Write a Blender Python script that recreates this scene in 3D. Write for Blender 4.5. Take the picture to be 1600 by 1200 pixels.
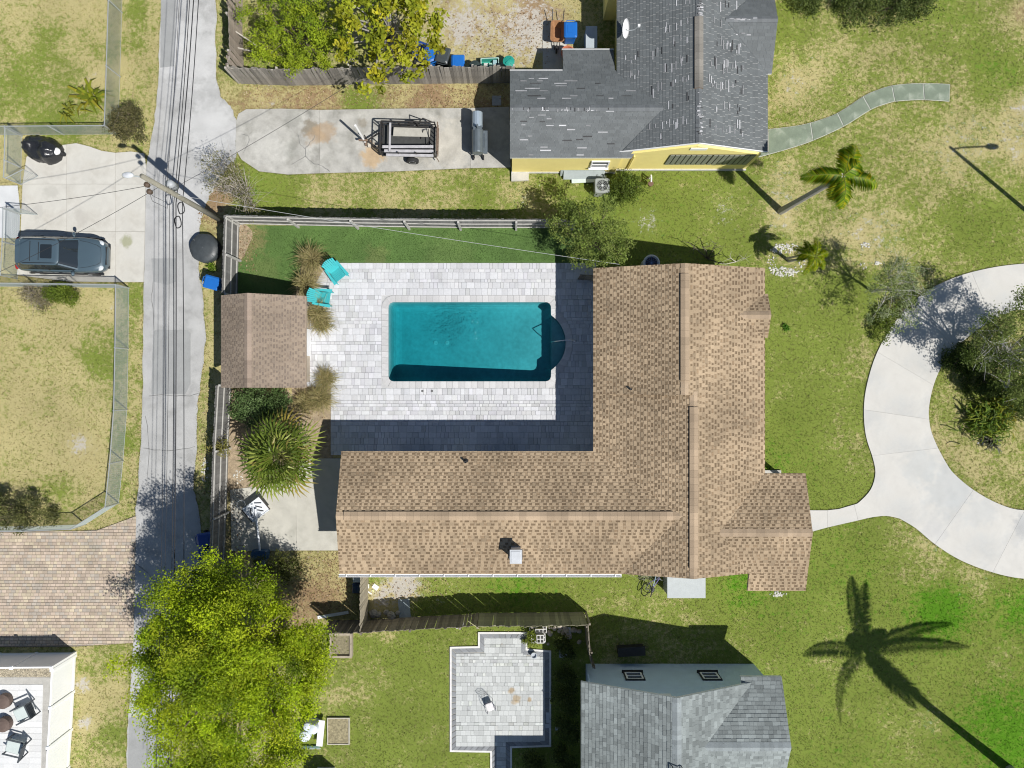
import bpy, math, random
import numpy as np
from mathutils import Vector, Matrix
random.seed(7); RNG = np.random.default_rng(11)
scene = bpy.context.scene
for o in list(bpy.data.objects): bpy.data.objects.remove(o)
COL = scene.collection
# ------------------------------------------------------------------ camera, sky, sun, exposure
H = 34.7; S = 32.0                      # camera height (m); photo pixels per metre on the ground
cam = bpy.data.cameras.new('Camera'); cam.sensor_width = 36.0; cam.lens = 36.0 * H / 50.0; cam.clip_end = 2000
camo = bpy.data.objects.new('Camera', cam); COL.objects.link(camo); camo.location = (0, 0, H); scene.camera = camo
AZ = math.radians(130); EL = math.radians(53)
world = bpy.data.worlds.new('World'); scene.world = world; world.use_nodes = True
wn = world.node_tree.nodes; wn.clear()
sky = wn.new('ShaderNodeTexSky'); sky.sky_type = 'NISHITA'; sky.sun_disc = False
sky.ozone_density = 1.0; sky.dust_density = 0.4; sky.sun_elevation = EL; sky.sun_rotation = AZ
bg = wn.new('ShaderNodeBackground'); bg.inputs[1].default_value = 0.066
wo = wn.new('ShaderNodeOutputWorld')
world.node_tree.links.new(sky.outputs[0], bg.inputs[0]); world.node_tree.links.new(bg.outputs[0], wo.inputs[0])
sl = bpy.data.lights.new('Sun', 'SUN'); sl.energy = 5.0; sl.angle = math.radians(0.53); sl.color = (1.0, 0.968, 0.92)
so = bpy.data.objects.new('Sun', sl); COL.objects.link(so)
SD = Vector((math.sin(AZ) * math.cos(EL), math.cos(AZ) * math.cos(EL), math.sin(EL)))
so.rotation_euler = (-SD).to_track_quat('-Z', 'Y').to_euler(); so.location = SD * 60
vs = scene.view_settings; vs.view_transform = 'Standard'; vs.look = 'None'; vs.exposure = 0.1; vs.gamma = 1.0; vs.use_curve_mapping = False
scene.cycles.filter_width = 1.1
scene.render.resolution_x = 1024; scene.render.resolution_y = 768

# ------------------------------------------------------------------ helpers
def G(px, py, z=0.0):
    k = (H - z) / H / S
    return Vector(((px - 800) * k, (600 - py) * k, z))
def g2(px, py): return ((px - 800) / S, (600 - py) / S)
def P2(pts): return [g2(*p) for p in pts]
def smooth(pts, n=6):
    out = []; L = len(pts)
    for i in range(L - 1):
        p0 = pts[max(i - 1, 0)]; p1 = pts[i]; p2 = pts[i + 1]; p3 = pts[min(i + 2, L - 1)]
        for k in range(n):
            t = k / n
            out.append(tuple(0.5 * (2 * b + (c - a) * t + (2 * a - 5 * b + 4 * c - d) * t * t + (3 * b - a - 3 * c + d) * t ** 3) for a, b, c, d in zip(p0, p1, p2, p3)))
    out.append(tuple(pts[-1])); return out
def inpoly(x, y, poly):
    x = np.asarray(x); y = np.asarray(y); r = np.zeros(x.shape, bool); n = len(poly)
    for i in range(n):
        x1, y1 = poly[i]; x2, y2 = poly[(i + 1) % n]
        if y1 == y2: continue
        c = ((y1 > y) != (y2 > y)) & (x < (x2 - x1) * (y - y1) / (y2 - y1) + x1)
        r ^= c
    return r
def clip(poly, a, b, c):                # keep a*x+b*y<=c
    out = []; n = len(poly)
    for i in range(n):
        p = poly[i]; q = poly[(i + 1) % n]; dp = a * p[0] + b * p[1] - c; dq = a * q[0] + b * q[1] - c
        if dp <= 0: out.append(p)
        if (dp < 0) != (dq < 0) and dp != dq:
            t = dp / (dp - dq); out.append(tuple(pp + (qq - pp) * t for pp, qq in zip(p, q)))
    return out
def area2(poly): return 0.5 * sum(p[0] * q[1] - q[0] * p[1] for p, q in zip(poly, poly[1:] + poly[:1]))
def clip_convex(poly, conv):
    if area2(conv) < 0: conv = conv[::-1]
    for p, q in zip(conv, conv[1:] + conv[:1]):
        a, b = (q[1] - p[1]), -(q[0] - p[0])
        poly = clip(poly, a, b, a * p[0] + b * p[1])
        if len(poly) < 3: return []
    return poly

def tag(o, label=None, cat=None, group=None, kind=None):
    if label: o['label'] = label
    if cat: o['category'] = cat
    if group: o['group'] = group
    if kind: o['kind'] = kind
    return o
def thing(name, label, cat, loc=(0, 0, 0), rz=0, group=None):
    o = bpy.data.objects.new(name, None); COL.objects.link(o); o.empty_display_size = 0.2
    o.location = loc; o.rotation_euler = (0, 0, rz); tag(o, label, cat, group); return o
def link(name, mesh, parent=None, loc=None, rz=0, world=False):
    o = bpy.data.objects.new(name, mesh); COL.objects.link(o)
    if parent is not None:
        o.parent = parent
        if world:
            p = parent; off = Vector((0, 0, 0))
            while p is not None: off -= Vector(p.location); p = p.parent
            o.location = off
    if loc is not None: o.location = loc
    if rz: o.rotation_euler = (0, 0, rz)
    return o
def copy_tree(o, parent=None):
    c = o.copy(); COL.objects.link(c); c.parent = parent
    for ch in [k for k in o.children]: copy_tree(ch, c)
    return c

class MB:
    def __init__(s): s.v = []; s.f = []; s.c = []; s.m = []; s.mi = 0
    def add(s, vs, fs, col=None):
        b = len(s.v); s.v.extend([tuple(v) for v in vs])
        for f in fs: s.f.append([b + i for i in f]); s.c.append(col); s.m.append(s.mi)
        return s
    def poly(s, pts, col=None): return s.add(pts, [list(range(len(pts)))], col)
    def prism(s, p2, z0, z1, col=None, bottom=True):
        if area2(p2) < 0: p2 = p2[::-1]
        n = len(p2)
        vs = [(x, y, z0) for x, y in p2] + [(x, y, z1) for x, y in p2]
        fs = [list(range(n, 2 * n))] + [[i, (i + 1) % n, n + (i + 1) % n, n + i] for i in range(n)]
        if bottom: fs.append(list(range(n - 1, -1, -1)))
        return s.add(vs, fs, col)
    def box(s, c, d, rz=0, col=None, M=None, tap=1.0):
        x, y, z = d[0] / 2, d[1] / 2, d[2] / 2
        vs = [Vector((sx * x * (tap if sz > 0 else 1), sy * y * (tap if sz > 0 else 1), sz * z)) for sz in (-1, 1) for sx, sy in ((-1, -1), (1, -1), (1, 1), (-1, 1))]
        R = M if M is not None else Matrix.Rotation(rz, 3, 'Z')
        vs = [R @ v + Vector(c) for v in vs]
        return s.add(vs, [[3, 2, 1, 0], [4, 5, 6, 7], [0, 1, 5, 4], [1, 2, 6, 5], [2, 3, 7, 6], [3, 0, 4, 7]], col)
    def bar(s, a, b, w, h=None, col=None):           # box beam from a to b
        a = Vector(a); b = Vector(b); d = b - a; L = d.length
        if L < 1e-6: return s
        h = h or w; z = d / L; up = Vector((0, 0, 1)) if abs(z.z) < 0.95 else Vector((0, 1, 0))
        x = up.cross(z).normalized(); y = z.cross(x)
        R = Matrix((x, y, z)).transposed()
        return s.box((a + b) / 2, (w, h, L), col=col, M=R)
    def tube(s, pts, rad, n=6, col=None, cap=True, closed=False):
        pts = [Vector(p) for p in pts]; L = len(pts)
        rr = rad if isinstance(rad, (list, tuple)) else [rad] * L
        rings = []; prev = None
        for i, p in enumerate(pts):
            if closed: t = pts[(i + 1) % L] - pts[i - 1]
            else: t = pts[min(i + 1, L - 1)] - pts[max(i - 1, 0)]
            t = t.normalized() if t.length > 1e-9 else Vector((0, 0, 1))
            if prev is None: prev = Vector((0, 0, 1)).cross(t) if abs(t.z) < .9 else Vector((1, 0, 0)).cross(t)
            x = (prev - t * prev.dot(t)); x = x.normalized() if x.length > 1e-6 else t.orthogonal().normalized()
            y = t.cross(x); prev = x
            rings.append([p + (x * math.cos(a) + y * math.sin(a)) * rr[i] for a in [2 * math.pi * k / n for k in range(n)]])
        vs = [v for r in rings for v in r]; fs = []
        for i in range(L if closed else L - 1):
            j = (i + 1) % L
            for k in range(n): fs.append([i * n + k, i * n + (k + 1) % n, j * n + (k + 1) % n, j * n + k])
        if cap and not closed: fs += [list(range(n - 1, -1, -1)), list(range((L - 1) * n, L * n))]
        return s.add(vs, fs, col)
    def lathe(s, prof, c=(0, 0, 0), n=20, col=None, M=None, sx=1, sy=1):
        vs = []; fs = []; L = len(prof)
        for r, z in prof:
            for k in range(n):
                a = 2 * math.pi * k / n; vs.append(Vector((r * math.cos(a) * sx, r * math.sin(a) * sy, z)))
        for i in range(L - 1):
            for k in range(n): fs.append([i * n + k, i * n + (k + 1) % n, (i + 1) * n + (k + 1) % n, (i + 1) * n + k])
        fs += [list(range(n - 1, -1, -1)), list(range((L - 1) * n, L * n))]
        if M is not None: vs = [M @ v for v in vs]
        return s.add([v + Vector(c) for v in vs], fs, col)
    def blob(s, c, r, n=10, m=7, col=None, jit=0.0):
        prof = [(max(math.sin(math.pi * i / m), 0.02), -math.cos(math.pi * i / m)) for i in range(m + 1)]
        b = len(s.v); s.lathe(prof, n=n, col=col)
        for i in range(b, len(s.v)):
            v = s.v[i]; k = 1 + random.uniform(-jit, jit)
            s.v[i] = (c[0] + v[0] * r[0] * k, c[1] + v[1] * r[1] * k, c[2] + v[2] * r[2] * k)
        return s
    def loft(s, rings, closed_ring=True, caps=True, col=None):
        n = len(rings[0]); vs = [v for r in rings for v in r]; fs = []
        for i in range(len(rings) - 1):
            for k in range(n if closed_ring else n - 1): fs.append([i * n + k, i * n + (k + 1) % n, (i + 1) * n + (k + 1) % n, (i + 1) * n + k])
        if caps: fs += [list(range(n - 1, -1, -1)), list(range((len(rings) - 1) * n, len(rings) * n))]
        return s.add(vs, fs, col)
    def xform(s, M): s.v = [tuple(M @ Vector(v)) for v in s.v]; return s
    def mesh(s, name, mat, smooth=False, bevel=0):
        used = sorted({i for f in s.f for i in f})
        if len(used) < len(s.v):
            mp = {o: n for n, o in enumerate(used)}; s.v = [s.v[i] for i in used]; s.f = [[mp[i] for i in f] for f in s.f]
        me = bpy.data.meshes.new(name); me.from_pydata(s.v, [], s.f)
        for m in (mat if isinstance(mat, (list, tuple)) else [mat]): me.materials.append(m)
        if any(s.m): me.polygons.foreach_set('material_index', s.m)
        if any(c is not None for c in s.c):
            a = me.color_attributes.new('Col', 'FLOAT_COLOR', 'CORNER'); arr = []
            for f, c in zip(s.f, s.c): arr.extend((list((c or (1, 1, 1))[:3]) + [1.0]) * len(f))
            a.data.foreach_set('color', arr)
        if smooth: me.polygons.foreach_set('use_smooth', [True] * len(me.polygons))
        me.update(); return me
    def build(s, name, mat, parent=None, world=False, loc=None, rz=0, smooth=False):
        return link(name, s.mesh(name, mat, smooth), parent, loc, rz, world)

def np_mesh(name, V, F, mat, col=None):             # F: (n,k) int, col: (n,3) per face
    me = bpy.data.meshes.new(name); n, k = F.shape
    me.vertices.add(len(V)); me.vertices.foreach_set('co', V.astype(np.float32).ravel())
    me.loops.add(n * k); me.loops.foreach_set('vertex_index', F.astype(np.int32).ravel())
    me.polygons.add(n); me.polygons.foreach_set('loop_start', np.arange(0, n * k, k, dtype=np.int32)); 
    me.materials.append(mat)
    if col is not None:
        a = me.color_attributes.new('Col', 'FLOAT_COLOR', 'CORNER')
        c4 = np.ones((n, k, 4), np.float32); c4[:, :, :3] = col[:, None, :]
        a.data.foreach_set('color', c4.ravel())
    me.update(calc_edges=True); return me

# ------------------------------------------------------------------ materials
def _nt(name):
    m = bpy.data.materials.new(name); m.use_nodes = True; nt = m.node_tree; nt.nodes.clear()
    return m, nt, nt.nodes, nt.links
def noise(N, L, scale, detail=3, rough=.55, vec=None, coord='Object', dist=0):
    n = N.new('ShaderNodeTexNoise'); n.inputs['Scale'].default_value = scale; n.inputs['Detail'].default_value = detail
    n.inputs['Roughness'].default_value = rough; n.inputs['Distortion'].default_value = dist
    if vec is None: vec = N.new('ShaderNodeTexCoord').outputs[coord]
    L.new(vec, n.inputs['Vector']); return n.outputs['Fac']
def maprange(N, L, src, a, b, c, d, smoothst=False):
    m = N.new('ShaderNodeMapRange'); m.inputs[1].default_value = a; m.inputs[2].default_value = b; m.inputs[3].default_value = c; m.inputs[4].default_value = d
    if smoothst: m.interpolation_type = 'SMOOTHSTEP'
    L.new(src, m.inputs[0]); return m.outputs[0]
def math_(N, L, op, a, b):
    m = N.new('ShaderNodeMath'); m.operation = op
    for i, x in enumerate((a, b)):
        if isinstance(x, (int, float)): m.inputs[i].default_value = x
        else: L.new(x, m.inputs[i])
    return m.outputs[0]
def mixc(N, L, fac, a, b, mode='MIX'):
    m = N.new('ShaderNodeMix'); m.data_type = 'RGBA'; m.blend_type = mode
    for i, x in ((0, fac), (6, a), (7, b)):
        if isinstance(x, (int, float)): m.inputs[i].default_value = x
        elif isinstance(x, tuple): m.inputs[i].default_value = (*x[:3], 1)
        else: L.new(x, m.inputs[i])
    return m.outputs[2]
def scalec(N, L, col, fac):
    v = N.new('ShaderNodeVectorMath'); v.operation = 'SCALE'
    if isinstance(col, tuple): v.inputs[0].default_value = col[:3]
    else: L.new(col, v.inputs[0])
    if isinstance(fac, (int, float)): v.inputs['Scale'].default_value = fac
    else: L.new(fac, v.inputs['Scale'])
    return v.outputs[0]
MATS = {}
def mat(name, col, rough=.75, var=.12, scale=6, var2=.1, scale2=60, bump=0.0, bscale=60, metal=0, attr=False, rnd=0, stain=None, sscale=1.2, sth=(.5, .7), spec=.5, alpha=None, emit=None, coat=0, spots=None):
    if name in MATS: return MATS[name]
    m, nt, N, L = _nt(name)
    b = N.new('ShaderNodeBsdfPrincipled'); o = N.new('ShaderNodeOutputMaterial'); L.new(b.outputs[0], o.inputs[0])
    c = col
    if attr:
        a = N.new('ShaderNodeAttribute'); a.attribute_name = 'Col'; c = mixc(N, L, 1.0, (*col, 1), a.outputs['Color'], 'MULTIPLY')
    if stain:
        f = maprange(N, L, noise(N, L, sscale, 5, .6), sth[0], sth[1], 0, 1, True); c = mixc(N, L, f, c if not isinstance(c, tuple) else (*c[:3], 1), (*stain, 1))
    if spots:                                            # worn-in stains at fixed places (world position), with ragged soft edges
        ps = N.new('ShaderNodeNewGeometry').outputs['Position']; nn = noise(N, L, 2.2, 5, .65, ps)
        for (sx, sy, sr, sc, sa) in spots:
            d = N.new('ShaderNodeVectorMath'); d.operation = 'DISTANCE'; L.new(ps, d.inputs[0]); d.inputs[1].default_value = (*g2(sx, sy), .04)
            e = math_(N, L, 'ADD', math_(N, L, 'DIVIDE', d.outputs['Value'], sr / S), math_(N, L, 'MULTIPLY', math_(N, L, 'SUBTRACT', nn, .5), 2.4))
            c = mixc(N, L, maprange(N, L, e, .55, 1.25, sa, 0, True), c if not isinstance(c, tuple) else (*c[:3], 1), (*sc, 1))
    if var: c = scalec(N, L, c, maprange(N, L, noise(N, L, scale, 4), .3, .7, 1 - var, 1 + var))
    if var2: c = scalec(N, L, c, maprange(N, L, noise(N, L, scale2, 2), .3, .7, 1 - var2, 1 + var2))
    if rnd:
        i = N.new('ShaderNodeObjectInfo'); c = scalec(N, L, c, maprange(N, L, i.outputs['Random'], 0, 1, 1 - rnd, 1 + rnd))
    if isinstance(c, tuple): b.inputs['Base Color'].default_value = (*c[:3], 1)
    else: L.new(c, b.inputs['Base Color'])
    b.inputs['Roughness'].default_value = rough; b.inputs['Metallic'].default_value = metal; b.inputs['Specular IOR Level'].default_value = spec
    b.inputs['Coat Weight'].default_value = coat
    if bump:
        bn = N.new('ShaderNodeBump'); bn.inputs['Strength'].default_value = bump; bn.inputs['Distance'].default_value = .02
        L.new(noise(N, L, bscale, 4), bn.inputs['Height']); L.new(bn.outputs[0], b.inputs['Normal'])
    MATS[name] = m; return m
def leafmat(name, tint=(1, 1, 1), trans=.3, rough=.55):
    if name in MATS: return MATS[name]
    m, nt, N, L = _nt(name)
    a = N.new('ShaderNodeAttribute'); a.attribute_name = 'Col'
    c = mixc(N, L, 1.0, a.outputs['Color'], (*tint, 1), 'MULTIPLY')
    b = N.new('ShaderNodeBsdfPrincipled'); b.inputs['Roughness'].default_value = rough; b.inputs['Specular IOR Level'].default_value = .18
    t = N.new('ShaderNodeBsdfTranslucent'); x = N.new('ShaderNodeMixShader'); x.inputs[0].default_value = trans
    L.new(c, b.inputs['Base Color']); L.new(c, t.inputs[0]); L.new(b.outputs[0], x.inputs[1]); L.new(t.outputs[0], x.inputs[2])
    o = N.new('ShaderNodeOutputMaterial'); L.new(x.outputs[0], o.inputs[0]); MATS[name] = m; return m
# ------------------------------------------------------------------ ground sheet with lawn zones
GX0, GX1, GY0, GY1, GD = -29.0, 29.0, -22.0, 22.0, .25
POOLBOX = (-6.25, 2.75, -0.25, 4.25)
# (px, py, rx, ry, green, sand, lush, litter)
BASE = [((-400, -400), (175, 200), .47, .12, .05, .05)]
RECTS = [  # x0,y0,x1,y1, green,sand,lush,litter,  soft
    (-400, -400, 172, 198, .45, .10, .10, .05), (172, -400, 250, 260, .42, .12, .05, .12), (-400, 198, 60, 440, .30, .2, 0, .3),
    (-400, 440, 182, 830, .36, .12, .05, .06), (182, 440, 228, 820, .45, .12, .05, .2), (-400, 1000, 210, 1700, .45, .16, .05, .1),
    (340, -400, 900, 135, .40, .38, .05, .35), (340, 128, 800, 172, .42, .15, .0, .55), (340, 240, 900, 350, .55, .14, .05, .08),
    (800, 240, 1200, 420, .70, .10, .12, .05), (1190, -400, 2200, 160, .55, .12, .10, .05), (1190, 160, 2200, 430, .56, .2, .05, .03),
    (1190, 430, 1380, 800, .74, .08, .10, .03), (1190, 780, 2200, 1700, .78, .06, .20, .03), (1100, 890, 1280, 1080, .80, .05, .2, .03),
    (560, 895, 1110, 990, .72, .14, .16, .05), (440, 855, 566, 985, .40, .12, .0, .55), (500, 975, 930, 1700, .72, .07, .06, .03),
    (930, 960, 1200, 1060, .55, .05, .1, .05), (1380, 430, 2200, 920, .50, .08, .05, .14), (305, 250, 345, 900, .45, .15, .05, .3), (340, 350, 520, 900, .2, .5, 0, .5)]
SPOTS = [  # px,py,r, dgreen,dsand,dlush,dlitter
    (30, 130, 60, .18, 0, .1, 0), (90, 60, 60, .12, 0, .05, 0), (20, 20, 50, -.1, 0, 0, 0), (130, 20, 50, -.2, .1, 0, 0), (150, 120, 25, -.2, .4, 0, 0), (100, 185, 60, .2, 0, .1, 0),
    (215, 15, 20, .3, 0, .1, 0), (205, 65, 20, .2, 0, .1, 0), (190, 110, 20, -.2, .2, 0, .1), (180, 60, 12, 0, .5, 0, 0),
    (160, 560, 40, .35, 0, .1, 0), (125, 695, 25, -.3, .7, 0, .2), (30, 660, 50, -.1, 0, 0, 0), (60, 500, 30, 0, .2, 0, .3), (180, 480, 18, -.1, .5, 0, .1), (140, 740, 50, -.1, 0, 0, .3), (100, 770, 40, .2, 0, 0, .1), (175, 770, 30, .15, .1, 0, .1),
    (200, 690, 20, .3, 0, .1, 0), (210, 460, 20, .3, 0, .1, 0),
    (770, 25, 90, -.15, .18, 0, .15), (720, 40, 40, 0, .4, 0, .2), (820, 60, 40, -.2, .35, 0, .1), (430, 80, 90, .3, -.3, .15, 0), (840, 30, 40, -.2, .2, 0, .5), (860, 60, 20, -.3, .8, 0, 0),
    (420, 150, 40, -.2, .4, 0, .0), (570, 160, 30, .2, -.1, 0, -.2), (560, 158, 25, .25, 0, 0, -.3), (490, 160, 40, 0, 0, 0, .2), (680, 150, 40, 0, 0, 0, .2),
    (430, 300, 60, .2, 0, .12, 0), (500, 310, 40, -.15, .1, 0, 0), (640, 320, 60, -.1, .15, 0, 0), (760, 310, 40, .15, 0, .1, 0), (820, 310, 30, -.2, .4, 0, .1), (395, 300, 50, .2, 0, .15, 0),
    (350, 300, 30, -.1, 0, 0, .6), (335, 330, 30, -.1, 0, 0, .4), (985, 320, 40, .05, 0, 0, .2), (1010, 345, 30, -.2, .5, 0, .2), (1130, 325, 30, -.1, .4, 0, 0), (1040, 340, 60, .15, 0, .1, 0), (960, 330, 80, .15, 0, .1, 0), (1220, 345, 30, -.2, .35, 0, 0), (1130, 400, 60, .1, .2, 0, 0), (1215, 285, 40, -.1, .3, 0, 0),
    (1240, 130, 35, -.2, .4, 0, 0), (1230, 40, 40, .25, 0, .05, 0), (1290, 90, 50, -.05, .2, 0, 0), (1560, 110, 50, .25, 0, .25, 0), (1480, 30, 60, .2, 0, .15, 0), (1595, 170, 26, -.3, .45, 0, 0), (1590, 230, 32, -.2, .35, 0, 0), (1600, 20, 40, -.2, .2, 0, .5), (1480, 245, 60, -.1, .22, 0, 0), (1530, 210, 60, -.1, .18, 0, 0), (1320, 360, 60, -.1, .15, 0, 0), (1550, 360, 70, .2, -.1, .2, 0), (1490, 360, 50, .1, 0, .05, 0), (1380, 370, 50, -.1, .3, 0, 0),
    (1220, 500, 40, .05, .2, 0, 0), (1215, 610, 20, -.1, .3, 0, 0), (1260, 740, 60, .15, 0, .15, 0), (1320, 700, 50, -.15, 0, 0, .2), (1345, 560, 40, -.15, .1, 0, .1), (1240, 660, 50, .15, 0, .1, 0), (1200, 720, 40, .2, 0, .25, 0),
    (1340, 890, 90, .1, 0, .12, 0), (1470, 955, 55, .3, 0, .5, 0), (1600, 950, 60, .2, 0, .35, 0), (1570, 1110, 70, .15, 0, .3, 0), (1590, 1180, 60, .2, 0, .35, 0), (1440, 840, 50, -.2, .3, 0, .1), (1520, 915, 60, -.15, .25, 0, .05), (1290, 1010, 60, -.1, .15, 0, 0), (1400, 1150, 70, -.12, .18, 0, 0), (1560, 1040, 50, -.15, .05, 0, .05), (1200, 950, 80, .1, 0, .12, 0), (1160, 910, 40, .15, 0, .25, 0), (1500, 1150, 60, .12, 0, .15, 0), (1460, 1130, 25, -.2, .3, 0, 0), (1330, 1180, 60, .1, 0, .1, 0),
    (630, 912, 34, -.4, .9, 0, 0), (590, 930, 20, -.3, .5, 0, .1), (700, 925, 40, .0, .25, 0, .1), (830, 915, 60, .15, 0, .2, 0), (790, 912, 40, .1, 0, .15, 0), (1010, 940, 50, -.05, .1, 0, .1), (600, 960, 40, -.4, .2, 0, .2),
    (480, 870, 60, .15, 0, 0, -.1), (490, 930, 50, 0, 0, 0, .2), (650, 1010, 60, .1, 0, .06, 0), (560, 1070, 60, -.12, .08, 0, 0), (620, 1130, 60, .1, 0, .06, 0), (520, 1090, 25, -.2, .2, 0, .3),
    (1500, 700, 40, -.1, 0, 0, .2), (1480, 600, 60, .1, 0, 0, .2), (1560, 780, 40, -.1, .2, 0, .05), (130, 1070, 16, -.3, .8, 0, 0), (134, 1130, 14, -.3, .8, 0, 0), (180, 1150, 30, .25, 0, .1, 0), (150, 1100, 30, -.2, 0, 0, .2), (160, 1040, 30, .1, 0, 0, .1)]
def zones(px, py):
    px = np.asarray(px, float); py = np.asarray(py, float)
    W = np.full(px.shape, .02); Z = np.zeros(px.shape + (4,)); Z += W[..., None] * np.array([.5, .12, .08, .06])
    for x0, y0, x1, y1, *z in RECTS:
        s = 7.0
        w = 1 / (1 + np.exp(-np.clip((px - x0) / s, -30, 30))) / (1 + np.exp(-np.clip((x1 - px) / s, -30, 30))) / (1 + np.exp(-np.clip((py - y0) / s, -30, 30))) / (1 + np.exp(-np.clip((y1 - py) / s, -30, 30)))
        W = W + w; Z = Z + w[..., None] * np.array(z)
    Z = Z / W[..., None]
    for x, y, r, *d in SPOTS:
        w = np.exp(-((px - x) ** 2 + (py - y) ** 2) / (r * r) * 1.2)
        Z = Z + w[..., None] * np.array(d)
    return np.clip(Z, 0, 1)
xs = np.arange(GX0, GX1 + 1e-6, GD); ys = np.arange(GY0, GY1 + 1e-6, GD)
gx, gy = np.meshgrid(xs, ys); nx, ny = len(xs), len(ys)
V = np.stack([gx.ravel(), gy.ravel(), np.zeros(gx.size)], 1)
ii, jj = np.meshgrid(np.arange(nx - 1), np.arange(ny - 1)); a = (jj * nx + ii).ravel()
cx = xs[:-1][ii.ravel()] + GD / 2; cy = ys[:-1][jj.ravel()] + GD / 2
keep = ~((cx > POOLBOX[0]) & (cx < POOLBOX[1]) & (cy > POOLBOX[2]) & (cy < POOLBOX[3]))
F = np.stack([a, a + 1, a + nx + 1, a + nx], 1)[keep]
B = 400.0; b0 = len(V)                                # the outer sheet, reaching the horizon
V = np.vstack([V, [(-B, -B, 0), (B, -B, 0), (B, B, 0), (-B, B, 0)]])
c4 = [0, nx - 1, nx * ny - 1, nx * (ny - 1)]
F = np.vstack([F, [[b0, b0 + 1, c4[1], c4[0]], [b0 + 1, b0 + 2, c4[2], c4[1]], [b0 + 2, b0 + 3, c4[3], c4[2]], [b0 + 3, b0, c4[0], c4[3]]]])
zz = zones(V[:, 0] * S + 800, 600 - V[:, 1] * S)
def ground_mat():
    m, nt, N, L = _nt('lawn_ground')
    at = N.new('ShaderNodeAttribute'); at.attribute_name = 'zone'
    sp = N.new('ShaderNodeSeparateColor'); L.new(at.outputs['Color'], sp.inputs[0])
    co = N.new('ShaderNodeTexCoord').outputs['Object']
    def ns(s, d=4, r=.6): return noise(N, L, s, d, r, co)
    na = ns(.9, 6, .68); nb = ns(5, 5, .7); nc = ns(26, 4, .7); nd = ns(2.1, 6, .65); ne = ns(90, 3, .7)
    def thr(src, amt, lo, hi, extra):
        v = math_(N, L, 'ADD', src, math_(N, L, 'MULTIPLY', math_(N, L, 'SUBTRACT', extra, .5), amt)); return maprange(N, L, v, lo, hi, 0, 1, True)
    def add2(a, wa, b, wb, c=None, wc=0):
        v = math_(N, L, 'ADD', math_(N, L, 'MULTIPLY', math_(N, L, 'SUBTRACT', a, .5), wa), math_(N, L, 'MULTIPLY', math_(N, L, 'SUBTRACT', b, .5), wb))
        if c is not None: v = math_(N, L, 'ADD', v, math_(N, L, 'MULTIPLY', math_(N, L, 'SUBTRACT', c, .5), wc))
        return math_(N, L, 'ADD', v, .5)
    gf = thr(sp.outputs[0], 1.0, .34, .66, add2(na, 1.0, nb, 1.3, nc, 1.1))
    sf = thr(sp.outputs[1], 1.0, .55, .88, add2(nd, 1.3, nb, 1.7, nc, 1.0))
    lf = thr(sp.outputs[2], 1.0, .30, .62, add2(nd, 1.0, nb, 1.1, nc, .6))
    tf = thr(at.outputs['Alpha'], 1.0, .42, .72, add2(na, .9, nb, .9, nc, .8))
    c = mixc(N, L, gf, (.43, .375, .18, 1), (.178, .226, .042, 1))
    c = mixc(N, L, lf, c, (.085, .21, .012, 1))
    c = mixc(N, L, tf, c, (.29, .20, .115, 1))
    c = mixc(N, L, sf, c, (.47, .44, .385, 1))
    c = scalec(N, L, c, maprange(N, L, ns(42, 5, .85), .30, .70, .52, 1.5))
    c = scalec(N, L, c, maprange(N, L, ne, .3, .7, .72, 1.25))
    c = scalec(N, L, c, maprange(N, L, ns(.35, 3), .3, .7, .9, 1.1))
    b = N.new('ShaderNodeBsdfPrincipled'); b.inputs['Roughness'].default_value = .95; b.inputs['Specular IOR Level'].default_value = .1
    L.new(c, b.inputs['Base Color'])
    bp = N.new('ShaderNodeBump'); bp.inputs['Strength'].default_value = .9; bp.inputs['Distance'].default_value = .03
    L.new(ns(34, 5, .75), bp.inputs['Height']); L.new(bp.outputs[0], b.inputs['Normal'])
    o = N.new('ShaderNodeOutputMaterial'); L.new(b.outputs[0], o.inputs[0]); return m
gm = np_mesh('ground', V, F, ground_mat())
za = gm.color_attributes.new('zone', 'FLOAT_COLOR', 'POINT'); za.data.foreach_set('color', zz.astype(np.float32).ravel())
ground = link('ground', gm); tag(ground, 'patchy dry and green Florida lawn ground', None, None, 'structure')

# ------------------------------------------------------------------ hard surfaces
HARD = []                                               # polygons (metres) where no grass grows
def surf(name, polys, z, material, label=None, base=-.06, hard=True):
    mb = MB()
    for p in polys: mb.prism(p, base, z, bottom=False); HARD.append(p) if hard else None
    o = mb.build(name, material); tag(o, label, None, None, 'structure'); return o
def slabs(name, polys, z, material, basemat, label=None, gap=.012, part='panel'):
    """a concrete surface: a base sheet in the joints and one object per poured panel"""
    mb = MB()
    for p in polys: mb.prism(p, -.06, z - .018, bottom=False); HARD.append(p)
    o = mb.build(name, basemat); tag(o, label, None, None, 'structure')
    for p in polys:
        cxx = sum(q[0] for q in p) / len(p); cyy = sum(q[1] for q in p) / len(p)
        q = inset(p, gap / 2); pm = MB().prism([(x - cxx, y - cyy) for x, y in q], 0, .02, bottom=False)
        pm.build(part, material, o, loc=(cxx, cyy, z - .02))
    return o
def inset(p, d):
    if area2(p) < 0: p = p[::-1]
    n = len(p); out = []
    for i in range(n):
        a = Vector(p[i - 1]); b = Vector(p[i]); c = Vector(p[(i + 1) % n])
        e1 = (b - a); e2 = (c - b)
        if e1.length < 1e-9 or e2.length < 1e-9: out.append(tuple(b)); continue
        n1 = Vector((-e1.y, e1.x)).normalized(); n2 = Vector((-e2.y, e2.x)).normalized()
        m = n1 + n2; m = m / max(m.length_squared / 2, .35)
        out.append(tuple(b + m * d))
    return out
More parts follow.
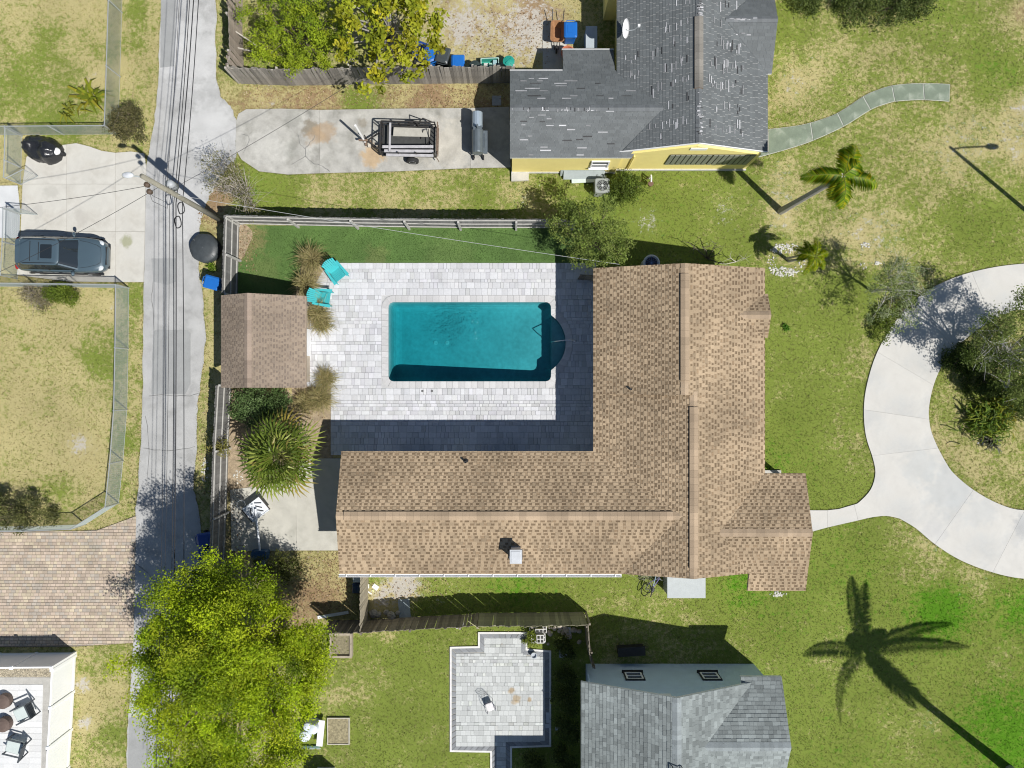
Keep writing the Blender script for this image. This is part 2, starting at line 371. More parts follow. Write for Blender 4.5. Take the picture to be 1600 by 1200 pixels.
conc_new = mat('concrete_pale', (.55, .535, .495), .9, .07, 1.2, .07, 50, .15, 90, stain=(.455, .455, .435), sscale=.55, sth=(.42, .72), spots=[(1480, 760, 40, (.43, .445, .44), .6), (1440, 730, 30, (.46, .47, .455), .6), (1530, 800, 25, (.44, .45, .44), .5), (1600, 820, 20, (.36, .37, .37), .6), (1460, 830, 20, (.46, .46, .45), .5)])
conc_old = mat('concrete_weathered', (.49, .475, .43), .92, .10, 1.5, .10, 45, .25, 70, stain=(.33, .32, .28), sscale=1.1, sth=(.48, .78))
conc_drive = mat('concrete_driveway_warm', (.53, .515, .465), .92, .07, 1.2, .07, 45, .2, 70, stain=(.44, .42, .37), sscale=.8, sth=(.42, .75), spots=[(80, 300, 12, (.38, .37, .33), .5), (130, 340, 14, (.40, .38, .34), .5), (200, 377, 10, (.25, .26, .13), .7), (60, 330, 12, (.37, .36, .33), .4)])
conc_mossy = mat('concrete_mossy', (.185, .225, .165), .92, .16, 2.2, .12, 40, .2, 60, stain=(.29, .32, .255), sscale=1.6, sth=(.5, .7))
joint = mat('joint_dirt', (.24, .22, .18), .95, .2, 8)
asph = mat('alley_asphalt', (.41, .41, .40), .93, .10, .9, .24, 48, .5, 60, stain=(.32, .32, .31), sscale=1.3, sth=(.45, .72), spots=[(255, 450, 40, (.36, .36, .355), .5), (240, 680, 45, (.37, .37, .36), .5), (255, 760, 40, (.38, .38, .37), .5), (235, 560, 30, (.37, .37, .365), .4), (300, 80, 60, (.55, .55, .54), .6), (330, 200, 45, (.55, .55, .54), .6), (300, 330, 45, (.53, .53, .52), .5)])
asph_patch = mat('asphalt_patch', (.30, .305, .30), .93, .08, 1.5, .14, 60, .3, 80)
# alley
AL = smooth([(253, -200), (252, 0), (249, 60), (247, 130), (241, 190), (233, 235), (228, 262), (226, 330), (225, 420), (224, 540), (222, 640), (216, 760), (211, 815), (209, 900), (208, 1000), (205, 1060), (200, 1130), (198, 1200), (196, 1400)], 5)
AR = smooth([(338, -200), (338, 0), (338, 100), (343, 145), (358, 163), (367, 180), (369, 215), (368, 245), (356, 262), (338, 290), (325, 312), (316, 338), (311, 370), (311, 420), (317, 465), (321, 530), (314, 590), (309, 640), (307, 700), (303, 755), (310, 800), (316, 860), (318, 960), (300, 1060), (280, 1130), (268, 1200), (262, 1400)], 5)
def jitter(pts, a):
    r = random.Random(3); return [(x + r.uniform(-a, a), y + r.uniform(-a, a)) for x, y in pts]
alley_poly = P2(jitter(AL, 1.2) + jitter(AR[::-1], 1.6))
alley = surf('alley', [alley_poly], .02, asph, 'pale grey worn asphalt alley running past the back yards')
def patch(pts, z=.026, m=None, name='asphalt_patch'):
    o = MB().prism(P2(pts), z - .01, z, bottom=False).build(name, m or asph_patch, alley); return o
patch([(252, -60), (275, -60), (274, 60), (271, 104), (251, 106)]); patch([(237, 404), (275, 404), (275, 440), (262, 446), (240, 440)])
patch([(241, 517), (246, 515), (293, 516), (298, 521), (298, 600), (290, 616), (237, 616), (238, 560)])
patch([(202, 1121), (262, 1119), (258, 1300), (198, 1300)])
cr = mat('tar_crack', (.17, .17, .165), .95)
def cracks(parent, lst, z, w=.035):
    for pts in lst:
        mb = MB(); P = [g2(*p) for p in smooth(pts, 4)]; r = random.Random(len(pts)); P = [(x + r.uniform(-.03, .03), y + r.uniform(-.03, .03)) for x, y in P]
        for a, b in zip(P, P[1:]):
            d = Vector(b) - Vector(a); n = Vector((-d.y, d.x)).normalized() * w / 2 * r.uniform(.5, 1.2)
            mb.poly([(a[0] - n.x, a[1] - n.y, z), (a[0] + n.x, a[1] + n.y, z), (b[0] + n.x, b[1] + n.y, z), (b[0] - n.x, b[1] - n.y, z)][::-1])
        for i, f in enumerate(mb.f):
            p = [mb.v[k] for k in f]
            if area2([(q[0], q[1]) for q in p]) < 0: mb.f[i] = f[::-1]
        mb.build('crack', cr, parent)
cracks(alley, [[(233, 618), (260, 617), (290, 619), (312, 615)], [(225, 700), (262, 704), (305, 698)], [(240, 440), (238, 470), (241, 515)], [(228, 650), (233, 690), (229, 760)], [(212, 880), (240, 905), (262, 960)]], .0245, .03)

# car driveway: panels
cd = [[(42, 246), (55, 232), (80, 229), (105, 226), (105, 288), (36, 288)], [(105, 226), (120, 224), (140, 229), (160, 236), (181, 239), (181, 288), (105, 288)], [(181, 239), (205, 237), (226, 240), (229, 262), (228, 288), (181, 288)],
      [(36, 288), (105, 288), (105, 362), (33, 362)], [(105, 288), (181, 288), (181, 362), (105, 362)], [(181, 288), (228, 288), (227, 362), (181, 362)],
      [(33, 362), (105, 362), (105, 440), (27, 430)], [(105, 362), (181, 362), (181, 441), (105, 440)], [(181, 362), (227, 362), (225, 441), (181, 441)]]
slabs('car_driveway', [P2(p) for p in cd], .045, conc_drive, joint, 'pale concrete driveway panels beside the alley holding a parked car')
surf('side_lane', [P2([(-120, 292), (28, 290), (32, 330), (30, 372), (-120, 372)])], .03, mat('lane_concrete', (.56, .57, .57), .9, .06, 1.5), 'bluish pale concrete strip outside the chain link gate')
# trailer driveway
td = [[(369, 190), (373, 178), (385, 171), (440, 170), (500, 172), (500, 271), (450, 273), (405, 268), (378, 250), (369, 235)],
      [(500, 172), (620, 170), (735, 169), (735, 263), (620, 268), (500, 271)], [(735, 169), (796, 167), (798, 262), (735, 263)]]
RU, MU, OR_ = (.36, .26, .16), (.22, .19, .14), (.46, .33, .19)
conc_td = mat('concrete_trailer_drive', (.42, .41, .375), .92, .18, 1.3, .16, 40, .4, 60, stain=(.27, .265, .235), sscale=1.1, sth=(.42, .72), spots=[(486, 201, 15, MU, .85), (508, 208, 18, RU, .7), (492, 214, 15, RU, .6), (568, 193, 8, MU, .6), (460, 186, 15, (.27, .27, .24), .6), (582, 243, 18, OR_, .85), (600, 236, 12, OR_, .6), (455, 235, 14, (.28, .28, .25), .6), (700, 225, 40, (.50, .47, .40), .6), (420, 235, 30, (.55, .54, .5), .5), (740, 205, 25, (.3, .3, .27), .4)])
tdo = slabs('trailer_driveway', [P2(p) for p in td], .04, conc_td, joint, 'stained weathered concrete driveway under the utility trailer')
def blotch(parent, px, py, rx, ry, m, z, seed, name='stain', lobes=3):
    r = random.Random(seed); ph = [r.uniform(0, 6.28) for _ in range(5)]; n = 34; pts = []
    for k in range(n):
        a = 2 * math.pi * k / n; q = 1 + sum(.13 * math.sin((j + 2) * a + ph[j]) for j in range(4)) + r.uniform(-.07, .07)
        pts.append(g2(px + rx * q * math.cos(a), py + ry * q * math.sin(a)))
    o = MB().prism(pts, z - .003, z, bottom=False).build(name, m, parent)
cracks(tdo, [[(466, 210), (470, 225), (477, 233), (478, 244), (490, 255), (500, 258), (515, 268)], [(477, 233), (488, 220), (492, 212)], [(455, 258), (478, 244)], [(378, 210), (390, 215), (380, 240)]], .0425, .03)
# front curved walk (mossy slabs)
WT = [(1185, 203), (1200, 202), (1235, 198), (1266, 192), (1308, 177), (1348, 151), (1370, 141), (1393, 134), (1420, 131), (1442, 130.5), (1470, 131), (1484, 132)]
WB = [(1185, 246), (1200, 242), (1235, 232), (1270, 220), (1318, 198), (1360, 172), (1380, 164), (1398, 159), (1422, 157), (1444, 156.5), (1470, 158), (1483, 159)]
wt = smooth(WT, 4); wb = smooth(WB, 4); cuts = [0, 4, 12, 16, 20, 28, 36, 44]
slabs('front_walk', [P2(wt[a:b + 1] + wb[a:b + 1][::-1]) for a, b in zip(cuts, cuts[1:])], .04, conc_mossy, mat('joint_pale', (.50, .50, .45), .95), 'mossy curved concrete walk leading to the yellow house', gap=.05)
# circular driveway
OT = smooth([(1760, 425), (1680, 408), (1600, 412), (1545, 419), (1490, 434), (1440, 460), (1400, 500), (1370, 550), (1354, 600), (1349, 640), (1352, 680), (1362, 712)], 4)
IT = smooth([(1740, 540), (1670, 492), (1600, 484), (1568, 492), (1530, 513), (1497, 540), (1473, 568), (1458, 602), (1451, 635), (1451, 655), (1455, 676), (1465, 700)], 4)
OB = smooth([(1405, 810), (1430, 825), (1460, 850), (1500, 875), (1550, 894), (1600, 904), (1680, 906), (1760, 890)], 4)
IB = smooth([(1465, 700), (1477, 722), (1490, 740), (1520, 765), (1560, 787), (1600, 797), (1670, 793), (1740, 760)], 4)
JL = smooth([(1362, 712), (1367, 738), (1360, 764), (1342, 784), (1334, 788)], 4); JB = smooth([(1340, 813), (1362, 808), (1385, 806), (1405, 810)], 4)
pan = [P2(OT[a:b + 1] + IT[a:b + 1][::-1]) for a, b in ((0, 8), (8, 14), (14, 21), (21, 28), (28, 36), (36, 44))]
pan += [P2(OT[44:45] + JL + JB + OB[:9] + [IB[12]] + IB[:12][::-1]), P2(OB[8:17] + IB[12:21][::-1]), P2(OB[16:29] + IB[20:29][::-1])]
pan += [P2([(1334, 788), (1310, 795), (1292, 797), (1292, 824), (1318, 818), (1340, 813)]), P2([(1292, 797), (1270, 797), (1236, 796), (1236, 840), (1270, 830), (1292, 824)])]
slabs('circular_driveway', pan, .05, conc_new, mat('joint_soft', (.40, .385, .35), .95), 'smooth pale concrete circular driveway with walk to the porch', gap=.008)
# concrete pad left of the house
pad = [[(360, 765), (466, 752), (463, 860), (420, 861), (362, 861)], [(466, 720), (500, 716), (560, 716), (560, 860), (463, 860)]]
pado = slabs('side_patio', [P2(p) for p in pad], .04, mat('side_patio_concrete', (.47, .455, .40), .92, .10, 1.5, .10, 45, .25, 70, stain=(.38, .37, .32), sscale=1.0, sth=(.48, .78)), joint, 'worn concrete pad with a crack beside the house gable')
# artificial turf of the pool yard + soil beds
turf = mat('artificial_turf', (.085, .155, .036), .95, .18, .9, .4, 50, .9, 60, spots=[(385, 375, 30, (.25, .2, .09), .6), (410, 420, 25, (.13, .17, .05), .6), (700, 405, 40, (.12, .18, .05), .5), (590, 402, 20, (.16, .18, .06), .5), (850, 390, 40, (.07, .13, .03), .6)])
surf('artificial_turf', [P2([(372, 352), (935, 356), (935, 424), (480, 424), (450, 470), (345, 470), (358, 400)])], .015, turf, 'even dark green artificial turf strip along the pool fence')
soil = mat('bed_soil', (.32, .25, .165), .95, .25, 5, .3, 40, .6, 50)
surf('soil_bed', [P2(smooth([(358, 345), (385, 352), (395, 366), (388, 385), (380, 402), (368, 412), (345, 420)], 4)), P2(smooth([(478, 398), (500, 396), (508, 420), (498, 450), (505, 500), (480, 520), (462, 470), (470, 420), (478, 398)], 4)), P2([(455, 590), (520, 590), (520, 715), (490, 745), (460, 660)]), P2([(345, 610), (452, 610), (457, 660), (487, 747), (470, 760), (345, 770)])], .018, soil, 'brown mulch beds with dry leaves round the pool yard')
# ------------------------------------------------------------------ paver layouts
UNIT = {}
def unit_box(m, key):
    if key not in UNIT:
        b = .035                                         # slightly chamfered top
        mb = MB(); o = [(-.5, -.5), (.5, -.5), (.5, .5), (-.5, .5)]; i = [(x * (1 - b), y * (1 - b)) for x, y in o]
        vs = [(x, y, 0) for x, y in o] + [(x, y, .88) for x, y in o] + [(x, y, 1) for x, y in i]
        fs = [[8, 9, 10, 11]] + [[k, (k + 1) % 4, 4 + (k + 1) % 4, 4 + k] for k in range(4)] + [[4 + k, 4 + (k + 1) % 4, 8 + (k + 1) % 4, 8 + k] for k in range(4)]
        mb.add(vs, fs); UNIT[key] = mb.mesh(key, m)
    return UNIT[key]
def split_len(total, choices, rnd):
    out = []; s = 0
    while s < total - min(choices) * .6:
        w = rnd.choice(choices); out.append(w); s += w
    k = total / sum(out); return [w * k for w in out]
def lay_rows(y0, y1, intervals, hs, ws, rnd):
    """rows between y0<y1; intervals(yA,yB)->list of (x0,x1). yields rects"""
    y = y0; R = []
    for h in split_len(y1 - y0, hs, rnd):
        for x0, x1 in intervals(y, y + h):
            if x1 - x0 < .05: continue
            x = x0
            for w in split_len(x1 - x0, ws, rnd): R.append((x, y, x + w, y + h)); x += w
        y += h
    return R
def place_pavers(parent, rects, z0, th, m_attr, m_obj, key, name, gap=.005, nmax=300, colf=None, rnd=None, tilt=.003):
    rects = sorted(rects, key=lambda r: -(r[2] - r[0]) * (r[3] - r[1]))
    me = unit_box(m_obj, key)
    for r in rects[:nmax]:
        o = link(name, me, parent, loc=((r[0] + r[2]) / 2, (r[1] + r[3]) / 2, z0))
        o.scale = (r[2] - r[0] - gap, r[3] - r[1] - gap, th + rnd.uniform(-tilt, tilt))
    mb = MB()
    for r in rects[nmax:]:
        c = colf(rnd); h = th + rnd.uniform(-tilt, tilt)
        cx, cy, w, d = (r[0] + r[2]) / 2, (r[1] + r[3]) / 2, r[2] - r[0] - gap, r[3] - r[1] - gap
        b = .008
        o = [(-.5 * w, -.5 * d), (.5 * w, -.5 * d), (.5 * w, .5 * d), (-.5 * w, .5 * d)]
        i = [(x - math.copysign(b, x), y - math.copysign(b, y)) for x, y in o]
        vs = [(cx + x, cy + y, z0 + h * .6) for x, y in o] + [(cx + x, cy + y, z0 + h) for x, y in i]
        mb.add(vs, [[4, 5, 6, 7]] + [[k, (k + 1) % 4, 4 + (k + 1) % 4, 4 + k] for k in range(4)], c)
    if mb.v: tag(mb.build(name + 's', m_attr, parent), kind='stuff')

# ------------------------------------------------------------------ pool deck
PX0, PX1, PY0, PY1 = (606 - 800) / S, (862 - 800) / S, (600 - 597) / S, (600 - 471) / S
def pool_outline(d=0, n=8):
    r = max(9 / S - d, .03); pts = []; x0, x1, y0, y1 = PX0 + d, PX1 - d, PY0 + d, PY1 - d
    for cx, cy, a0 in ((x0 + r, y0 + r, 180), (x1 - r, y0 + r, 270)):
        pts += [(cx + r * math.cos(math.radians(a0 + 90 * k / n)), cy + r * math.sin(math.radians(a0 + 90 * k / n))) for k in range(n + 1)]
    R = 52.6 / S - d; cx = (832.4 - 800) / S; cy = (600 - 535.5) / S; A = math.degrees(math.acos((x1 - cx) / R))
    pts += [(cx + R * math.cos(math.radians(t)), cy + R * math.sin(math.radians(t))) for t in np.linspace(-A, A, 25)]
    for cx2, cy2, a0 in ((x1 - r, y1 - r, 0), (x0 + r, y1 - r, 90)):
        pts += [(cx2 + r * math.cos(math.radians(a0 + 90 * k / n)), cy2 + r * math.sin(math.radians(a0 + 90 * k / n))) for k in range(n + 1)]
    return pts
pool_pts = pool_outline(); NP = len(pool_pts); STEP_C = ((832.4 - 800) / S, (600 - 535.5) / S); STEP_R = 52.6 / S
pv = mat('travertine_paver', (.55, .555, .567), .8, .07, 2.5, .07, 35, .15, 60, rnd=.09)
pva = mat('travertine_paver_field', (.55, .555, .567), .8, .07, 2.5, .07, 35, .15, 60, attr=True)
grout = mat('deck_grout', (.47, .47, .465), .95, .1, 5)
DZ = .03
deck_poly = P2([(512, 411), (931, 411), (931, 711), (517, 711), (517, 604), (478, 604), (478, 468), (492, 445)])
HARD.append(deck_poly)
mb = MB()                                                # base sheet with the pool left open: quads from the pool edge outwards
ring = [(x, y) for x, y in pool_pts]
obox = (-6.45, -.45, 2.95, 4.45)
def tobox(p):
    cx, cy = (obox[0] + obox[2]) / 2, (obox[1] + obox[3]) / 2; dx, dy = p[0] - cx, p[1] - cy
    k = min((obox[2] - obox[0]) / 2 / max(abs(dx), 1e-9), (obox[3] - obox[1]) / 2 / max(abs(dy), 1e-9)); return (cx + dx * k, cy + dy * k)
for i in range(NP):
    a, b = ring[i], ring[(i + 1) % NP]; A, B_ = tobox(a), tobox(b)
    mb.poly([(*a, DZ), (*A, DZ), (*B_, DZ), (*b, DZ)])
for c in ((obox[0], obox[1]), (obox[2], obox[1]), (obox[2], obox[3]), (obox[0], obox[3])):
    k = min(range(NP), key=lambda i: (tobox(ring[i])[0] - c[0]) ** 2 + (tobox(ring[i])[1] - c[1]) ** 2)
    nb = [(k - 1) % NP, k, (k + 1) % NP]
    q = sorted(nb, key=lambda i: (tobox(ring[i])[0] - c[0]) ** 2 + (tobox(ring[i])[1] - c[1]) ** 2)[:2]
    mb.poly([(*tobox(ring[q[0]]), DZ), (*c, DZ), (*tobox(ring[q[1]]), DZ)])
dk = [(x, y) for x, y in deck_poly]
for a, b, c, d in ((0, 1, 1e9, 0),): pass
for cl in ([(-1, 0, -obox[2])], [(1, 0, obox[0])], [(1, 0, obox[2]), (-1, 0, -obox[0]), (0, -1, -obox[3])], [(1, 0, obox[2]), (-1, 0, -obox[0]), (0, 1, obox[1])]):
    p = dk
    for h in cl: p = clip(p, *h)
    if len(p) > 2: mb.prism(p, -.05, DZ, bottom=False)
deck = mb.build('pool_deck', grout); tag(deck, 'white grey paver deck around the swimming pool', None, None, 'structure')
rd = random.Random(21); CW = .30
ex0, ex1, ey0, ey1 = PX0 - CW, PX1 + CW, PY0 - CW, PY1 + CW
def xspan(y):                                            # deck extent at height y
    xl = g2(517, 0)[0] if y < g2(0, 604)[1] else (g2(478, 0)[0] if y < g2(0, 468)[1] else (g2(492, 0)[0] if y < g2(0, 440)[1] else g2(512, 0)[0]))
    return xl, g2(931, 0)[0]
def iv_out(a, b): x0, x1 = xspan((a + b) / 2); return [(x0, x1)]
def iv_mid(a, b):
    x0, x1 = xspan((a + b) / 2); xr = ex1
    yy = min(max(STEP_C[1], a), b); d2 = (STEP_R + CW) ** 2 - (yy - STEP_C[1]) ** 2
    if d2 > 0: xr = max(xr, STEP_C[0] + math.sqrt(d2))
    return [(x0, ex0), (xr, x1)]
ytop = g2(0, 411)[1]; ybot = g2(0, 711)[1]
HS = [.15, .2, .28, .32]; WS = [.15, .2, .26, .30, .38]
rects = lay_rows(ybot, ey0, iv_out, HS, WS, rd) + lay_rows(ey0, ey1, iv_mid, HS, WS, rd) + lay_rows(ey1, ytop, iv_out, HS, WS, rd)
def deckcol(r):
    v = r.choice([r.uniform(.92, 1.08), r.uniform(.86, 1.1), r.uniform(.78, .95)]); return (v, v * r.uniform(.985, 1.01), v * r.uniform(.97, 1.02))
place_pavers(deck, rects, DZ - .01, .034, pva, pv, 'deck_paver', 'paver', colf=deckcol, rnd=rd)
# coping stones round the water's edge
cop = mat('coping_stone', (.51, .505, .50), .8, .08, 3, .08, 35, .15, 60, rnd=.12)
outer = pool_outline(-(CW - .01))
acc = []; i = 0
L = [0]
for k in range(NP): L.append(L[-1] + (Vector(ring[(k + 1) % NP]) - Vector(ring[k])).length)
def along(s, pts):
    s = s % L[-1]; k = max(j for j in range(NP) if L[j] <= s + 1e-9); t = (s - L[k]) / max(L[k + 1] - L[k], 1e-9)
    a, b = pts[k], pts[(k + 1) % NP]; return (a[0] + (b[0] - a[0]) * t, a[1] + (b[1] - a[1]) * t)
ncop = int(L[-1] / .30); inn = pool_outline(.035)
for k in range(ncop):
    s0, s1 = L[-1] * k / ncop + .004, L[-1] * (k + 1) / ncop - .004; sm = (s0 + s1) / 2
    poly = [along(s0, inn), along(sm, inn), along(s1, inn), along(s1, outer), along(sm, outer), along(s0, outer)]
    cxx, cyy = poly[1][0], poly[1][1]
    MB().prism([(x - cxx, y - cyy) for x, y in poly], -.02, .036).build('coping_stone', cop, deck, loc=(cxx, cyy, DZ - .006))
# ------------------------------------------------------------------ pool shell, steps, water
plaster = mat('pool_plaster', (.34, .49, .505), .6, .12, .6, .10, 5, .05, 8)
shell_rings = []
def fz(x): return -1.80 + .80 * (x - PX0) / (PX1 - PX0)
for d, zf in ((0.0, 0.0), (.01, .70), (.05, .84), (.13, .93), (.26, .985), (.42, 1.0)):
    rr = pool_outline(d)
    shell_rings.append([(x, y, DZ - .012 + zf * (fz(x) - DZ)) for x, y in rr])
mb = MB(); mb.loft([r[::-1] for r in shell_rings], caps=False)
# floor as a grid strip fill: fan from centre line
fl = shell_rings[-1]; mb.poly(fl)
pool = thing('swimming_pool', 'rectangular turquoise swimming pool with rounded entry steps', 'pool', (0, 0, 0))
mb.build('pool_shell', plaster, pool)
for k, (rr, z) in enumerate(((STEP_R - .02, -.45), (STEP_R - .28, -.28 - .4), (STEP_R - .5, -.9))):
    pts = [(STEP_C[0] + rr * math.cos(t), STEP_C[1] + rr * math.sin(t)) for t in np.linspace(-math.pi / 2.01, math.pi / 2.01, 30)]
    pts = clip(pts, -1, 0, -(PX1 + .01 - .03 * k))
    MB().prism(pts, -1.3, z).build('step', plaster, pool)
def water_mat():
    m, nt, N, L_ = _nt('pool_water')
    t = N.new('ShaderNodeBsdfTransparent'); t.inputs[0].default_value = (.93, .985, .99, 1)
    g = N.new('ShaderNodeBsdfGlossy'); g.inputs['Roughness'].default_value = .02
    fr = N.new('ShaderNodeFresnel'); fr.inputs[0].default_value = 1.33
    x = N.new('ShaderNodeMixShader'); o = N.new('ShaderNodeOutputMaterial')
    co = N.new('ShaderNodeTexCoord').outputs['Object']
    wv = N.new('ShaderNodeTexNoise'); wv.inputs['Scale'].default_value = 7.0; wv.inputs['Detail'].default_value = 4; wv.inputs['Distortion'].default_value = 1.2; L_.new(co, wv.inputs[0])
    # stronger ripples where the return jet stirs the surface
    vm = N.new('ShaderNodeVectorMath'); vm.operation = 'DISTANCE'; L_.new(co, vm.inputs[0]); vm.inputs[1].default_value = ((728 - 800) / S, (600 - 512) / S, -.10)
    st = maprange(N, L_, vm.outputs['Value'], .2, 2.6, 1.0, .12, True)
    bp = N.new('ShaderNodeBump'); bp.inputs['Distance'].default_value = .05; L_.new(st, bp.inputs['Strength']); L_.new(wv.outputs[0], bp.inputs['Height'])
    L_.new(bp.outputs[0], g.inputs['Normal']); L_.new(bp.outputs[0], fr.inputs['Normal'])
    L_.new(fr.outputs[0], x.inputs[0]); L_.new(t.outputs[0], x.inputs[1]); L_.new(g.outputs[0], x.inputs[2]); L_.new(x.outputs[0], o.inputs[0])
    va = N.new('ShaderNodeVolumeAbsorption'); va.inputs[0].default_value = (.20, .775, .81, 1); va.inputs[1].default_value = 1.2; L_.new(va.outputs[0], o.inputs['Volume']); return m
MB().prism(pool_outline(-.008), -2.3, -.10).build('water', water_mat(), pool)
tl_ = MB(); ri = pool_outline(.006); n_ = len(ri)
tl_.add([(x, y, DZ - .014) for x, y in ri] + [(x, y, -.17) for x, y in ri], [[(k + 1) % n_, k, n_ + k, n_ + (k + 1) % n_] for k in range(n_)]); tl_.build('tile_band', mat('pool_tile', (.10, .19, .24), .3, .3, 9, .1, 30), pool)
for dx_ in (-3.9, -3.3): MB().lathe([(.11, 0), (.11, .02), (.02, .025)], (dx_, 2.1, fz(dx_) - .012), 16).build('floor_drain', mat('drain_white', (.6, .62, .62), .5), pool)
chrome = mat('chrome', (.75, .75, .76), .18, 0, 1, 0, 1, metal=1)
hr = MB(); a = G(898, 533); bq = G(861, 535)
hr.tube([(a.x, a.y, .03), (a.x, a.y, .75), (a.x - .15, a.y, .86), (a.x - .5, a.y, .84), (bq.x + .05, bq.y, .5), (bq.x, bq.y, .1), (bq.x, bq.y, -.6)], .022, 8).tube([(a.x, a.y, .03), (a.x, a.y, .06)], .06, 10)
hr.build('handrail', chrome, pool, smooth=True)
lid = mat('skimmer_lid', (.12, .12, .12), .7)
for (x, y) in ((660, 611), (675, 611)):
    MB().lathe([(.06, 0), (.06, .006)], n=14).build('deck_drain', lid, deck, loc=G(x, y, DZ + .0255))

# ------------------------------------------------------------------ rear patio (grey pavers, dark border, white curb)
gp = mat('grey_paver', (.47, .485, .475), .85, .10, 3, .12, 30, .2, 50, rnd=.13, spots=[(800, 1078, 5, (.36, .26, .14), .8), (808, 1090, 7, (.38, .28, .15), .7), (828, 1092, 4, (.36, .26, .14), .8), (803, 1096, 5, (.36, .26, .14), .6)]); gpa = mat('grey_paver_field', (.47, .485, .475), .85, .10, 3, .12, 30, .2, 50, attr=True, spots=[(800, 1078, 5, (.36, .26, .14), .8), (808, 1090, 7, (.38, .28, .15), .7), (828, 1092, 4, (.36, .26, .14), .8), (803, 1096, 5, (.36, .26, .14), .6)])
gborder = mat('dark_border_paver', (.23, .24, .25), .85, .1, 3, .1, 30, .2, 50, rnd=.15); curbm = mat('white_curb', (.66, .65, .62), .9, .1, 4, .1, 30, .3, 40)
pat = P2([(747, 987), (824, 987), (824, 1013), (861, 1016), (861, 1166), (800, 1168), (800, 1330), (766, 1330), (766, 1175), (703, 1174), (703, 1010), (747, 1009)])
patio = surf('rear_patio', [pat], .03, mat('patio_sand', (.33, .32, .29), .95), 'grey paver patio with darker border behind the fence')
inn1 = inset(pat, .09); inn2 = inset(pat, .30)
n = len(pat); op = pat if area2(pat) > 0 else pat[::-1]
for i in range(n):
    a, b = op[i], op[(i + 1) % n]; c, d = inn1[i], inn1[(i + 1) % n]
    MB().prism([a, b, d, c], .0, .062).build('curb', curbm, patio)
    p, q = Vector(inn1[i]), Vector(inn1[(i + 1) % n]); u, v = Vector(inn2[i]), Vector(inn2[(i + 1) % n]); m_ = max(1, int((q - p).length / .28))
    for k in range(m_):
        t0, t1 = k / m_ + .012 / 1, (k + 1) / m_ - .0
        A, B2, C2, D2 = p.lerp(q, t0), p.lerp(q, t1), u.lerp(v, t1), u.lerp(v, t0); ce = (A + C2) / 2
        if A.y < -21: continue
        MB().prism([(w.x - ce.x, w.y - ce.y) for w in (A, B2, C2, D2)], 0, .026, bottom=False).build('border_paver', gborder, patio, loc=(ce.x, ce.y, .029))
rp = random.Random(5); allr = []
xsp = lambda y, poly: sorted(p for p in [(a[0] + (b[0] - a[0]) * (y - a[1]) / (b[1] - a[1])) for a, b in zip(poly, poly[1:] + poly[:1]) if (a[1] > y) != (b[1] > y)])
def iv_pat(a, b):
    r = xsp((a + b) / 2, inn2); return [(r[i], r[i + 1]) for i in range(0, len(r) - 1, 2)]
ysb = sorted(set(round(p[1], 3) for p in inn2)); ysb = [y for i, y in enumerate(ysb) if i == 0 or y - ysb[i - 1] > .12]
for y0, y1 in zip(ysb, ysb[1:]): allr += lay_rows(y0, y1, iv_pat, [.16, .24, .32], [.16, .24, .24, .32], rp)
allr = [r for r in allr if r[3] > -20.5]
def patcol(r): v = r.uniform(.8, 1.22); return (v, v * r.uniform(.98, 1.02), v * r.uniform(.95, 1.02))
place_pavers(patio, allr, .022, .034, gpa, gp, 'patio_paver', 'paver', colf=patcol, rnd=rp)
# ------------------------------------------------------------------ neighbour's patio behind the white vinyl fence
np_poly = P2([(-160, 1071), (68, 1069), (62, 1340), (-160, 1340)])
npat = surf('neighbour_patio', [P2([(-160, 1058), (80, 1058), (74, 1340), (-160, 1340)])], .03, mat('grey_border_band', (.40, .39, .36), .9, .1, 4, .15, 40, .2, 60), 'pale paver patio inside the white vinyl fence')
rq = random.Random(9)
def iv_np(a, b): r = xsp((a + b) / 2, np_poly); return [(r[0], r[1])]
rr_ = lay_rows(-21.5, np_poly[1][1], iv_np, [.3], [.3, .45, .6], rq)
place_pavers(npat, [r for r in rr_ if r[2] > -26], .022, .03, mat('pale_paver_field', (.63, .635, .63), .8, .06, 3, .06, 30, attr=True), mat('pale_paver', (.63, .635, .63), .8, .06, 3, .06, 30, rnd=.08), 'pale_paver', 'paver', colf=deckcol, rnd=rq)
grav = MB(); rg = random.Random(4)
gv = [P2([(-160, 1036), (84, 1036), (82, 1058), (-160, 1058)])]
surf('gravel_bed', gv, .02, mat('gravel_base', (.34, .31, .25), .95, .3, 30, .3, 80, .8, 60), 'tan river gravel strip inside the white fence')
for k in range(1500):
    x = rg.uniform(-40, 80); y = rg.uniform(1041, 1057); p = G(x, y, .02); r = rg.uniform(.02, .045); v = rg.uniform(.6, 1.3)
    grav.lathe([(r * .8, 0), (r, r * .4), (r * .5, r * .8)], (p.x, p.y, .018), 5, col=(v, v * .93, v * .8), sx=rg.uniform(.7, 1.3))
tag(grav.build('gravel', mat('pebble', (.36, .34, .29), .85, attr=True)), 'tan pebbles in a strip inside the white vinyl fence', 'gravel', None, 'stuff')
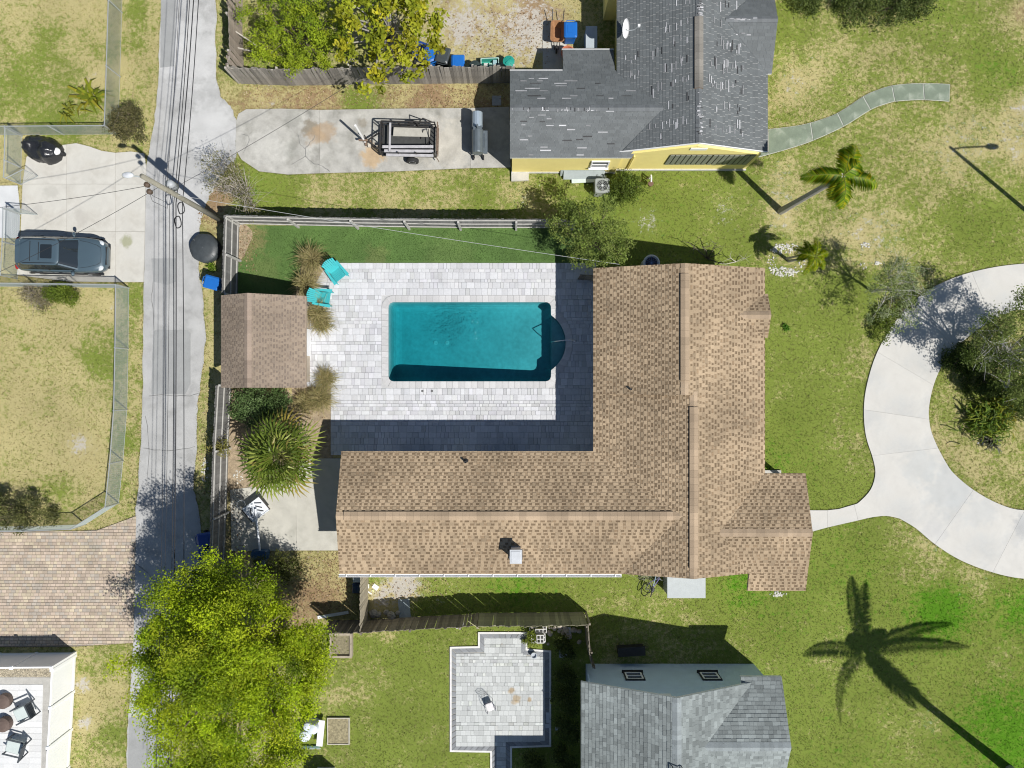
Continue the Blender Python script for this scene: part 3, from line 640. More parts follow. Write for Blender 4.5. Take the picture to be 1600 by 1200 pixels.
# ------------------------------------------------------------------ brick driveway
bk = P2([(-200, 833), (0, 831), (110, 830), (152, 828), (185, 818), (213, 805), (211, 900), (209, 1004), (120, 1010), (-200, 1012)])
bdrive = surf('brick_driveway', [bk], .028, mat('brick_sand', (.20, .175, .14), .95, .2, 10), 'tan and pink tumbled brick paver driveway beside the alley')
BKA = P2([(-200, 833), (158, 829), (158, 1007), (-200, 1012)]); BKB = P2([(140, 833), (213, 806), (209, 1004), (140, 1008)])
mb = MB(); rb = random.Random(2); bw, bh = .225, .155; row = 0
y = bk[-1][1] - .1; PALB = [(.46, .375, .285), (.50, .425, .31), (.43, .35, .275), (.48, .39, .31), (.41, .36, .30)]
while y < 13:
    y += 0
    if y > bk[5][1] + .1: break
    x = -26.5 + (row % 2) * bw / 2
    while x < bk[5][0] + .1:
        w = bw * rb.choice([1, 1, .72]); cxx, cyy = x + w / 2, y + bh / 2
        p = clip([(x + .006, y + .006), (x + w - .006, y + .006), (x + w - .006, y + bh - .006), (x + .006, y + bh - .006)], 0, 1, 1e9)
        p = clip_convex(p, BKA if cxx < g2(150, 0)[0] else BKB)
        if len(p) == 4 or len(p) == 5 or len(p) == 3:
            c = rb.choice(PALB); v = rb.uniform(.86, 1.14); h = .05 + rb.uniform(-.004, .004)
            q = inset(p, .012); p = p if area2(p) > 0 else p[::-1]; np_ = len(p)
            mb.add([(X, Y, h - .012) for X, Y in p] + [(X, Y, h) for X, Y in q], [list(range(np_, 2 * np_))] + [[k, (k + 1) % np_, np_ + (k + 1) % np_, np_ + k] for k in range(np_)], tuple(a * v for a in c))
        x += w
    y += bh; row += 1
tag(mb.build('bricks', mat('tumbled_brick', (1, 1, 1), .9, .12, 1.2, .1, 40, .2, 60, attr=True, stain=(.33, .31, .25), sscale=.7, sth=(.5, .9)), bdrive), kind='stuff')
# ------------------------------------------------------------------ roofs
def roof_frame(pts):
    """plane frame of a roof polygon: origin, u (level), v (up the slope), n"""
    P = [Vector(p) for p in pts]; n = Vector((0, 0, 0))
    for i in range(len(P)): n += P[i].cross(P[(i + 1) % len(P)])
    n.normalize()
    if n.z < 0: n = -n
    v = Vector((0, 0, 1)) - n * n.z; v = v.normalized() if v.length > 1e-4 else Vector((0, 1, 0)); u = v.cross(n)
    return P[0], u, v, n
def shingles(mb, pts, style, org=None, seed=0):
    O, u, v, n = roof_frame(pts)
    if org is not None: O = O + (Vector(org) - O) - n * (Vector(org) - O).dot(n)
    O = O - v * (O.z / v.z) if abs(v.z) > 1e-4 else O      # courses counted from z=0 so that neighbours line up
    uv = [((Vector(p) - O).dot(u), (Vector(p) - O).dot(v)) for p in pts]
    u0, u1 = min(p[0] for p in uv), max(p[0] for p in uv); v0, v1 = min(p[1] for p in uv), max(p[1] for p in uv)
    ex = style['exp']; th = style['th']; r0 = int(math.floor(v0 / ex)) - 1; r1 = int(math.ceil(v1 / ex)) + 1
    def W(a, b, h): return O + u * a + v * b + n * h
    for r in range(r0, r1):
        rn = random.Random(seed * 7919 + r * 31 + 5); x = math.floor((u0 - 1) / 40) * 40 + rn.uniform(0, .3); k = 0
        # the run starts far left so that pieces of one plane share their tabs
        while x < u1:
            w, parts = style['tab'](rn, r, k); k += 1
            if x + w > u0:
                for (fa, fb, c, hh) in parts:
                    q = [(x + .003, (r + fa) * ex), (x + w - .003, (r + fa) * ex), (x + w - .003, (r + fb) * ex), (x + .003, (r + fb) * ex)]
                    q = clip_convex(q, uv)
                    if len(q) >= 3:
                        b = r * ex; vs = [W(a_, b_, .004 + hh * th * (1 - (b_ - b) / ex * .85)) for a_, b_ in q]
                        if area2(q) < 0: vs = vs[::-1]
                        mb.poly(vs, c)
                        ymin = min(p[1] for p in q)
                        if abs(ymin - (r + fa) * ex) < 1e-6:
                            e = sorted([p for p in q if abs(p[1] - ymin) < 1e-6])
                            if len(e) >= 2:
                                a_, b_ = e[0], e[-1]; z_ = .004 + hh * th
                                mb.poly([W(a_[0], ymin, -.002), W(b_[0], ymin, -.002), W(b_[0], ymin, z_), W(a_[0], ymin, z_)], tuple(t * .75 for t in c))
            x += w
def style_tan(rn, r, k):
    if k % 2 == 0:
        w = rn.choice([.10, .12, .15, .18, .24]); v = rn.uniform(.9, 1.08); c = (.375 * v, .285 * v, .187 * v)
        if rn.random() < .16: c = tuple(a * .78 for a in c)
        return w, [(0, 1, c, 1.0)]
    w = rn.choice([.09, .11, .14, .18]); v = rn.uniform(.85, 1.15); d = (.185 * v, .132 * v, .082 * v); c = (.365, .277, .182)
    if rn.random() < .16: d = tuple(a * 1.45 for a in d)
    return w, [(0, .62, d, .35), (.62, 1, c, .8)]
def style_shed(rn, r, k):
    w, p = style_tan(rn, r, k); return w, [(a, b, (c[0] * .42 + .115, c[1] * .42 + .098, c[2] * .42 + .088), h) for a, b, c, h in p]
def style_dark(rn, r, k):
    w = rn.choice([.2, .25, .3, .33]); v = rn.uniform(.88, 1.12); c = (.115 * v, .126 * v, .128 * v)
    return w, [(0, 1, c, 1.0)]
def style_grey(rn, r, k):
    w = rn.choice([.16, .22, .28, .34]); v = rn.choice([rn.uniform(.75, 1.05), rn.uniform(.95, 1.3)]); c = (.225 * v, .25 * v, .245 * v)
    return w, [(0, 1, c, rn.choice([.6, 1.0]))]
TAN = dict(exp=.152, th=.020, tab=style_tan); SHEDT = dict(exp=.12, th=.014, tab=style_shed); DARK = dict(exp=.145, th=.010, tab=style_dark); GREY = dict(exp=.165, th=.02, tab=style_grey)
shingm = mat('asphalt_shingle', (1, 1, 1), .92, .22, .4, .18, 55, .4, 90, attr=True, spec=.2)
shing_lit = mat('asphalt_shingle_dark', (1, 1, 1), .7, .1, .8, .2, 70, .4, 90, attr=True, spec=.5)
def roof(parent, planes, style, deckmat, th=.13, name='roof', smat=None, seed=1):
    """planes: list of lists of convex pieces (each a list of (x,y,z))"""
    d = MB(); s = MB()
    for i, pieces in enumerate(planes):
        for p in pieces:
            q = p if area2([(a[0], a[1]) for a in p]) > 0 else p[::-1]; n = len(q)
            d.add(list(q) + [(a[0], a[1], a[2] - th) for a in q], [list(range(n)), list(range(2 * n - 1, n - 1, -1))] + [[(k + 1) % n, k, n + k, n + (k + 1) % n] for k in range(n)])
            shingles(s, q, style, pieces[0][0], seed + i)
    o = d.build(name, deckmat, parent, world=True)
    tag(s.build('shingles', smat or shingm, o), kind='stuff'); return o
def ridge_cap(parent, a, b, sl, sr, w=.17, m=None, col=(.375, .286, .197), lift=.02, step=.2, name='ridge_cap', kindstuff=True):
    """overlapping cap shingles along the ridge a->b, slopes sl / sr on its left / right"""
    a = Vector(a); b = Vector(b); d = b - a; L = d.length; d.normalize(); side = Vector((-d.y, d.x, 0)).normalized(); mb = MB(); k = 0; s = 0; rn = random.Random(int(L * 100))
    while s < L:
        e = min(s + step * 1.02, L); v = rn.uniform(.85, 1.12); p = a + d * s; q = a + d * e; c = tuple(t * v for t in col)
        hi = Vector((0, 0, lift + .012)); lo = Vector((0, 0, lift))
        for (sgn, slope) in ((1, sl), (-1, sr)):
            dn = side * sgn * w + Vector((0, 0, -slope * w))
            vs = [p + lo, q + hi, q + hi + dn, p + lo + dn]
            if sgn > 0: vs = vs[::-1]
            mb.poly(vs, c); ed = [vs[2] if sgn < 0 else vs[1], vs[3] if sgn < 0 else vs[0]]
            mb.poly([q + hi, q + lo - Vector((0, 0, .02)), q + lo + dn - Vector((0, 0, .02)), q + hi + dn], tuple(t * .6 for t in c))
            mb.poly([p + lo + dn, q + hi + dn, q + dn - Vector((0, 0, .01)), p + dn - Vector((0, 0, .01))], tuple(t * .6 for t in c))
        s += step
    o = mb.build(name, m or shingm, parent, world=True); 
    if kindstuff: tag(o, kind='stuff')
    return o
def ridge_vent(parent, a, b, sl, sr, w=.19, rise=.05, col=(.385, .292, .20), name='ridge_vent'):
    a = Vector(a); b = Vector(b); d = (b - a).normalized(); side = Vector((-d.y, d.x, 0)).normalized(); mb = MB(); L = (b - a).length; n = max(2, int(L / .3)); rn = random.Random(4)
    for k in range(n):
        p = a + d * (L * k / n); q = a + d * (L * (k + 1) / n - .004); v = rn.uniform(.85, 1.12); c = tuple(t * v for t in col)
        for sgn, slope in ((1, sl), (-1, sr)):
            dn = side * sgn * w + Vector((0, 0, -slope * w)); up = Vector((0, 0, rise + .015)); lo = Vector((0, 0, -.02))
            vs = [p + up, q + up, q + up + dn, p + up + dn]
            if sgn > 0: vs = vs[::-1]
            mb.poly(vs, c)
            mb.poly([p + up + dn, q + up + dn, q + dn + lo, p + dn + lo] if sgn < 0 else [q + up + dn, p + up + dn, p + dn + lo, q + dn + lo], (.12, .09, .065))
    for p in (a, b):
        l = side * w; mb.poly([p + Vector((0, 0, rise + .015)), p + l + Vector((0, 0, rise + .015 - sl * w)), p + l + Vector((0, 0, -.02 - sl * w)), p - l + Vector((0, 0, -.02 - sr * w)), p - l + Vector((0, 0, rise + .015 - sr * w))], (.3, .21, .14))
    return mb.build(name, shingm, parent, world=True)
def gable_wall(mb, a, b, ztop, apex, zapex, th=.15):
    """triangular wall infill between a and b (xy) with its apex above point apex"""
    a = Vector((*a, 0)); b = Vector((*b, 0)); d = (b - a).normalized(); n = Vector((-d.y, d.x, 0)) * th / 2
    P = [Vector((a.x, a.y, ztop)), Vector((b.x, b.y, ztop)), Vector((apex[0], apex[1], zapex))]
    mb.add([p + n for p in P] + [p - n for p in P], [[0, 1, 2], [5, 4, 3], [0, 3, 4, 1], [1, 4, 5, 2], [2, 5, 3, 0]])
def rect(x0, y0, x1, y1): return [(x0, y0), (x1, y0), (x1, y1), (x0, y1)]
glass = mat('window_glass', (.03, .04, .05), .08, 0, 1, 0, 1, spec=.8); whitep = mat('white_paint', (.78, .78, .77), .55, .04, 3, .03, 40); blackp = mat('black_paint', (.02, .02, .022), .5, .1, 4)
def window(parent, x0, z0, x1, z1, y, face=-1, fm=None, axis='x', split=True, fw=.07):
    """window on a wall facing -y (face=-1) / +y (axis x), or the same along x (axis y)"""
    fm = fm or whitep
    def T(a, o, z): return (a, y + face * o, z) if axis == 'x' else (y + face * o, a, z)
    cx, cz = (x0 + x1) / 2, (z0 + z1) / 2
    w = MB(); D = lambda l, d, h: (l, d, h) if axis == 'x' else (d, l, h)
    w.box(T(cx, .012, cz), D(x1 - x0, .03, z1 - z0)); wo_ = w.build('window', glass, parent, world=True)
    f = MB()
    for (a, c, l, h) in ((x0, cz, fw, z1 - z0 + fw), (x1, cz, fw, z1 - z0 + fw), (cx, z0, x1 - x0 - fw, fw), (cx, z1, x1 - x0 - fw, fw)): f.box(T(a, .03, c), D(l, .07, h))
    if split: f.box(T(cx, .032, cz), D(x1 - x0 - fw, .05, fw * .6))
    f.build('frame', fm, wo_); 
    s = MB().box(T(cx, .06, z0 - fw * .9), D(x1 - x0 + .16, .14, .05)); s.build('sill', fm, wo_); return wo_

# ================================================================== the main house
brownf = mat('tan_fascia', (.34, .26, .185), .8, .08, 4); stucco = mat('white_stucco', (.70, .69, .66), .9, .05, 2, .06, 50, .3, 80)
house = thing('main_house', 'large brown shingle roofed house wrapping around the pool', 'house', (4.0, -4.0, 0))
E = 2.7; xw, xe, yN, yS, yb = 3.66, 11.38, 5.22, -8.46, -.47; xr1, h1, xr2, h2 = 7.468, 4.0, 7.89, 3.86
s3 = (h2 - E) / (xr2 - xw); s4 = (h2 - E) / (xe - xr2); hW, yR, yWn, eWs = 3.72, -5.75, -3.03, 3.05; xl = -7.68
xJ = xw + (hW - E) / s3; xK = xw + (eWs - E) / s3
hP, yP, xP, yPn, yPs, xPe = 3.45, -6.55, xe - (3.45 - E) / s4, -4.03, -9.31, 13.22
sPs = (hP - E) / (yP - yPs); sPn = (hP - E) / (yPn - yP); zV = E + sPs * (yS - yPs); xV = xe - (zV - E) / s4
z3 = lambda x: E + s3 * (x - xw); z4 = lambda x: E + s4 * (xe - x); zWn = lambda y: E + (hW - E) * (yWn - y) / (yWn - yR); zWs = lambda y: eWs + (hW - eWs) * (y - yS) / (yR - yS)
zPs = lambda y: E + sPs * (y - yPs); zPn = lambda y: E + sPn * (yPn - y)
planes = [
    [[(xw, yN, E), (xw, yb, E), (xr1, yb, h1), (xr1, yN, h1)]],
    [[(xr1, yN, h1), (xr1, yb, h1), (xe, yb, E), (xe, yN, E)]],
    [[(xw, yb, E), (xw, yWn, E), (xJ, yR, z3(xJ)), (xr2, yR, h2), (xr2, yb, h2)], [(xJ, yR, z3(xJ)), (xK, yS, z3(xK)), (xr2, yS, h2), (xr2, yR, h2)]],
    [[(xr2, yb, h2), (xr2, yP, h2), (xP, yP, z4(xP)), (xe, yPn, E), (xe, yb, E)], [(xr2, yP, h2), (xr2, yS, h2), (xV, yS, z4(xV)), (xP, yP, z4(xP))]],
    [[(xP, yP, hP), (xe, yPn, E), (xPe, yPn, E), (xPe, yP, hP)]],
    [[(xP, yP, hP), (xPe, yP, hP), (xPe, yS, zPs(yS)), (xV, yS, zPs(yS))], [(10.6, yS, zPs(yS)), (xPe, yS, zPs(yS)), (xPe, yPs, E), (10.6, yPs, E)]],
    [[(xl, yWn, E), (xw, yWn, E), (xJ, yR, hW), (xl, yR, hW)]],
    [[(xl, yR, hW), (xJ, yR, hW), (xK, yS, eWs), (xl, yS, eWs)]],
    [[(10.02, 3.07, 3.11), (11.40, 4.05, 2.71), (11.52, 4.05, 2.71), (11.52, 3.07, 3.11)]],
    [[(10.02, 3.07, 3.11), (11.52, 3.07, 3.11), (11.52, 2.09, 2.71), (11.40, 2.09, 2.71)]]]
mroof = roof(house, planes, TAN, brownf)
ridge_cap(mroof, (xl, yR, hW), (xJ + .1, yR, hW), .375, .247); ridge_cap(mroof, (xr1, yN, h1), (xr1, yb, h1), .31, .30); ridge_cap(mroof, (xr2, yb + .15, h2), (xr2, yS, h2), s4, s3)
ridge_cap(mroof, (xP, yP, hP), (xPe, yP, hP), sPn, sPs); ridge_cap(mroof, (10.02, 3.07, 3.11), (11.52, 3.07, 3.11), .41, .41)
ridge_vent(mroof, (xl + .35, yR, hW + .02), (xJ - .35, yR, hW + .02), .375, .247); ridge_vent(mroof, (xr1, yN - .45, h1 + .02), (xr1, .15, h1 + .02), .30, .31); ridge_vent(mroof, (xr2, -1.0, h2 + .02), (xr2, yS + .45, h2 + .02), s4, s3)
w = MB()
w.prism(rect(4.1, -8.1, 10.95, 4.85), 0, E - .12); w.prism(rect(-7.35, -8.1, 4.098, -3.45), 0, E - .13); w.prism(rect(10.952, -8.95, 12.9, -8.8), 0, .9)
gable_wall(w, (4.1, 4.77), (10.95, 4.77), E - .14, (7.5, 4.77), 3.70); gable_wall(w, (-7.27, -3.45), (-7.27, -8.1), E - .14, (-7.27, -5.75), 3.55); gable_wall(w, (4.3, -8.02), (10.9, -8.02), E - .14, (7.9, -8.02), 3.68)
w.prism(rect(-7.34, -8.09, 4.0, -7.9), E - .14, 2.93)
w.build('wall', stucco, house, world=True)
pc = MB()
for (x, y) in ((12.95, -4.4), (12.95, -6.6), (12.95, -8.95)): pc.build('porch_post', whitep, house) if False else MB().box((x, y, E / 2 - .05), (.16, .16, E - .1)).build('porch_post', whitep, house, world=True)
MB().prism(rect(10.96, -9.0, 13.1, -4.2), 0, .12).build('porch_slab', conc_old, house, world=True)
gw = MB(); gable_wall(gw, (12.95, -4.3), (12.95, -9.05), E - .14, (12.95, -6.6), 3.28); gw.build('porch_gable', stucco, house, world=True)
window(house, -5.5, .1, -3.6, 2.05, -3.45, 1); window(house, -1.5, .1, .9, 2.05, -3.45, 1); window(house, .5, .9, 2.6, 2.0, 4.1, -1, axis='y'); window(house, 6.0, .9, 7.2, 2.0, 4.85, 1); window(house, -6.5, 1, -5.3, 2.1, -8.1, -1); window(house, 0, 1, 1.4, 2.1, -8.1, -1); window(house, 2.2, .9, 3.9, 2.0, 10.95, 1, axis='y'); window(house, -2.8, .9, -1.2, 2.0, 10.95, 1, axis='y')
dr = MB().box((10.975, -6.6, 1.1), (.07, .95, 2.1)); dro = dr.build('door', mat('teal_door', (.10, .16, .17), .5), house, world=True); MB().blob((11.05, -6.25, 1.05), (.04, .04, .04)).build('handle', chrome, dro)
# gutter with brackets along the south eave
gu = MB(); ys_ = yS - .012
gu.box(((xl + xK) / 2 - .05, ys_ - .115, eWs - .03), (xK - xl, .02, .10)); gu.box(((xl + xK) / 2 - .05, ys_ - .06, eWs - .075), (xK - xl, .1, .012)); gu.box(((xl + xK) / 2 - .05, ys_ - .006, eWs - .06), (xK - xl, .012, .1))
guo = gu.build('gutter', whitep, mroof)
for k in range(12):
    x = xl + .3 + k * 1.09; MB().box((x, ys_ - .06, eWs + .016), (.04, .12, .01)).build('bracket', whitep, guo)
MB().tube([(4.4, ys_ - .06, eWs - .08), (4.4, ys_ - .06, eWs - .3), (4.4, -8.16, eWs - .6), (4.4, -8.16, .1)], .04, 6).build('downspout', whitep, guo)
# chimney with metal cap, and vent pipes
ch = thing('chimney', 'boxy pale metal chimney on the brown roof', 'chimney', G(807, 872, 3.3)) if False else None
c0 = G(806, 868, 4.0); zz0 = zWs(c0.y)
chm = MB().box((c0.x, c0.y, zz0 + .32), (.42, .50, 1.0)); cho = chm.build('chimney', mat('chimney_stucco', (.55, .56, .56), .85, .08, 3, .06, 30), mroof)
MB().box((c0.x, c0.y, zz0 + .895), (.52, .60, .05)).box((c0.x, c0.y, zz0 + .93), (.4, .48, .03)).build('chimney_cap', mat('galvanised', (.52, .54, .56), .4, .08, 5, metal=.6), cho)
MB().box((c0.x, c0.y, zz0 + .02), (.60, .68, .05)).build('flashing', mat('dark_metal', (.06, .062, .065), .5), cho)
for (px, py, zf) in ((727, 722, zWn), (984, 608, lambda y: z3(0) if False else 0)):
    p = G(px, py, 3.1); z = zWn(p.y) if px < 900 else z3(p.x)
    v = MB().lathe([(.05, -.05), (.05, .3), (.035, .3), (.035, .26)], (p.x, p.y, z), 10).lathe([(.14, -.02), (.06, .06)], (p.x, p.y, z), 10); v.build('vent_pipe', blackp, mroof)

# ================================================================== pool shed
shed = thing('pool_shed', 'small brown gabled shed between the alley and the pool', 'shed', (-11.5, 2.0, 0))
sx0, sxr, sx1, sy0, sy1 = -13.32, -11.80, -9.51, -.17, 4.06; za_, zr_, zb_ = 2.15, 3.0, 1.9
sr_ = roof(shed, [[[(sx0, sy1, za_), (sx0, sy0, za_), (sxr, sy0, zr_), (sxr, sy1, zr_)]], [[(sxr, sy1, zr_), (sxr, sy0, zr_), (sx1, sy0, zb_), (sx1, sy1, zb_)]]], SHEDT, brownf, seed=20)
ridge_cap(sr_, (sxr, sy1, zr_), (sxr, sy0, zr_), .48, .56, col=(.30, .235, .185))
w = MB(); w.prism(rect(-13.05, .1, -9.85, 3.78), 0, 1.9); gable_wall(w, (-13.05, 3.7), (-9.85, 3.7), 1.89, (-11.8, 3.7), 2.8); gable_wall(w, (-13.05, .18), (-9.85, .18), 1.89, (-11.8, .18), 2.8); w.build('wall', mat('shed_board', (.42, .36, .28), .85, .1, 3), shed, world=True)
MB().box((-9.83, 2.0, .95), (.05, 1.3, 1.8)).build('door', whitep, shed, world=True)

# ================================================================== the yellow house
yel = mat('yellow_stucco', (.86, .73, .27), .85, .03, 2, .03, 50, .2, 80); yh = thing('yellow_house', 'yellow house with worn charcoal shingle roof', 'house', (5, 13, 0))
Yw, Ye, Yr, YE, Yh, YS, YN = 4.77, 11.62, 8.18, 2.4, 3.6, 10.56, 26.0; sl_ = (Yh - YE) / (Yr - Yw)
wy0, wy1, wyr, wE, wH = 10.3, 14.27, 12.28, 2.35, 3.1; sw_ = (wH - wE) / (wyr - wy0); xj = Yw + (wH - YE) / sl_
zyn = lambda y: wH - sw_ * (y - wyr); zys = lambda y: wE + sw_ * (y - wy0); zyw = lambda x: YE + sl_ * (x - Yw); zye = lambda x: YE + sl_ * (Ye - x)
yv = wyr + (wH - YE) / sw_; ycg = 16.2; hcg = 3.15; xcg = Ye - (hcg - YE) / sl_; ycs = ycg - (hcg - YE) / .357
planes = [
    [[(-.09, wyr, wH), (xj, wyr, wH), (Yw, yv, zyn(yv)), (-.09, yv, zyn(yv))], [(-.09, yv, zyn(yv)), (Yw, yv, zyn(yv)), (Yw, wy1, zyn(wy1)), (-.09, wy1, zyn(wy1))], [(2.34, wy1, zyn(wy1)), (4.68, wy1, zyn(wy1)), (4.68, 15.43, zyn(15.43)), (2.34, 15.43, zyn(15.43))]],
    [[(-.09, wy0, wE), (5.45, wy0, wE), (xj, wyr, wH), (-.09, wyr, wH)]],
    [[(Yw, YN, YE), (Yw, yv, YE), (xj, wyr, zyw(xj)), (Yr, wyr, Yh), (Yr, YN, Yh)], [(xj, wyr, zyw(xj)), (5.0, YS, zyw(5.0)), (Yr, YS, Yh), (Yr, wyr, Yh)]],
    [[(Yr, YN, Yh), (Yr, YS, Yh), (Ye, YS, YE), (Ye, YN, YE)]],
    [[(xcg, ycg, hcg + .01), (11.8, ycg, hcg + .01), (11.8, ycs, YE + .01), (Ye, ycs, YE + .01)]], [[(xcg, ycg, hcg + .01), (Ye, 2 * ycg - ycs, YE + .01), (11.8, 2 * ycg - ycs, YE + .01), (11.8, ycg, hcg + .01)]]]
yroof = roof(yh, planes, DARK, whitep, th=.10, smat=shing_lit, seed=40)
ridge_cap(yroof, (-.09, wyr, wH), (xj, wyr, wH), sw_, sw_, col=(.13, .14, .145), m=shing_lit, w=.14); ridge_cap(yroof, (Yr, YN, Yh), (Yr, YS, Yh), sl_, sl_, col=(.13, .14, .145), m=shing_lit, w=.14)
ridge_cap(yroof, (xcg, ycg, hcg + .01), (11.8, ycg, hcg + .01), .357, .357, col=(.13, .14, .145), m=shing_lit, w=.14)
p0 = G(1091, 26, Yh); p1 = G(1091, 138, Yh); ridge_vent(yroof, (Yr, p0.y, Yh + .02), (Yr, p1.y, Yh + .02), sl_, sl_, col=(.22, .205, .18))
# lifted and torn tabs: pale exposed strips, in bunched columns
torn = MB(); rt = random.Random(8)
def tear(plane_z, x, y, along, L, up, light):
    z = plane_z; d = Vector((1, 0, 0)) if along == 'x' else Vector((0, 1, 0)); q = Vector((0, 1, 0)) if along == 'x' else Vector((1, 0, 0)); w_ = rt.uniform(.025, .05)
    P = [Vector((x, y, 0)) - d * L / 2, Vector((x, y, 0)) + d * L / 2]
    vs = [P[0] - q * w_ / 2, P[1] - q * w_ / 2, P[1] + q * w_ / 2, P[0] + q * w_ / 2]
    vs = [Vector((v_.x, v_.y, z(v_) + .022 + rt.uniform(0, .012))) for v_ in vs]
    if (vs[1] - vs[0]).cross(vs[2] - vs[1]).z < 0: vs = vs[::-1]
    n_ = len(vs); torn.add(vs + [v_ - Vector((0, 0, .02)) for v_ in vs], [list(range(4))] + [[(k + 1) % 4, k, 4 + k, 4 + (k + 1) % 4] for k in range(4)], light)
ZN = lambda v_: zyn(v_.y); ZS = lambda v_: zys(v_.y); ZW = lambda v_: zyw(v_.x); ZE = lambda v_: zye(v_.x)
def lt(): v_ = rt.choice([.28, .4, .5, .05]) * rt.uniform(.8, 1.1); return (v_, v_, v_ * 1.02)
for cpx in (822, 852, 884, 912, 948, 975):
    for k in range(13):
        py = 178 + k * 5 + rt.uniform(-1, 1)
        if rt.random() < .5 and cpx + 10 < 985 - max(0, (200 - py)) * 0: p = G(cpx + rt.uniform(-8, 8), py, 2.7); tear(ZS, p.x, p.y, 'x', rt.uniform(.15, .5), 1, lt())
for cpx, a_ in ((825, .9), (850, 1), (885, .5), (915, .5), (945, .4), (975, .3)):
    for k in range(10):
        py = 120 + k * 4.6
        if rt.random() < a_ * .6: p = G(cpx + rt.uniform(-12, 12), py, 2.7); tear(ZN, p.x, p.y, 'x', rt.uniform(.15, .6), 1, lt())
for cpx, ylist in ((1050, (5, 45, 70, 105, 130, 165, 190)), (1068, (5, 40, 66, 100, 128, 160, 192)), (1035, (45, 75, 105, 135, 195, 215)), (1020, (80, 140, 195)), (1060, (130, 195, 100)), (1000, (80, 112)), (985, (85, 110))):
    for yy in ylist:
        for _ in range(2): p = G(cpx + rt.uniform(-7, 7), yy + rt.uniform(-4, 4), 3.1); tear(ZW, p.x, p.y, 'y', rt.uniform(.12, .4), 1, lt())
for cpx in (1108, 1116, 1128, 1135, 1142, 1152, 1160):
    for yy in (10, 35, 66, 75, 100, 106, 130, 136, 165, 172, 195, 205):
        for _ in range(2):
            if rt.random() < .36: p = G(cpx + rt.uniform(-4, 4), yy + rt.uniform(-4, 4), 3.1); tear(ZE, p.x, p.y, 'y', rt.uniform(.12, .45), 1, lt())
for k in range(46): p = G(1094 + rt.uniform(-4, 4), rt.choice([rt.uniform(2, 24), rt.uniform(140, 215)]), Yh); tear(lambda v_: Yh - sl_ * abs(v_.x - Yr) + .02, p.x, p.y, 'x', rt.uniform(.06, .16), 1, lt())
for k in range(22): p = G(rt.uniform(800, 965), 170 + rt.uniform(-1, 3), wH); tear(lambda v_: wH - sw_ * abs(v_.y - wyr) + .02, p.x, p.y, 'y', rt.uniform(.06, .14), 1, lt())
for k in range(14): p = G(rt.uniform(1140, 1180), rt.choice([33, 52, 34]) + rt.uniform(-2, 2), 3.0); tear(lambda v_: max(ZE(v_), hcg - .357 * abs(v_.y - ycg)) + .015, p.x, p.y, 'x', rt.uniform(.1, .2), 1, lt())
tag(torn.build('torn_tabs', mat('torn_tab', (1, 1, 1), .8, attr=True), yroof), kind='stuff')
w = MB(); w.prism(rect(5.02, 10.46, 11.35, 25.8), 0, YE - .11); w.prism(rect(0.0, 10.315, 5.018, 14.0), 0, wE - .05); w.prism(rect(4.44, 17.75, 5.019, 25.5), 0, 2.2); w.prism(rect(2.5, 14.002, 4.6, 15.2), 0, 1.8)
gable_wall(w, (5.02, 10.535), (11.35, 10.535), YE - .12, (Yr, 10.535), 3.44); gable_wall(w, (.08, 10.35), (.08, 14.0), wE - .06, (.08, wyr), 2.95); w.build('wall', yel, yh, world=True)
pl = MB(); pl.box((2.5, 10.30, .08), (5.05, .05, .16)).box((8.18, 10.43, .08), (6.4, .06, .16)); pl.build('plinth', mat('grey_plinth', (.5, .5, .48), .9, .1, 4), yh, world=True)
for a_, b_ in (((Yw, YS - .012, YE - .05), (Yr, YS - .012, Yh - .05)), ((Yr, YS - .012, Yh - .05), (Ye, YS - .012, YE - .05)), ((2.3, 15.445, zyn(15.43) - .03), (4.7, 15.445, zyn(15.43) - .03)), ((-.1, 14.285, zyn(wy1) - .03), (2.3, 14.285, zyn(wy1) - .03))):
    MB().bar(a_, b_, .03, .12).build('drip_edge', whitep, yroof)
window(yh, 3.72, .95, 4.5, 1.85, 10.315, -1); MB().box((8.3, 10.45, 3.1), (.75, .04, .26)).build('gable_vent', whitep, yh, world=True)
shut = mat('shutter_metal', (.26, .27, .235), .5, .1, 3, .05, 30, metal=.3)
for (pa, pb) in ((1042, 1107), (1108, 1173)):            # corrugated storm panels over the front windows
    a_ = (pa - 800) / S * (H - 1.5) / H; b_ = (pb - 800) / S * (H - 1.5) / H; nslat = 8
    for k in range(nslat):
        x0, x1 = a_ + (b_ - a_) * k / nslat, a_ + (b_ - a_) * (k + 1) / nslat
        MB().box(((x0 + x1) / 2 - .02, 10.435, 1.62), (x1 - x0 - .05, .05, 1.35)).build('storm_panel', shut, yh, world=True)
    MB().box(((a_ + b_) / 2, 10.448, 1.62), (b_ - a_, .03, 1.4)).build('panel_frame', mat('shutter_dark', (.05, .05, .045), .6), yh, world=True)
ds = MB().tube([(5.6, 10.40, YE - .15), (5.6, 10.40, .3)], .035, 6); ds.build('downspout', yel, yh, world=True)

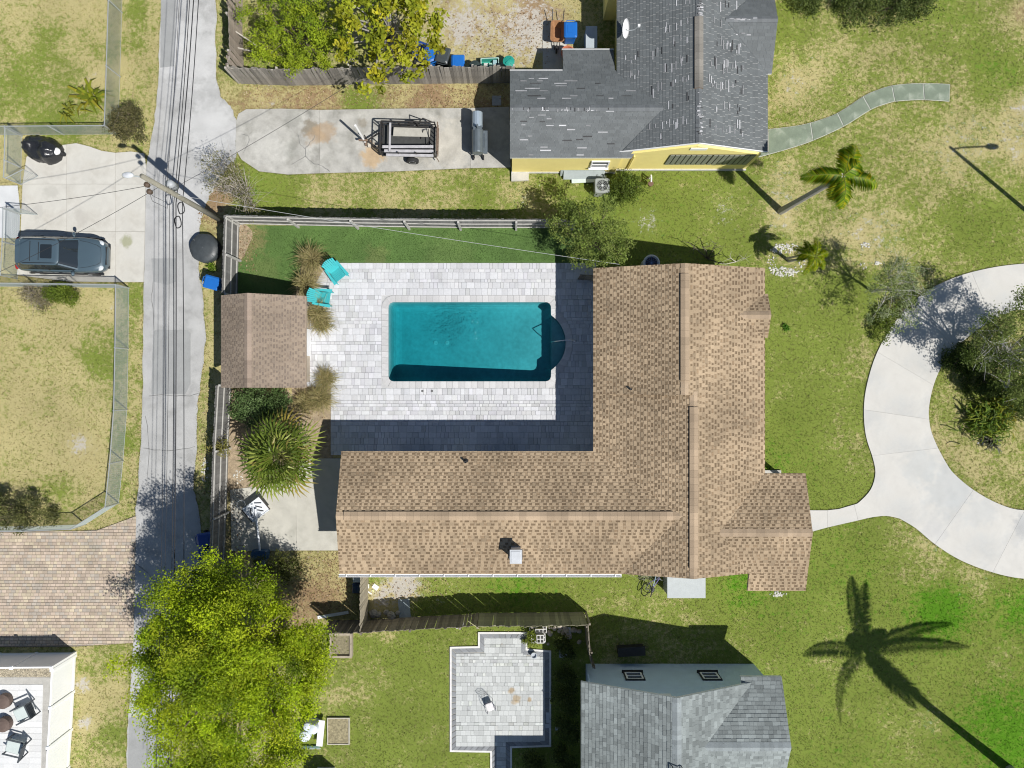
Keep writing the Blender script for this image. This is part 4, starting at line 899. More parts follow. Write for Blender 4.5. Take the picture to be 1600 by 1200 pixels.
# ================================================================== the grey roofed white house
gh = thing('white_house', 'white stucco house with grey shingle roof beyond the fence', 'house', (7, -17, 0))
gw0, ge0, gr0, gE, gH, gN, gS = 3.10, 10.96, 7.03, 2.8, 4.45, -13.36, -25.0; sg = (gH - gE) / (gr0 - gw0)
qh, qy, qn = 3.90, -15.75, -13.13; qx = gr0 + (gH - qh) / sg; sq = (qh - gE) / (qn - qy); zge = lambda x: gH - sg * (x - gr0); zqn = lambda y: gE + sq * (qn - y); qe = 12.1; xq = ge0 - (gN - qn) / -1 * 1 if False else ge0 - (qn - gN) * sq / sg
planes = [[[(gw0, gN, gE), (gw0, gS, gE), (gr0, gS, gH), (gr0, gN, gH)]],
          [[(gr0, gN, gH), (gr0, qy, gH), (qx, qy, zge(qx)), (xq, gN, zge(xq))], [(gr0, qy, gH), (gr0, gS, gH), (ge0, gS, gE), (ge0, 2 * qy - qn, gE), (qx, qy, zge(qx))]],
          [[(qx, qy, qh), (qe, qy, qh), (qe, qn, gE), (ge0, qn, gE)], [(10.26, qn, gE), (10.26, -13.45, zqn(-13.45)), (ge0 - .32, -13.45, zqn(-13.45)), (ge0, qn, gE)]],
          [[(qx, qy, qh), (ge0, 2 * qy - qn, gE), (qe, 2 * qy - qn, gE), (qe, qy, qh)]]]
groof = roof(gh, planes, GREY, whitep, seed=60)
ridge_cap(groof, (gr0, gN, gH), (gr0, gS, gH), sg, sg, col=(.27, .30, .305), w=.2); ridge_cap(groof, (qx, qy, qh), (qe, qy, qh), sq, sq, col=(.27, .30, .305), w=.2)
wh = mat('white_wall_stucco', (.50, .63, .74), .9, .04, 2, .05, 50, .25, 80)
w = MB(); w.prism(rect(3.6, -24.5, 10.7, -13.66), 0, gE - .14); w.prism(rect(10.702, -18.0, 11.8, -13.66), 0, gE - .15); gable_wall(w, (3.6, -13.74), (10.6, -13.74), gE - .15, (gr0, -13.74), 4.26); w.build('wall', wh, gh, world=True)
for px in (991, 1110):
    x = (px - 800) / S * (H - 1.6) / H; window(gh, x - .42, 1.15, x + .42, 1.95, -13.66, 1, fm=blackp); 
    f = MB()
    for dx in (-.36, .36): f.box((x + dx, -13.605, 1.55), (.07, .04, .74))
    f.box((x, -13.604, 1.55), (.7, .04, .06)).box((x, -13.6045, 1.89), (.7, .04, .06)).box((x, -13.6045, 1.21), (.7, .04, .06)); f.build('window_sash', whitep, gh, world=True)
rw = MB(); rw.prism(rect(2.4, -24.4, 3.598, -19.9), 0, 4.7); rw.build('rear_wing', wh, gh, world=True)
MB().prism(rect(1.97, -24.8, 6.0, -19.5), 4.72, 4.95).build('rear_wing_roof', MATS['asphalt_shingle_dark'] if False else mat('flat_roof_grey', (.3, .32, .32), .9, .1, 2), gh, world=True)
MB().box((6.75, -13.645, 3.5), (.45, .03, .2)).build('gable_vent', whitep, gh, world=True)
sk = MB(); p = G(1060, 1192, gH); sk.bar((gr0 - .2, -16.3, gH + .12), (gr0 + .2, -16.3, gH + .12), .04).bar((gr0 - .2, -16.3, gH + .12), (gr0 - .2, -16.9, gH + .12), .04).bar((gr0 + .2, -16.3, gH + .12), (gr0 + .2, -16.9, gH + .12), .04).bar((gr0 - .2, -16.9, gH + .12), (gr0 + .2, -16.9, gH + .12), .04)
for dx in (-.2, .2):
    for yy in (-16.3, -16.9): sk.bar((gr0 + dx, yy, gH + .12), (gr0 + dx, yy, gH - .12), .03)
sk.build('roof_bracket', blackp, groof)
# ------------------------------------------------------------------ fences
def board_mesh(key, w, t, h, m, dog=True, seed=0):
    mb = MB()
    p = [(-w / 2, 0), (w / 2, 0), (w / 2, h - .03), (w / 2 - .03, h), (-w / 2 + .03, h), (-w / 2, h - .03)] if dog else [(-w / 2, 0), (w / 2, 0), (w / 2, h), (-w / 2, h)]
    n = len(p); mb.add([(x, -t / 2, z) for x, z in p] + [(x, t / 2, z) for x, z in p], [list(range(n)), list(range(2 * n - 1, n - 1, -1))] + [[(k + 1) % n, k, n + k, n + (k + 1) % n] for k in range(n)])
    return mb.mesh(key, m)
def board_fence(name, label, pts, h, bm, rm, side=1, bw=.14, wonk=.01, nrail=3, postgap=2.4, hv=.04, group=None, posts=True, seed=1):
    """side: +1 puts rails and posts on the left of the run pts"""
    P = [Vector((*g2(*p), 0)) for p in pts]; rn = random.Random(seed); root = thing(name, label, 'fence', P[0], 0, group)
    ms = [board_mesh('fence_board', bw + .004, .02, h + d, bm) for d in (-hv, 0, hv * .6)]
    for a, b in zip(P, P[1:]):
        d = b - a; L = d.length; d.normalize(); n = Vector((-d.y, d.x, 0)) * side; rz = math.atan2(d.y, d.x); k = int(L / bw)
        for i in range(k):
            q = a + d * ((i + .5) * L / k) - P[0]; o = link('board', ms[rn.randrange(3)], root, loc=(q.x, q.y, .02 + rn.uniform(-.02, .02))); o.rotation_euler = (rn.gauss(0, wonk * .35), rn.gauss(0, wonk * .35), rz + rn.gauss(0, wonk * .5)); o.location.x += n.x * rn.uniform(0, .008); o.location.y += n.y * rn.uniform(0, .008)
        for r in range(nrail):
            z = .25 + (h - .45) * r / max(nrail - 1, 1); o_ = n * .035
            MB().bar(a - P[0] + o_ + Vector((0, 0, z)), b - P[0] + o_ + Vector((0, 0, z + rn.uniform(-.02, .02))), .04, .06).build('rail', rm, root)
        if posts:
            np_ = max(1, round(L / postgap))
            for i in range(np_ + (1 if b is P[-1] else 0)):
                q = a + d * (L * i / np_) - P[0] + n * .11; MB().box((q.x, q.y, h * .47), (.09, .09, h * .94), rz).build('post', rm, root)
    return root
grey_board = mat('weathered_grey_board', (.245, .225, .195), .9, .22, 2.0, .25, 25, .3, 40, rnd=.35)
grey_rail = mat('weathered_rail', (.42, .39, .34), .9, .15, 4, .1, 30)
fence_in = mat('grey_fence_board', (.165, .162, .155), .9, .18, 3, .15, 30, .3, 40, rnd=.18); rail_in = mat('pale_rail', (.44, .43, .40), .9, .12, 4)
old_b = mat('old_brown_board', (.20, .175, .135), .9, .25, 3, .2, 30, .3, 40, rnd=.3)
board_fence('wooden_fence', 'leaning weathered grey board fence south of the leafy yard', [(377, 131), (450, 134), (560, 132), (680, 131), (803, 130)], 1.85, grey_board, grey_rail, 1, wonk=.035, hv=.08, nrail=2, seed=2)
board_fence('wooden_fence', 'broken weathered board fence with loose rails along the alley', [(380, -90), (379, 48), (381, 104), (377, 130)], 1.8, mat('weathered_brown_board', (.31, .26, .215), .9, .2, 3, .2, 25, .3, 40, rnd=.25), grey_rail, -1, wonk=.05, hv=.1, nrail=2, seed=3)
lr = MB().bar(G(366, 48, .9), G(402, 72, .5), .05, .1); o = lr.build('loose_rail', grey_rail); tag(o, 'loose grey rail poking out of the broken fence', 'plank', 'loose planks')
lr = MB().bar(G(362, 73, .8), G(405, 83, .3), .05, .1); o = lr.build('loose_rail', grey_rail); tag(o, 'longer loose plank lying across the gap of the broken fence', 'plank', 'loose planks')
board_fence('wooden_fence', 'grey pool fence with pale rails along the turf', [(374, 350), (560, 354), (720, 356), (893, 356)], 1.85, fence_in, rail_in, -1, wonk=.006, seed=4)
board_fence('wooden_fence', 'grey pool fence between utility pole and brown shed', [(374, 350), (371, 466)], 1.85, fence_in, rail_in, 1, wonk=.006, seed=5)
board_fence('wooden_fence', 'grey fence along the alley past the fan palm', [(362, 602), (357, 700), (354, 800), (350, 905)], 1.85, fence_in, rail_in, 1, wonk=.006, seed=6)
board_fence('wooden_gate', 'short brown gate between small tree and house', [(902, 437), (932, 439)], 1.5, old_b, old_b, 1, seed=7, nrail=2, posts=False)['category'] = 'gate'
board_fence('wooden_fence', 'dark old board fence behind the house gutter side', [(517, 969), (575, 968), (648, 963.5), (722, 960), (748, 957)], 1.85, old_b, old_b, -1, wonk=.02, hv=.06, nrail=2, seed=8)
board_fence('wooden_fence', 'mossy old board fence beside the concrete blocks', [(749, 957.5), (830, 957), (911, 956)], 1.95, mat('mossy_board', (.25, .235, .155), .9, .25, 3, .2, 30, .3, 40, rnd=.3), old_b, -1, wonk=.02, hv=.05, nrail=2, seed=9)
board_fence('wooden_fence', 'weathered fence from the gutter end to the old fence', [(576, 882), (575, 967)], 1.85, mat('tan_old_board', (.33, .29, .215), .9, .2, 3, .2, 30, .3, 40, rnd=.2), old_b, -1, wonk=.015, nrail=2, seed=10)
board_fence('wooden_fence', 'mossy fence from the blocks to the white house wall', [(912, 957), (915, 1000), (919, 1022)], 1.85, old_b, old_b, 1, wonk=.02, nrail=2, seed=11)
# white vinyl fence
vin = mat('white_vinyl', (.92, .93, .94), .35, .02, 2, .02, 40, spec=.5)
def vinyl(label, pts, h=1.75):
    P = [Vector((*g2(*p), 0)) for p in pts]; root = thing('vinyl_fence', label, 'fence', P[0])
    for i, p in enumerate(P):
        q = p - P[0]; MB().box((q.x, q.y, h / 2 + .03), (.13, .13, h + .06)).build('post', vin, root); MB().box((q.x, q.y, h + .085), (.17, .17, .05), tap=.6).build('post_cap', vin, root)
    for a, b in zip(P, P[1:]):
        d = (b - a).normalized(); a2 = a + d * .066 - P[0]; b2 = b - d * .066 - P[0]; pm = MB(); L = (b2 - a2).length; n = 12; w = L / n; rz = math.atan2(d.y, d.x)
        for k in range(n):
            q = a2 + d * (w * (k + .5)); MB().box((q.x, q.y, h / 2), (w - .002, .035, h - .2), rz).build('slat', vin, root)
        for z in (.1, h - .03): MB().bar(a2 + Vector((0, 0, z)), b2 + Vector((0, 0, z)), .07, .14).build('rail', vin, root)
vinyl('white vinyl privacy fence beside the brick driveway', [(117.5, 1020), (58, 1020.5), (0, 1021), (-60, 1021)]); vinyl('white vinyl privacy fence facing the grass strip by the alley', [(118, 1024), (115.5, 1080), (112, 1139), (108, 1198), (104, 1260)])
# chain link
galv = mat('galvanised_pipe', (.50, .53, .53), .45, .05, 4, metal=.5); mesh_m = mat('chain_wire', (.36, .41, .39), .5, 0, 1, 0, 1, metal=.3)
def chain(label, pts, h=1.2, gap=2.6):
    P = [Vector((*g2(*p), 0)) for p in pts]; root = thing('chain_link_fence', label, 'fence', P[0]); wm = MB()
    for i, (a, b) in enumerate(zip(P, P[1:])):
        d = b - a; L = d.length; d.normalize(); a0 = a - P[0]; b0 = b - P[0]
        MB().tube([a0 + Vector((0, 0, h)), b0 + Vector((0, 0, h))], .024, 6).build('top_rail', galv, root)
        MB().tube([a0 + Vector((0, 0, .05)), b0 + Vector((0, 0, .05))], .008, 4).build('bottom_wire', galv, root)
        n = max(1, round(L / gap))
        for k in range(n + (1 if i == len(P) - 2 else 0)):
            q = a0 + d * (L * k / n); MB().tube([q, q + Vector((0, 0, h + .04))], .035 if k == 0 else .024, 6).build('post', galv, root)
        s = -h
        while s < L:
            for sg_ in (1, -1):
                s0, s1 = (s, s + h); z0, z1 = (0.03, h) if sg_ > 0 else (h, .03)
                c0, c1 = max(s0, 0), min(s1, L)
                if c1 - c0 > .02:
                    f0, f1 = (c0 - s0) / h, (c1 - s0) / h
                    wm.tube([a0 + d * c0 + Vector((0, 0, z0 + (z1 - z0) * f0)), a0 + d * c1 + Vector((0, 0, z0 + (z1 - z0) * f1))], .0045, 3, cap=False)
            s += .085
    tag(wm.build('wire_mesh', mesh_m, root), kind='stuff')
chain('galvanised chain link fence round the upper dry lawn', [(-70, 211), (35, 211), (100, 210.5), (185, 210), (188, 120), (191, 20), (194, -100)])
chain('chain link fence at the back of the car driveway', [(35, 213), (34, 262), (33, 288)]); chain('short chain link fence behind the parked car', [(32, 335), (31, 385), (28, 436)])
chain('chain link fence round the lower dry lawn and bent around its corner', [(-70, 447), (60, 448), (202, 450), (201, 545), (199, 640), (193, 720), (186, 786), (134, 819), (60, 822), (-70, 823)])
def gatep(pts, label):
    r = thing('chain_gate', label, 'gate', G(*pts[0])); a, b = [Vector((*g2(*p), 0)) - Vector(r.location) for p in pts]
    MB().tube([a, a + Vector((0, 0, 1.15)), b + Vector((0, 0, 1.15)), b + Vector((0, 0, .08)), a + Vector((0, 0, .08))], .02, 6).build('gate_frame', galv, r)
    m = MB(); d = b - a
    for k in range(1, 12): m.tube([a + d * (k / 12) + Vector((0, 0, .08)), a + d * (k / 12) + Vector((0, 0, 1.15))], .006, 3)
    tag(m.build('gate_mesh', mesh_m, r), kind='stuff')
gatep([(34, 289), (61, 276)], 'open chain link gate leaf nearest the covered motorcycle'); gatep([(33, 334), (60, 336)], 'open chain link gate leaf behind the parked car')

# ------------------------------------------------------------------ utility pole, lines
pole_w = mat('pole_wood', (.25, .235, .185), .9, .15, 3, .15, 30, .3, 40)
pb = G(350, 347); PH = 7.7
up = thing('utility_pole', 'tall wooden utility pole at the fence corner with street lamp', 'utility pole', pb)
MB().tube([(0, 0, -.02), (0, 0, 3.5), (0, 0, PH)], [.13, .115, .095], 10).build('pole', pole_w, up, smooth=True)
MB().tube([(-.02, .02, PH - .5), (-.25, .05, PH - .25), (-.55, .07, PH - .18)], .03, 6).build('lamp_arm', galv, up)
MB().blob((-.62, .08, PH - .16), (.24, .13, .08), 12, 6).build('lamp_head', mat('lamp_grey', (.62, .64, .66), .4, metal=.2), up, smooth=True)
for (z, y) in ((6.75, .0), (6.55, -.22)):
    MB().lathe([(.02, 0), (.10, .02), (.11, .16), (.07, .2), (.02, .22)], (-.24, y - .1, z), 10).build('insulator', mat('insulator_brown', (.10, .07, .05), .35), up)
MB().lathe([(.02, 0), (.17, .03), (.17, .55), (.1, .6), (.02, .62)], (.0, .32, 5.0), 12).build('transformer', mat('transformer_grey', (.36, .38, .39), .5), up, smooth=True)
cab = mat('black_cable', (.025, .025, .028), .6, 0, 1, 0, 1); lightcab = mat('aluminium_cable', (.42, .43, .43), .5, 0, 1, 0, 1)
def wire(name, label, P, r, m, sag=.35, group='overhead lines along the alley', sagn=14):
    pts = []
    for a, b in zip(P, P[1:]):
        for k in range(sagn): t = k / sagn; q = a.lerp(b, t); pts.append(q - Vector((0, 0, sag * 4 * t * (1 - t))))
    pts.append(P[-1]); o = MB().tube(pts, r, 5).build(name, m); tag(o, label, 'cable', group); return o
WL = [(274, 258, 247, 5.9, .010), (287, 265, 253, 5.5, .010), (290, 271.5, 264, 5.1, .016), (296, 275, 268, 4.95, .022), (304, 285, 283, 4.35, .018)]
CL = ['thin dark overhead cable hung highest beside the street lamp', 'thin dark overhead cable second below the street lamp', 'middle overhead cable of the alley bundle', 'thickest overhead cable along the alley', 'lowest overhead cable carrying the slack loops']
for ci, (xt, xp, xb, z, r) in enumerate(WL):
    k1 = 160 / 318; zt = z + .3
    A = G(xt + (xt - xp) * k1 * 1.6, -200, z + .1); B_ = G(xp, 318, z); C = G(xb + (xb - xp) * (1400 - 900) / 582, 1400, z + .1); B_.x += 0
    wire('overhead_cable', CL[ci], [A, B_, C], r, cab, .25)
for (px, py) in ((283, 325), (278, 347)):
    c = G(px, py, 4.3); pts = [c + Vector((.17 * math.cos(t) * .8, .26 * math.sin(t), .04 * math.sin(3 * t))) for t in np.linspace(0, 2 * math.pi, 20)[:-1]]
    o = MB().tube(pts, .025, 5, closed=True).build('cable_loop', cab); tag(o, 'slack black cable loop nearer the street lamp' if py < 330 else 'slack black cable loop nearer the round covered tub', 'cable', 'slack loops')
ptop = lambda z: Vector((pb.x, pb.y, z))
wire('service_cable', 'thin dark service cable running west over the car driveway', [ptop(6.6), G(-60, 330, 5.4)], .010, cab, .3, 'service drops')
wire('service_cable', 'thin dark service cable crossing above the parked car', [ptop(6.3), G(-60, 452, 4.6)], .010, cab, .3, 'service drops')
wire('service_cable', 'twisted pale service cable running over the turf to the house', [ptop(5.0), G(968, 413, 3.15)], .009, lightcab, .35, 'service drops')
wire('service_cable', 'thin service cable running to the leafy yard', [ptop(5.6), G(640, 70, 3.6)], .009, cab, .3, 'service drops')
lead = MB()
for (x, y, L_) in ((-.24, -.1, 1.2), (-.24, -.32, 1.4), (-.1, -.2, 1.0)): lead.tube([(x, y, 6.7), (x - .1, y - .2, 6.2), (x + .05, y - .3, 6.7 - L_), (0, .1, 5.5)], .008, 4)
for i_, (x, y, L_) in enumerate(((-.24, -.1, 1.2), (-.24, -.32, 1.4))): MB().tube([(x, y, 6.7), (x - .12, y - .25, 6.2), (x + .05, y - .32, 6.7 - L_), (0, .2, 5.6)], .009, 4).build('lead_wire', cab, up)
# street lamp standing outside the frame (its shadow crosses the front lawn)
lb = G(1623, 346); sp_ = thing('street_lamp', 'tall street lamp post beyond the front lawn', 'street lamp', lb)
MB().tube([(0, 0, 0), (0, 0, 4), (0, 0, 7.5)], [.11, .09, .07], 8).build('post', galv, sp_)
MB().tube([(0, 0, 7.3), (.6, .02, 7.42), (1.75, .05, 7.46)], .045, 6).build('arm', galv, sp_); MB().blob((2.0, .05, 7.44), (.36, .16, .09), 10, 6).build('lamp_head', galv, sp_)
# ------------------------------------------------------------------ vegetation
def leaf_mesh(name, C, size, cols, mt, up=.6, asp=.5, seed=0, svar=.3, droop=None):
    r = np.random.default_rng(seed); n = len(C)
    N_ = r.normal(size=(n, 3)); N_ /= np.linalg.norm(N_, axis=1, keepdims=True); N_[:, 2] = np.abs(N_[:, 2]) + up; N_ /= np.linalg.norm(N_, axis=1, keepdims=True)
    T = r.normal(size=(n, 3)); T -= N_ * (T * N_).sum(1, keepdims=True); T /= np.linalg.norm(T, axis=1, keepdims=True); B_ = np.cross(N_, T)
    l = size * (1 + r.uniform(-svar, svar, n))[:, None]; w = l * asp
    V = np.stack([C - T * l * .5, C + B_ * w * .5 - N_ * l * .06 + T * l * .05, C + T * l * .5, C - B_ * w * .5 - N_ * l * .06 + T * l * .05], 1).reshape(-1, 3)
    F = np.arange(4 * n).reshape(n, 4); return np_mesh(name, V, F, mt, cols)
def crown_points(lobes, n, clump, nclump, seed, shell=.45, flat=.8, upb=.25):
    r = np.random.default_rng(seed); L_ = np.array([[*l[:3], *(l[3:6] if len(l) >= 6 else (l[3], l[3], l[3] * flat))] for l in lobes], float)
    wgt = (L_[:, 3] * L_[:, 4]); wgt /= wgt.sum(); li = r.choice(len(L_), nclump, p=wgt)
    D = r.normal(size=(nclump, 3)); D[:, 2] += upb; D /= np.linalg.norm(D, axis=1, keepdims=True); f = shell + (1 - shell) * r.random(nclump) ** .6
    cc = L_[li, :3] + D * L_[li, 3:6] * f[:, None]
    k = r.integers(0, nclump, n); cs = clump * r.uniform(.6, 1.35, nclump); P = cc[k] + r.normal(size=(n, 3)) * cs[k][:, None] * np.array([.5, .5, .38])
    return cc, P, k
def tree(name, label, base, lobes, n, leaf, pal, seed, clump=.4, nclump=160, trunk_r=.14, bark=None, cat='tree', group=None, asp=.5, shell=.45, limbs=14, up=.5, cvar=.25, fork=None, mt=None, trunk_h=None, flat=.8, zmin=.05, limb_r=None, twig=0):
    b = Vector((base[0], base[1], 0)); root = thing(name, label, cat, b, 0, group); r = random.Random(seed)
    cc, P, k = crown_points(lobes, n, clump, nclump, seed, shell, flat); rn = np.random.default_rng(seed + 1)
    P[:, 2] = np.maximum(P[:, 2], zmin)
    pal = np.array(pal); cl = rn.dirichlet(np.ones(len(pal)) * .8, nclump) @ pal; cl *= (1 + rn.uniform(-cvar, cvar, nclump))[:, None]
    cols = cl[k] * (1 + rn.uniform(-.22, .22, n))[:, None]
    me = leaf_mesh(name + '_crown', P - np.array([b.x, b.y, 0]), leaf, cols, mt or leafmat('foliage'), up, asp, seed)
    link('crown', me, root)
    zmean = sum(l[2] for l in lobes) / len(lobes); th = trunk_h if trunk_h is not None else zmean * .45
    c0 = Vector((sum(l[0] for l in lobes) / len(lobes) - b.x, sum(l[1] for l in lobes) / len(lobes) - b.y, 0)); top = Vector((c0.x * .25, c0.y * .25, th))
    bark = bark or mat('bark_brown', (.16, .125, .09), .95, .2, 8, .2, 40, .5, 40)
    t = MB(); t.tube([(0, 0, -.03), (top.x * .4, top.y * .4, th * .5), top], [trunk_r * 1.25, trunk_r, trunk_r * .8], 8)
    pick = r.sample(range(nclump), min(limbs, nclump))
    for i in pick:
        e = Vector(cc[i]) - b; mid = top.lerp(e, .5) + Vector((r.uniform(-.2, .2), r.uniform(-.2, .2), .15 * (e - top).length)); lr_ = (limb_r or trunk_r * .5)
        t.tube([top - Vector((0, 0, .1)), mid, e], [lr_, lr_ * .55, lr_ * .18], 5)
        for _ in range(twig):
            s = mid.lerp(e, r.uniform(.1, .8)); q = s + Vector((r.gauss(0, .5), r.gauss(0, .5), r.uniform(-.05, .45))); t.tube([s, s.lerp(q, .5) + Vector((0, 0, .08)), q], [lr_ * .3, lr_ * .2, lr_ * .08], 4)
    t.build('trunk', bark, root); return root
def LB(*L_): return [(*G(px, py, z)[:2], z, r) for px, py, z, r in L_]
LIME = [(.34, .48, .010), (.44, .54, .012), (.25, .39, .010), (.46, .47, .03), (.08, .14, .010), (.10, .17, .012)]
tree('shade_tree', 'large lime green shade tree overhanging the alley', g2(432, 972), LB((375, 985, 5.8, 2.3), (300, 945, 5.2, 1.7), (330, 1090, 5.6, 2.4), (425, 1050, 5.4, 1.8), (265, 1005, 4.8, 1.3), (262, 1090, 4.6, 1.2), (455, 985, 4.6, 1.2), (395, 1150, 5.0, 1.9), (300, 1170, 4.8, 1.7), (455, 1110, 4.4, 1.1), (345, 910, 5.4, 1.2), (200, 1045, 4.4, .5), (228, 1040, 4.4, .6), (235, 985, 4.6, .6), (440, 1190, 4.4, 1.0), (470, 1050, 4.4, 1.1), (488, 1010, 4.2, .8), (340, 1020, 6.0, 2.2), (300, 1040, 5.4, 1.8), (280, 960, 5.2, 1.2), (420, 920, 5.0, 1.0), (350, 1230, 5, 1.8), (490, 1040, 4.2, .6)), 135000, .10, LIME, 3, clump=.5, nclump=520, trunk_r=.24, limbs=40, shell=.5, up=.4, cvar=.34)
YG = [(.27, .32, .02), (.38, .38, .02), (.17, .22, .018), (.48, .41, .03), (.12, .16, .014)]
tree('fig_tree', 'sparse big leaved yellow green tree leaning over the grey fence', g2(610, 80), LB((560, 30, 4.2, 1.3), (620, 20, 4.4, 1.4), (660, 50, 4.0, 1.1), (590, 80, 3.8, 1.1), (640, 90, 3.6, .9), (580, 128, 3.2, .55), (690, 60, 3.4, .6), (630, -30, 4.2, 1.4), (640, 125, 3.0, .35), (545, 75, 3.4, .6)), 3900, .22, YG, 5, clump=.30, nclump=120, trunk_r=.14, limbs=34, shell=.35, asp=.55, bark=mat('bark_grey', (.34, .32, .28), .95, .15, 8, .2, 40, .4, 40))
BG = [(.20, .30, .018), (.29, .37, .02), (.13, .20, .015), (.36, .40, .025)]
tree('yard_bush', 'bright fine leaved bush inside the grey fence corner', g2(470, 70), LB((440, 30, 2.4, 1.2), (480, 60, 2.6, 1.3), (420, 70, 2.0, .9), (510, 30, 2.6, 1.2), (520, 80, 2.2, .9), (400, 30, 1.8, .8), (460, -10, 2.4, 1.3), (465, 90, 1.8, .8)), 13000, .10, BG, 7, clump=.27, nclump=170, trunk_r=.09, cat='bush', limbs=24, shell=.4)
OL = [(.13, .19, .035), (.21, .28, .055), (.075, .115, .022), (.30, .35, .09)]
tree('small_tree', 'dark olive small tree at the end of the pool fence', g2(922, 388), LB((935, 335, 3.2, 1.0), (905, 355, 2.8, .9), (960, 365, 3.0, .9), (930, 385, 3.0, 1.0), (895, 325, 2.6, .55), (870, 350, 2.2, .45), (965, 400, 2.6, .6), (880, 370, 2.4, .5), (910, 400, 2.4, .7)), 11000, .085, OL, 9, clump=.26, nclump=230, trunk_r=.09, limbs=34, shell=.3)
tree('round_bush', 'round green bush beside the air conditioner', g2(978, 298), LB((978, 294, .9, .75), (965, 305, .7, .5), (993, 290, .7, .5)), 4200, .09, [(.09, .14, .02), (.14, .19, .03), (.06, .09, .015)], 10, clump=.2, nclump=90, trunk_r=.05, cat='bush', limbs=8, trunk_h=.3)
SAGE = [(.22, .27, .13), (.28, .32, .17), (.16, .21, .08), (.22, .29, .05)]
pale_b = mat('bark_pale', (.48, .46, .42), .95, .1, 8, .1, 40)
tree('feathery_tree', 'grey green feathery small tree beside the circular driveway', g2(1362, 455), LB((1405, 430, 2.9, .9), (1380, 455, 2.6, .8), (1430, 460, 2.6, .7), (1405, 490, 2.4, .8), (1370, 495, 2.0, .6), (1390, 415, 2.6, .6)), 5600, .085, SAGE, 11, clump=.26, nclump=90, trunk_r=.06, bark=pale_b, limbs=15, shell=.3, asp=.35, twig=6, trunk_h=1.6)
tree('driveway_shrub', 'low green shrub hugging the curved driveway edge', g2(1385, 505), LB((1385, 500, .35, .55), (1378, 520, .3, .45), (1400, 485, .35, .45), (1420, 470, .35, .4)), 3000, .09, [(.10, .15, .02), (.17, .22, .03), (.06, .09, .015)], 12, clump=.2, nclump=70, trunk_r=.03, cat='shrub', limbs=8, trunk_h=.1)
ISL = [(.11, .165, .03), (.17, .22, .05), (.07, .115, .018), (.21, .25, .08)]
tree('island_tree', 'open branched tree in the driveway island casting lacy shade', g2(1520, 560), LB((1545, 515, 3.4, .9), (1600, 490, 3.6, 1.0), (1590, 560, 3.4, .9), (1650, 520, 3.8, 1.2), (1655, 600, 3.4, 1.1), (1530, 560, 3.0, .6), (1700, 560, 3.6, 1.2), (1600, 610, 2.8, .6)), 22000, .095, ISL, 13, clump=.36, nclump=170, trunk_r=.11, bark=pale_b, limbs=20, shell=.35, asp=.45, twig=7, trunk_h=2.0)
tree('island_tree', 'low spreading tree of the island whose shade reaches the driveway bend', g2(1552, 602), LB((1600, 610, 2.6, .8), (1640, 640, 2.8, 1.0), (1570, 590, 2.4, .5), (1690, 610, 3.0, 1.0)), 11000, .095, ISL, 14, clump=.36, nclump=90, trunk_r=.08, bark=pale_b, limbs=16, shell=.3, asp=.45, twig=6, trunk_h=1.5)
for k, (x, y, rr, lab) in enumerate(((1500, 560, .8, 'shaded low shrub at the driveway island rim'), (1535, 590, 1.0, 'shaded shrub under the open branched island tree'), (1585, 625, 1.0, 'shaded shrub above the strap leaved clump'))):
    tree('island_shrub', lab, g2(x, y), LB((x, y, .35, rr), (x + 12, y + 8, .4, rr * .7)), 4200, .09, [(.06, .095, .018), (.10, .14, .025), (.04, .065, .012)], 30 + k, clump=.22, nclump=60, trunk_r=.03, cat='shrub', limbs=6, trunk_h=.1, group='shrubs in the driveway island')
tree('roadside_bush', 'brownish bush at the chain link corner by the alley', g2(212, 205), LB((197, 190, 1.0, .75), (205, 208, .8, .6), (185, 200, .8, .5), (200, 175, .8, .5)), 4500, .085, [(.14, .13, .05), (.10, .10, .035), (.18, .16, .07), (.06, .06, .025)], 15, clump=.22, nclump=110, trunk_r=.05, cat='bush', limbs=20, trunk_h=.2, twig=2)
tree('clipped_bush', 'clipped bright green bush inside the lower chain link fence', g2(102, 462), LB((96, 456, .6, .5), (108, 462, .6, .45), (82, 458, .5, .4)), 4200, .075, [(.12, .18, .02), (.18, .23, .03), (.08, .12, .015)], 16, clump=.18, nclump=80, trunk_r=.04, cat='bush', limbs=6, trunk_h=.2)
tree('dry_bush', 'dry grey brown bush inside the lower chain link fence', g2(62, 460), LB((52, 460, .5, .5), (66, 468, .5, .5), (38, 455, .4, .35)), 1800, .07, [(.22, .19, .11), (.16, .15, .07), (.28, .24, .15)], 17, clump=.22, nclump=60, trunk_r=.04, cat='bush', limbs=24, trunk_h=.1, twig=3, bark=mat('twig_grey', (.33, .29, .24), .95))
tree('hedge_bush', 'wide low hedge in the corner of the dry lawn', g2(40, 800), LB((10, 795, .9, .8), (40, 800, .8, .7), (70, 800, .6, .55), (-20, 800, .9, .9), (25, 815, .6, .6), (85, 806, .35, .3)), 8000, .085, [(.10, .115, .04), (.15, .16, .06), (.07, .08, .03), (.20, .20, .06)], 18, clump=.25, nclump=140, trunk_r=.05, cat='bush', limbs=20, trunk_h=.2, twig=1)
tree('alley_shrub', 'half bare twiggy shrub beside the utility pole', g2(392, 312), LB((345, 262, 2.0, .8), (370, 290, 1.6, .8), (385, 310, 1.2, .6), (400, 330, 1.0, .5), (335, 290, 1.6, .5), (365, 265, 2.0, .5)), 2600, .07, [(.17, .17, .05), (.12, .13, .04), (.22, .19, .08)], 19, clump=.3, nclump=130, trunk_r=.05, cat='shrub', limbs=60, trunk_h=.2, twig=4, shell=.2, bark=mat('twig_pale', (.42, .38, .33), .95))
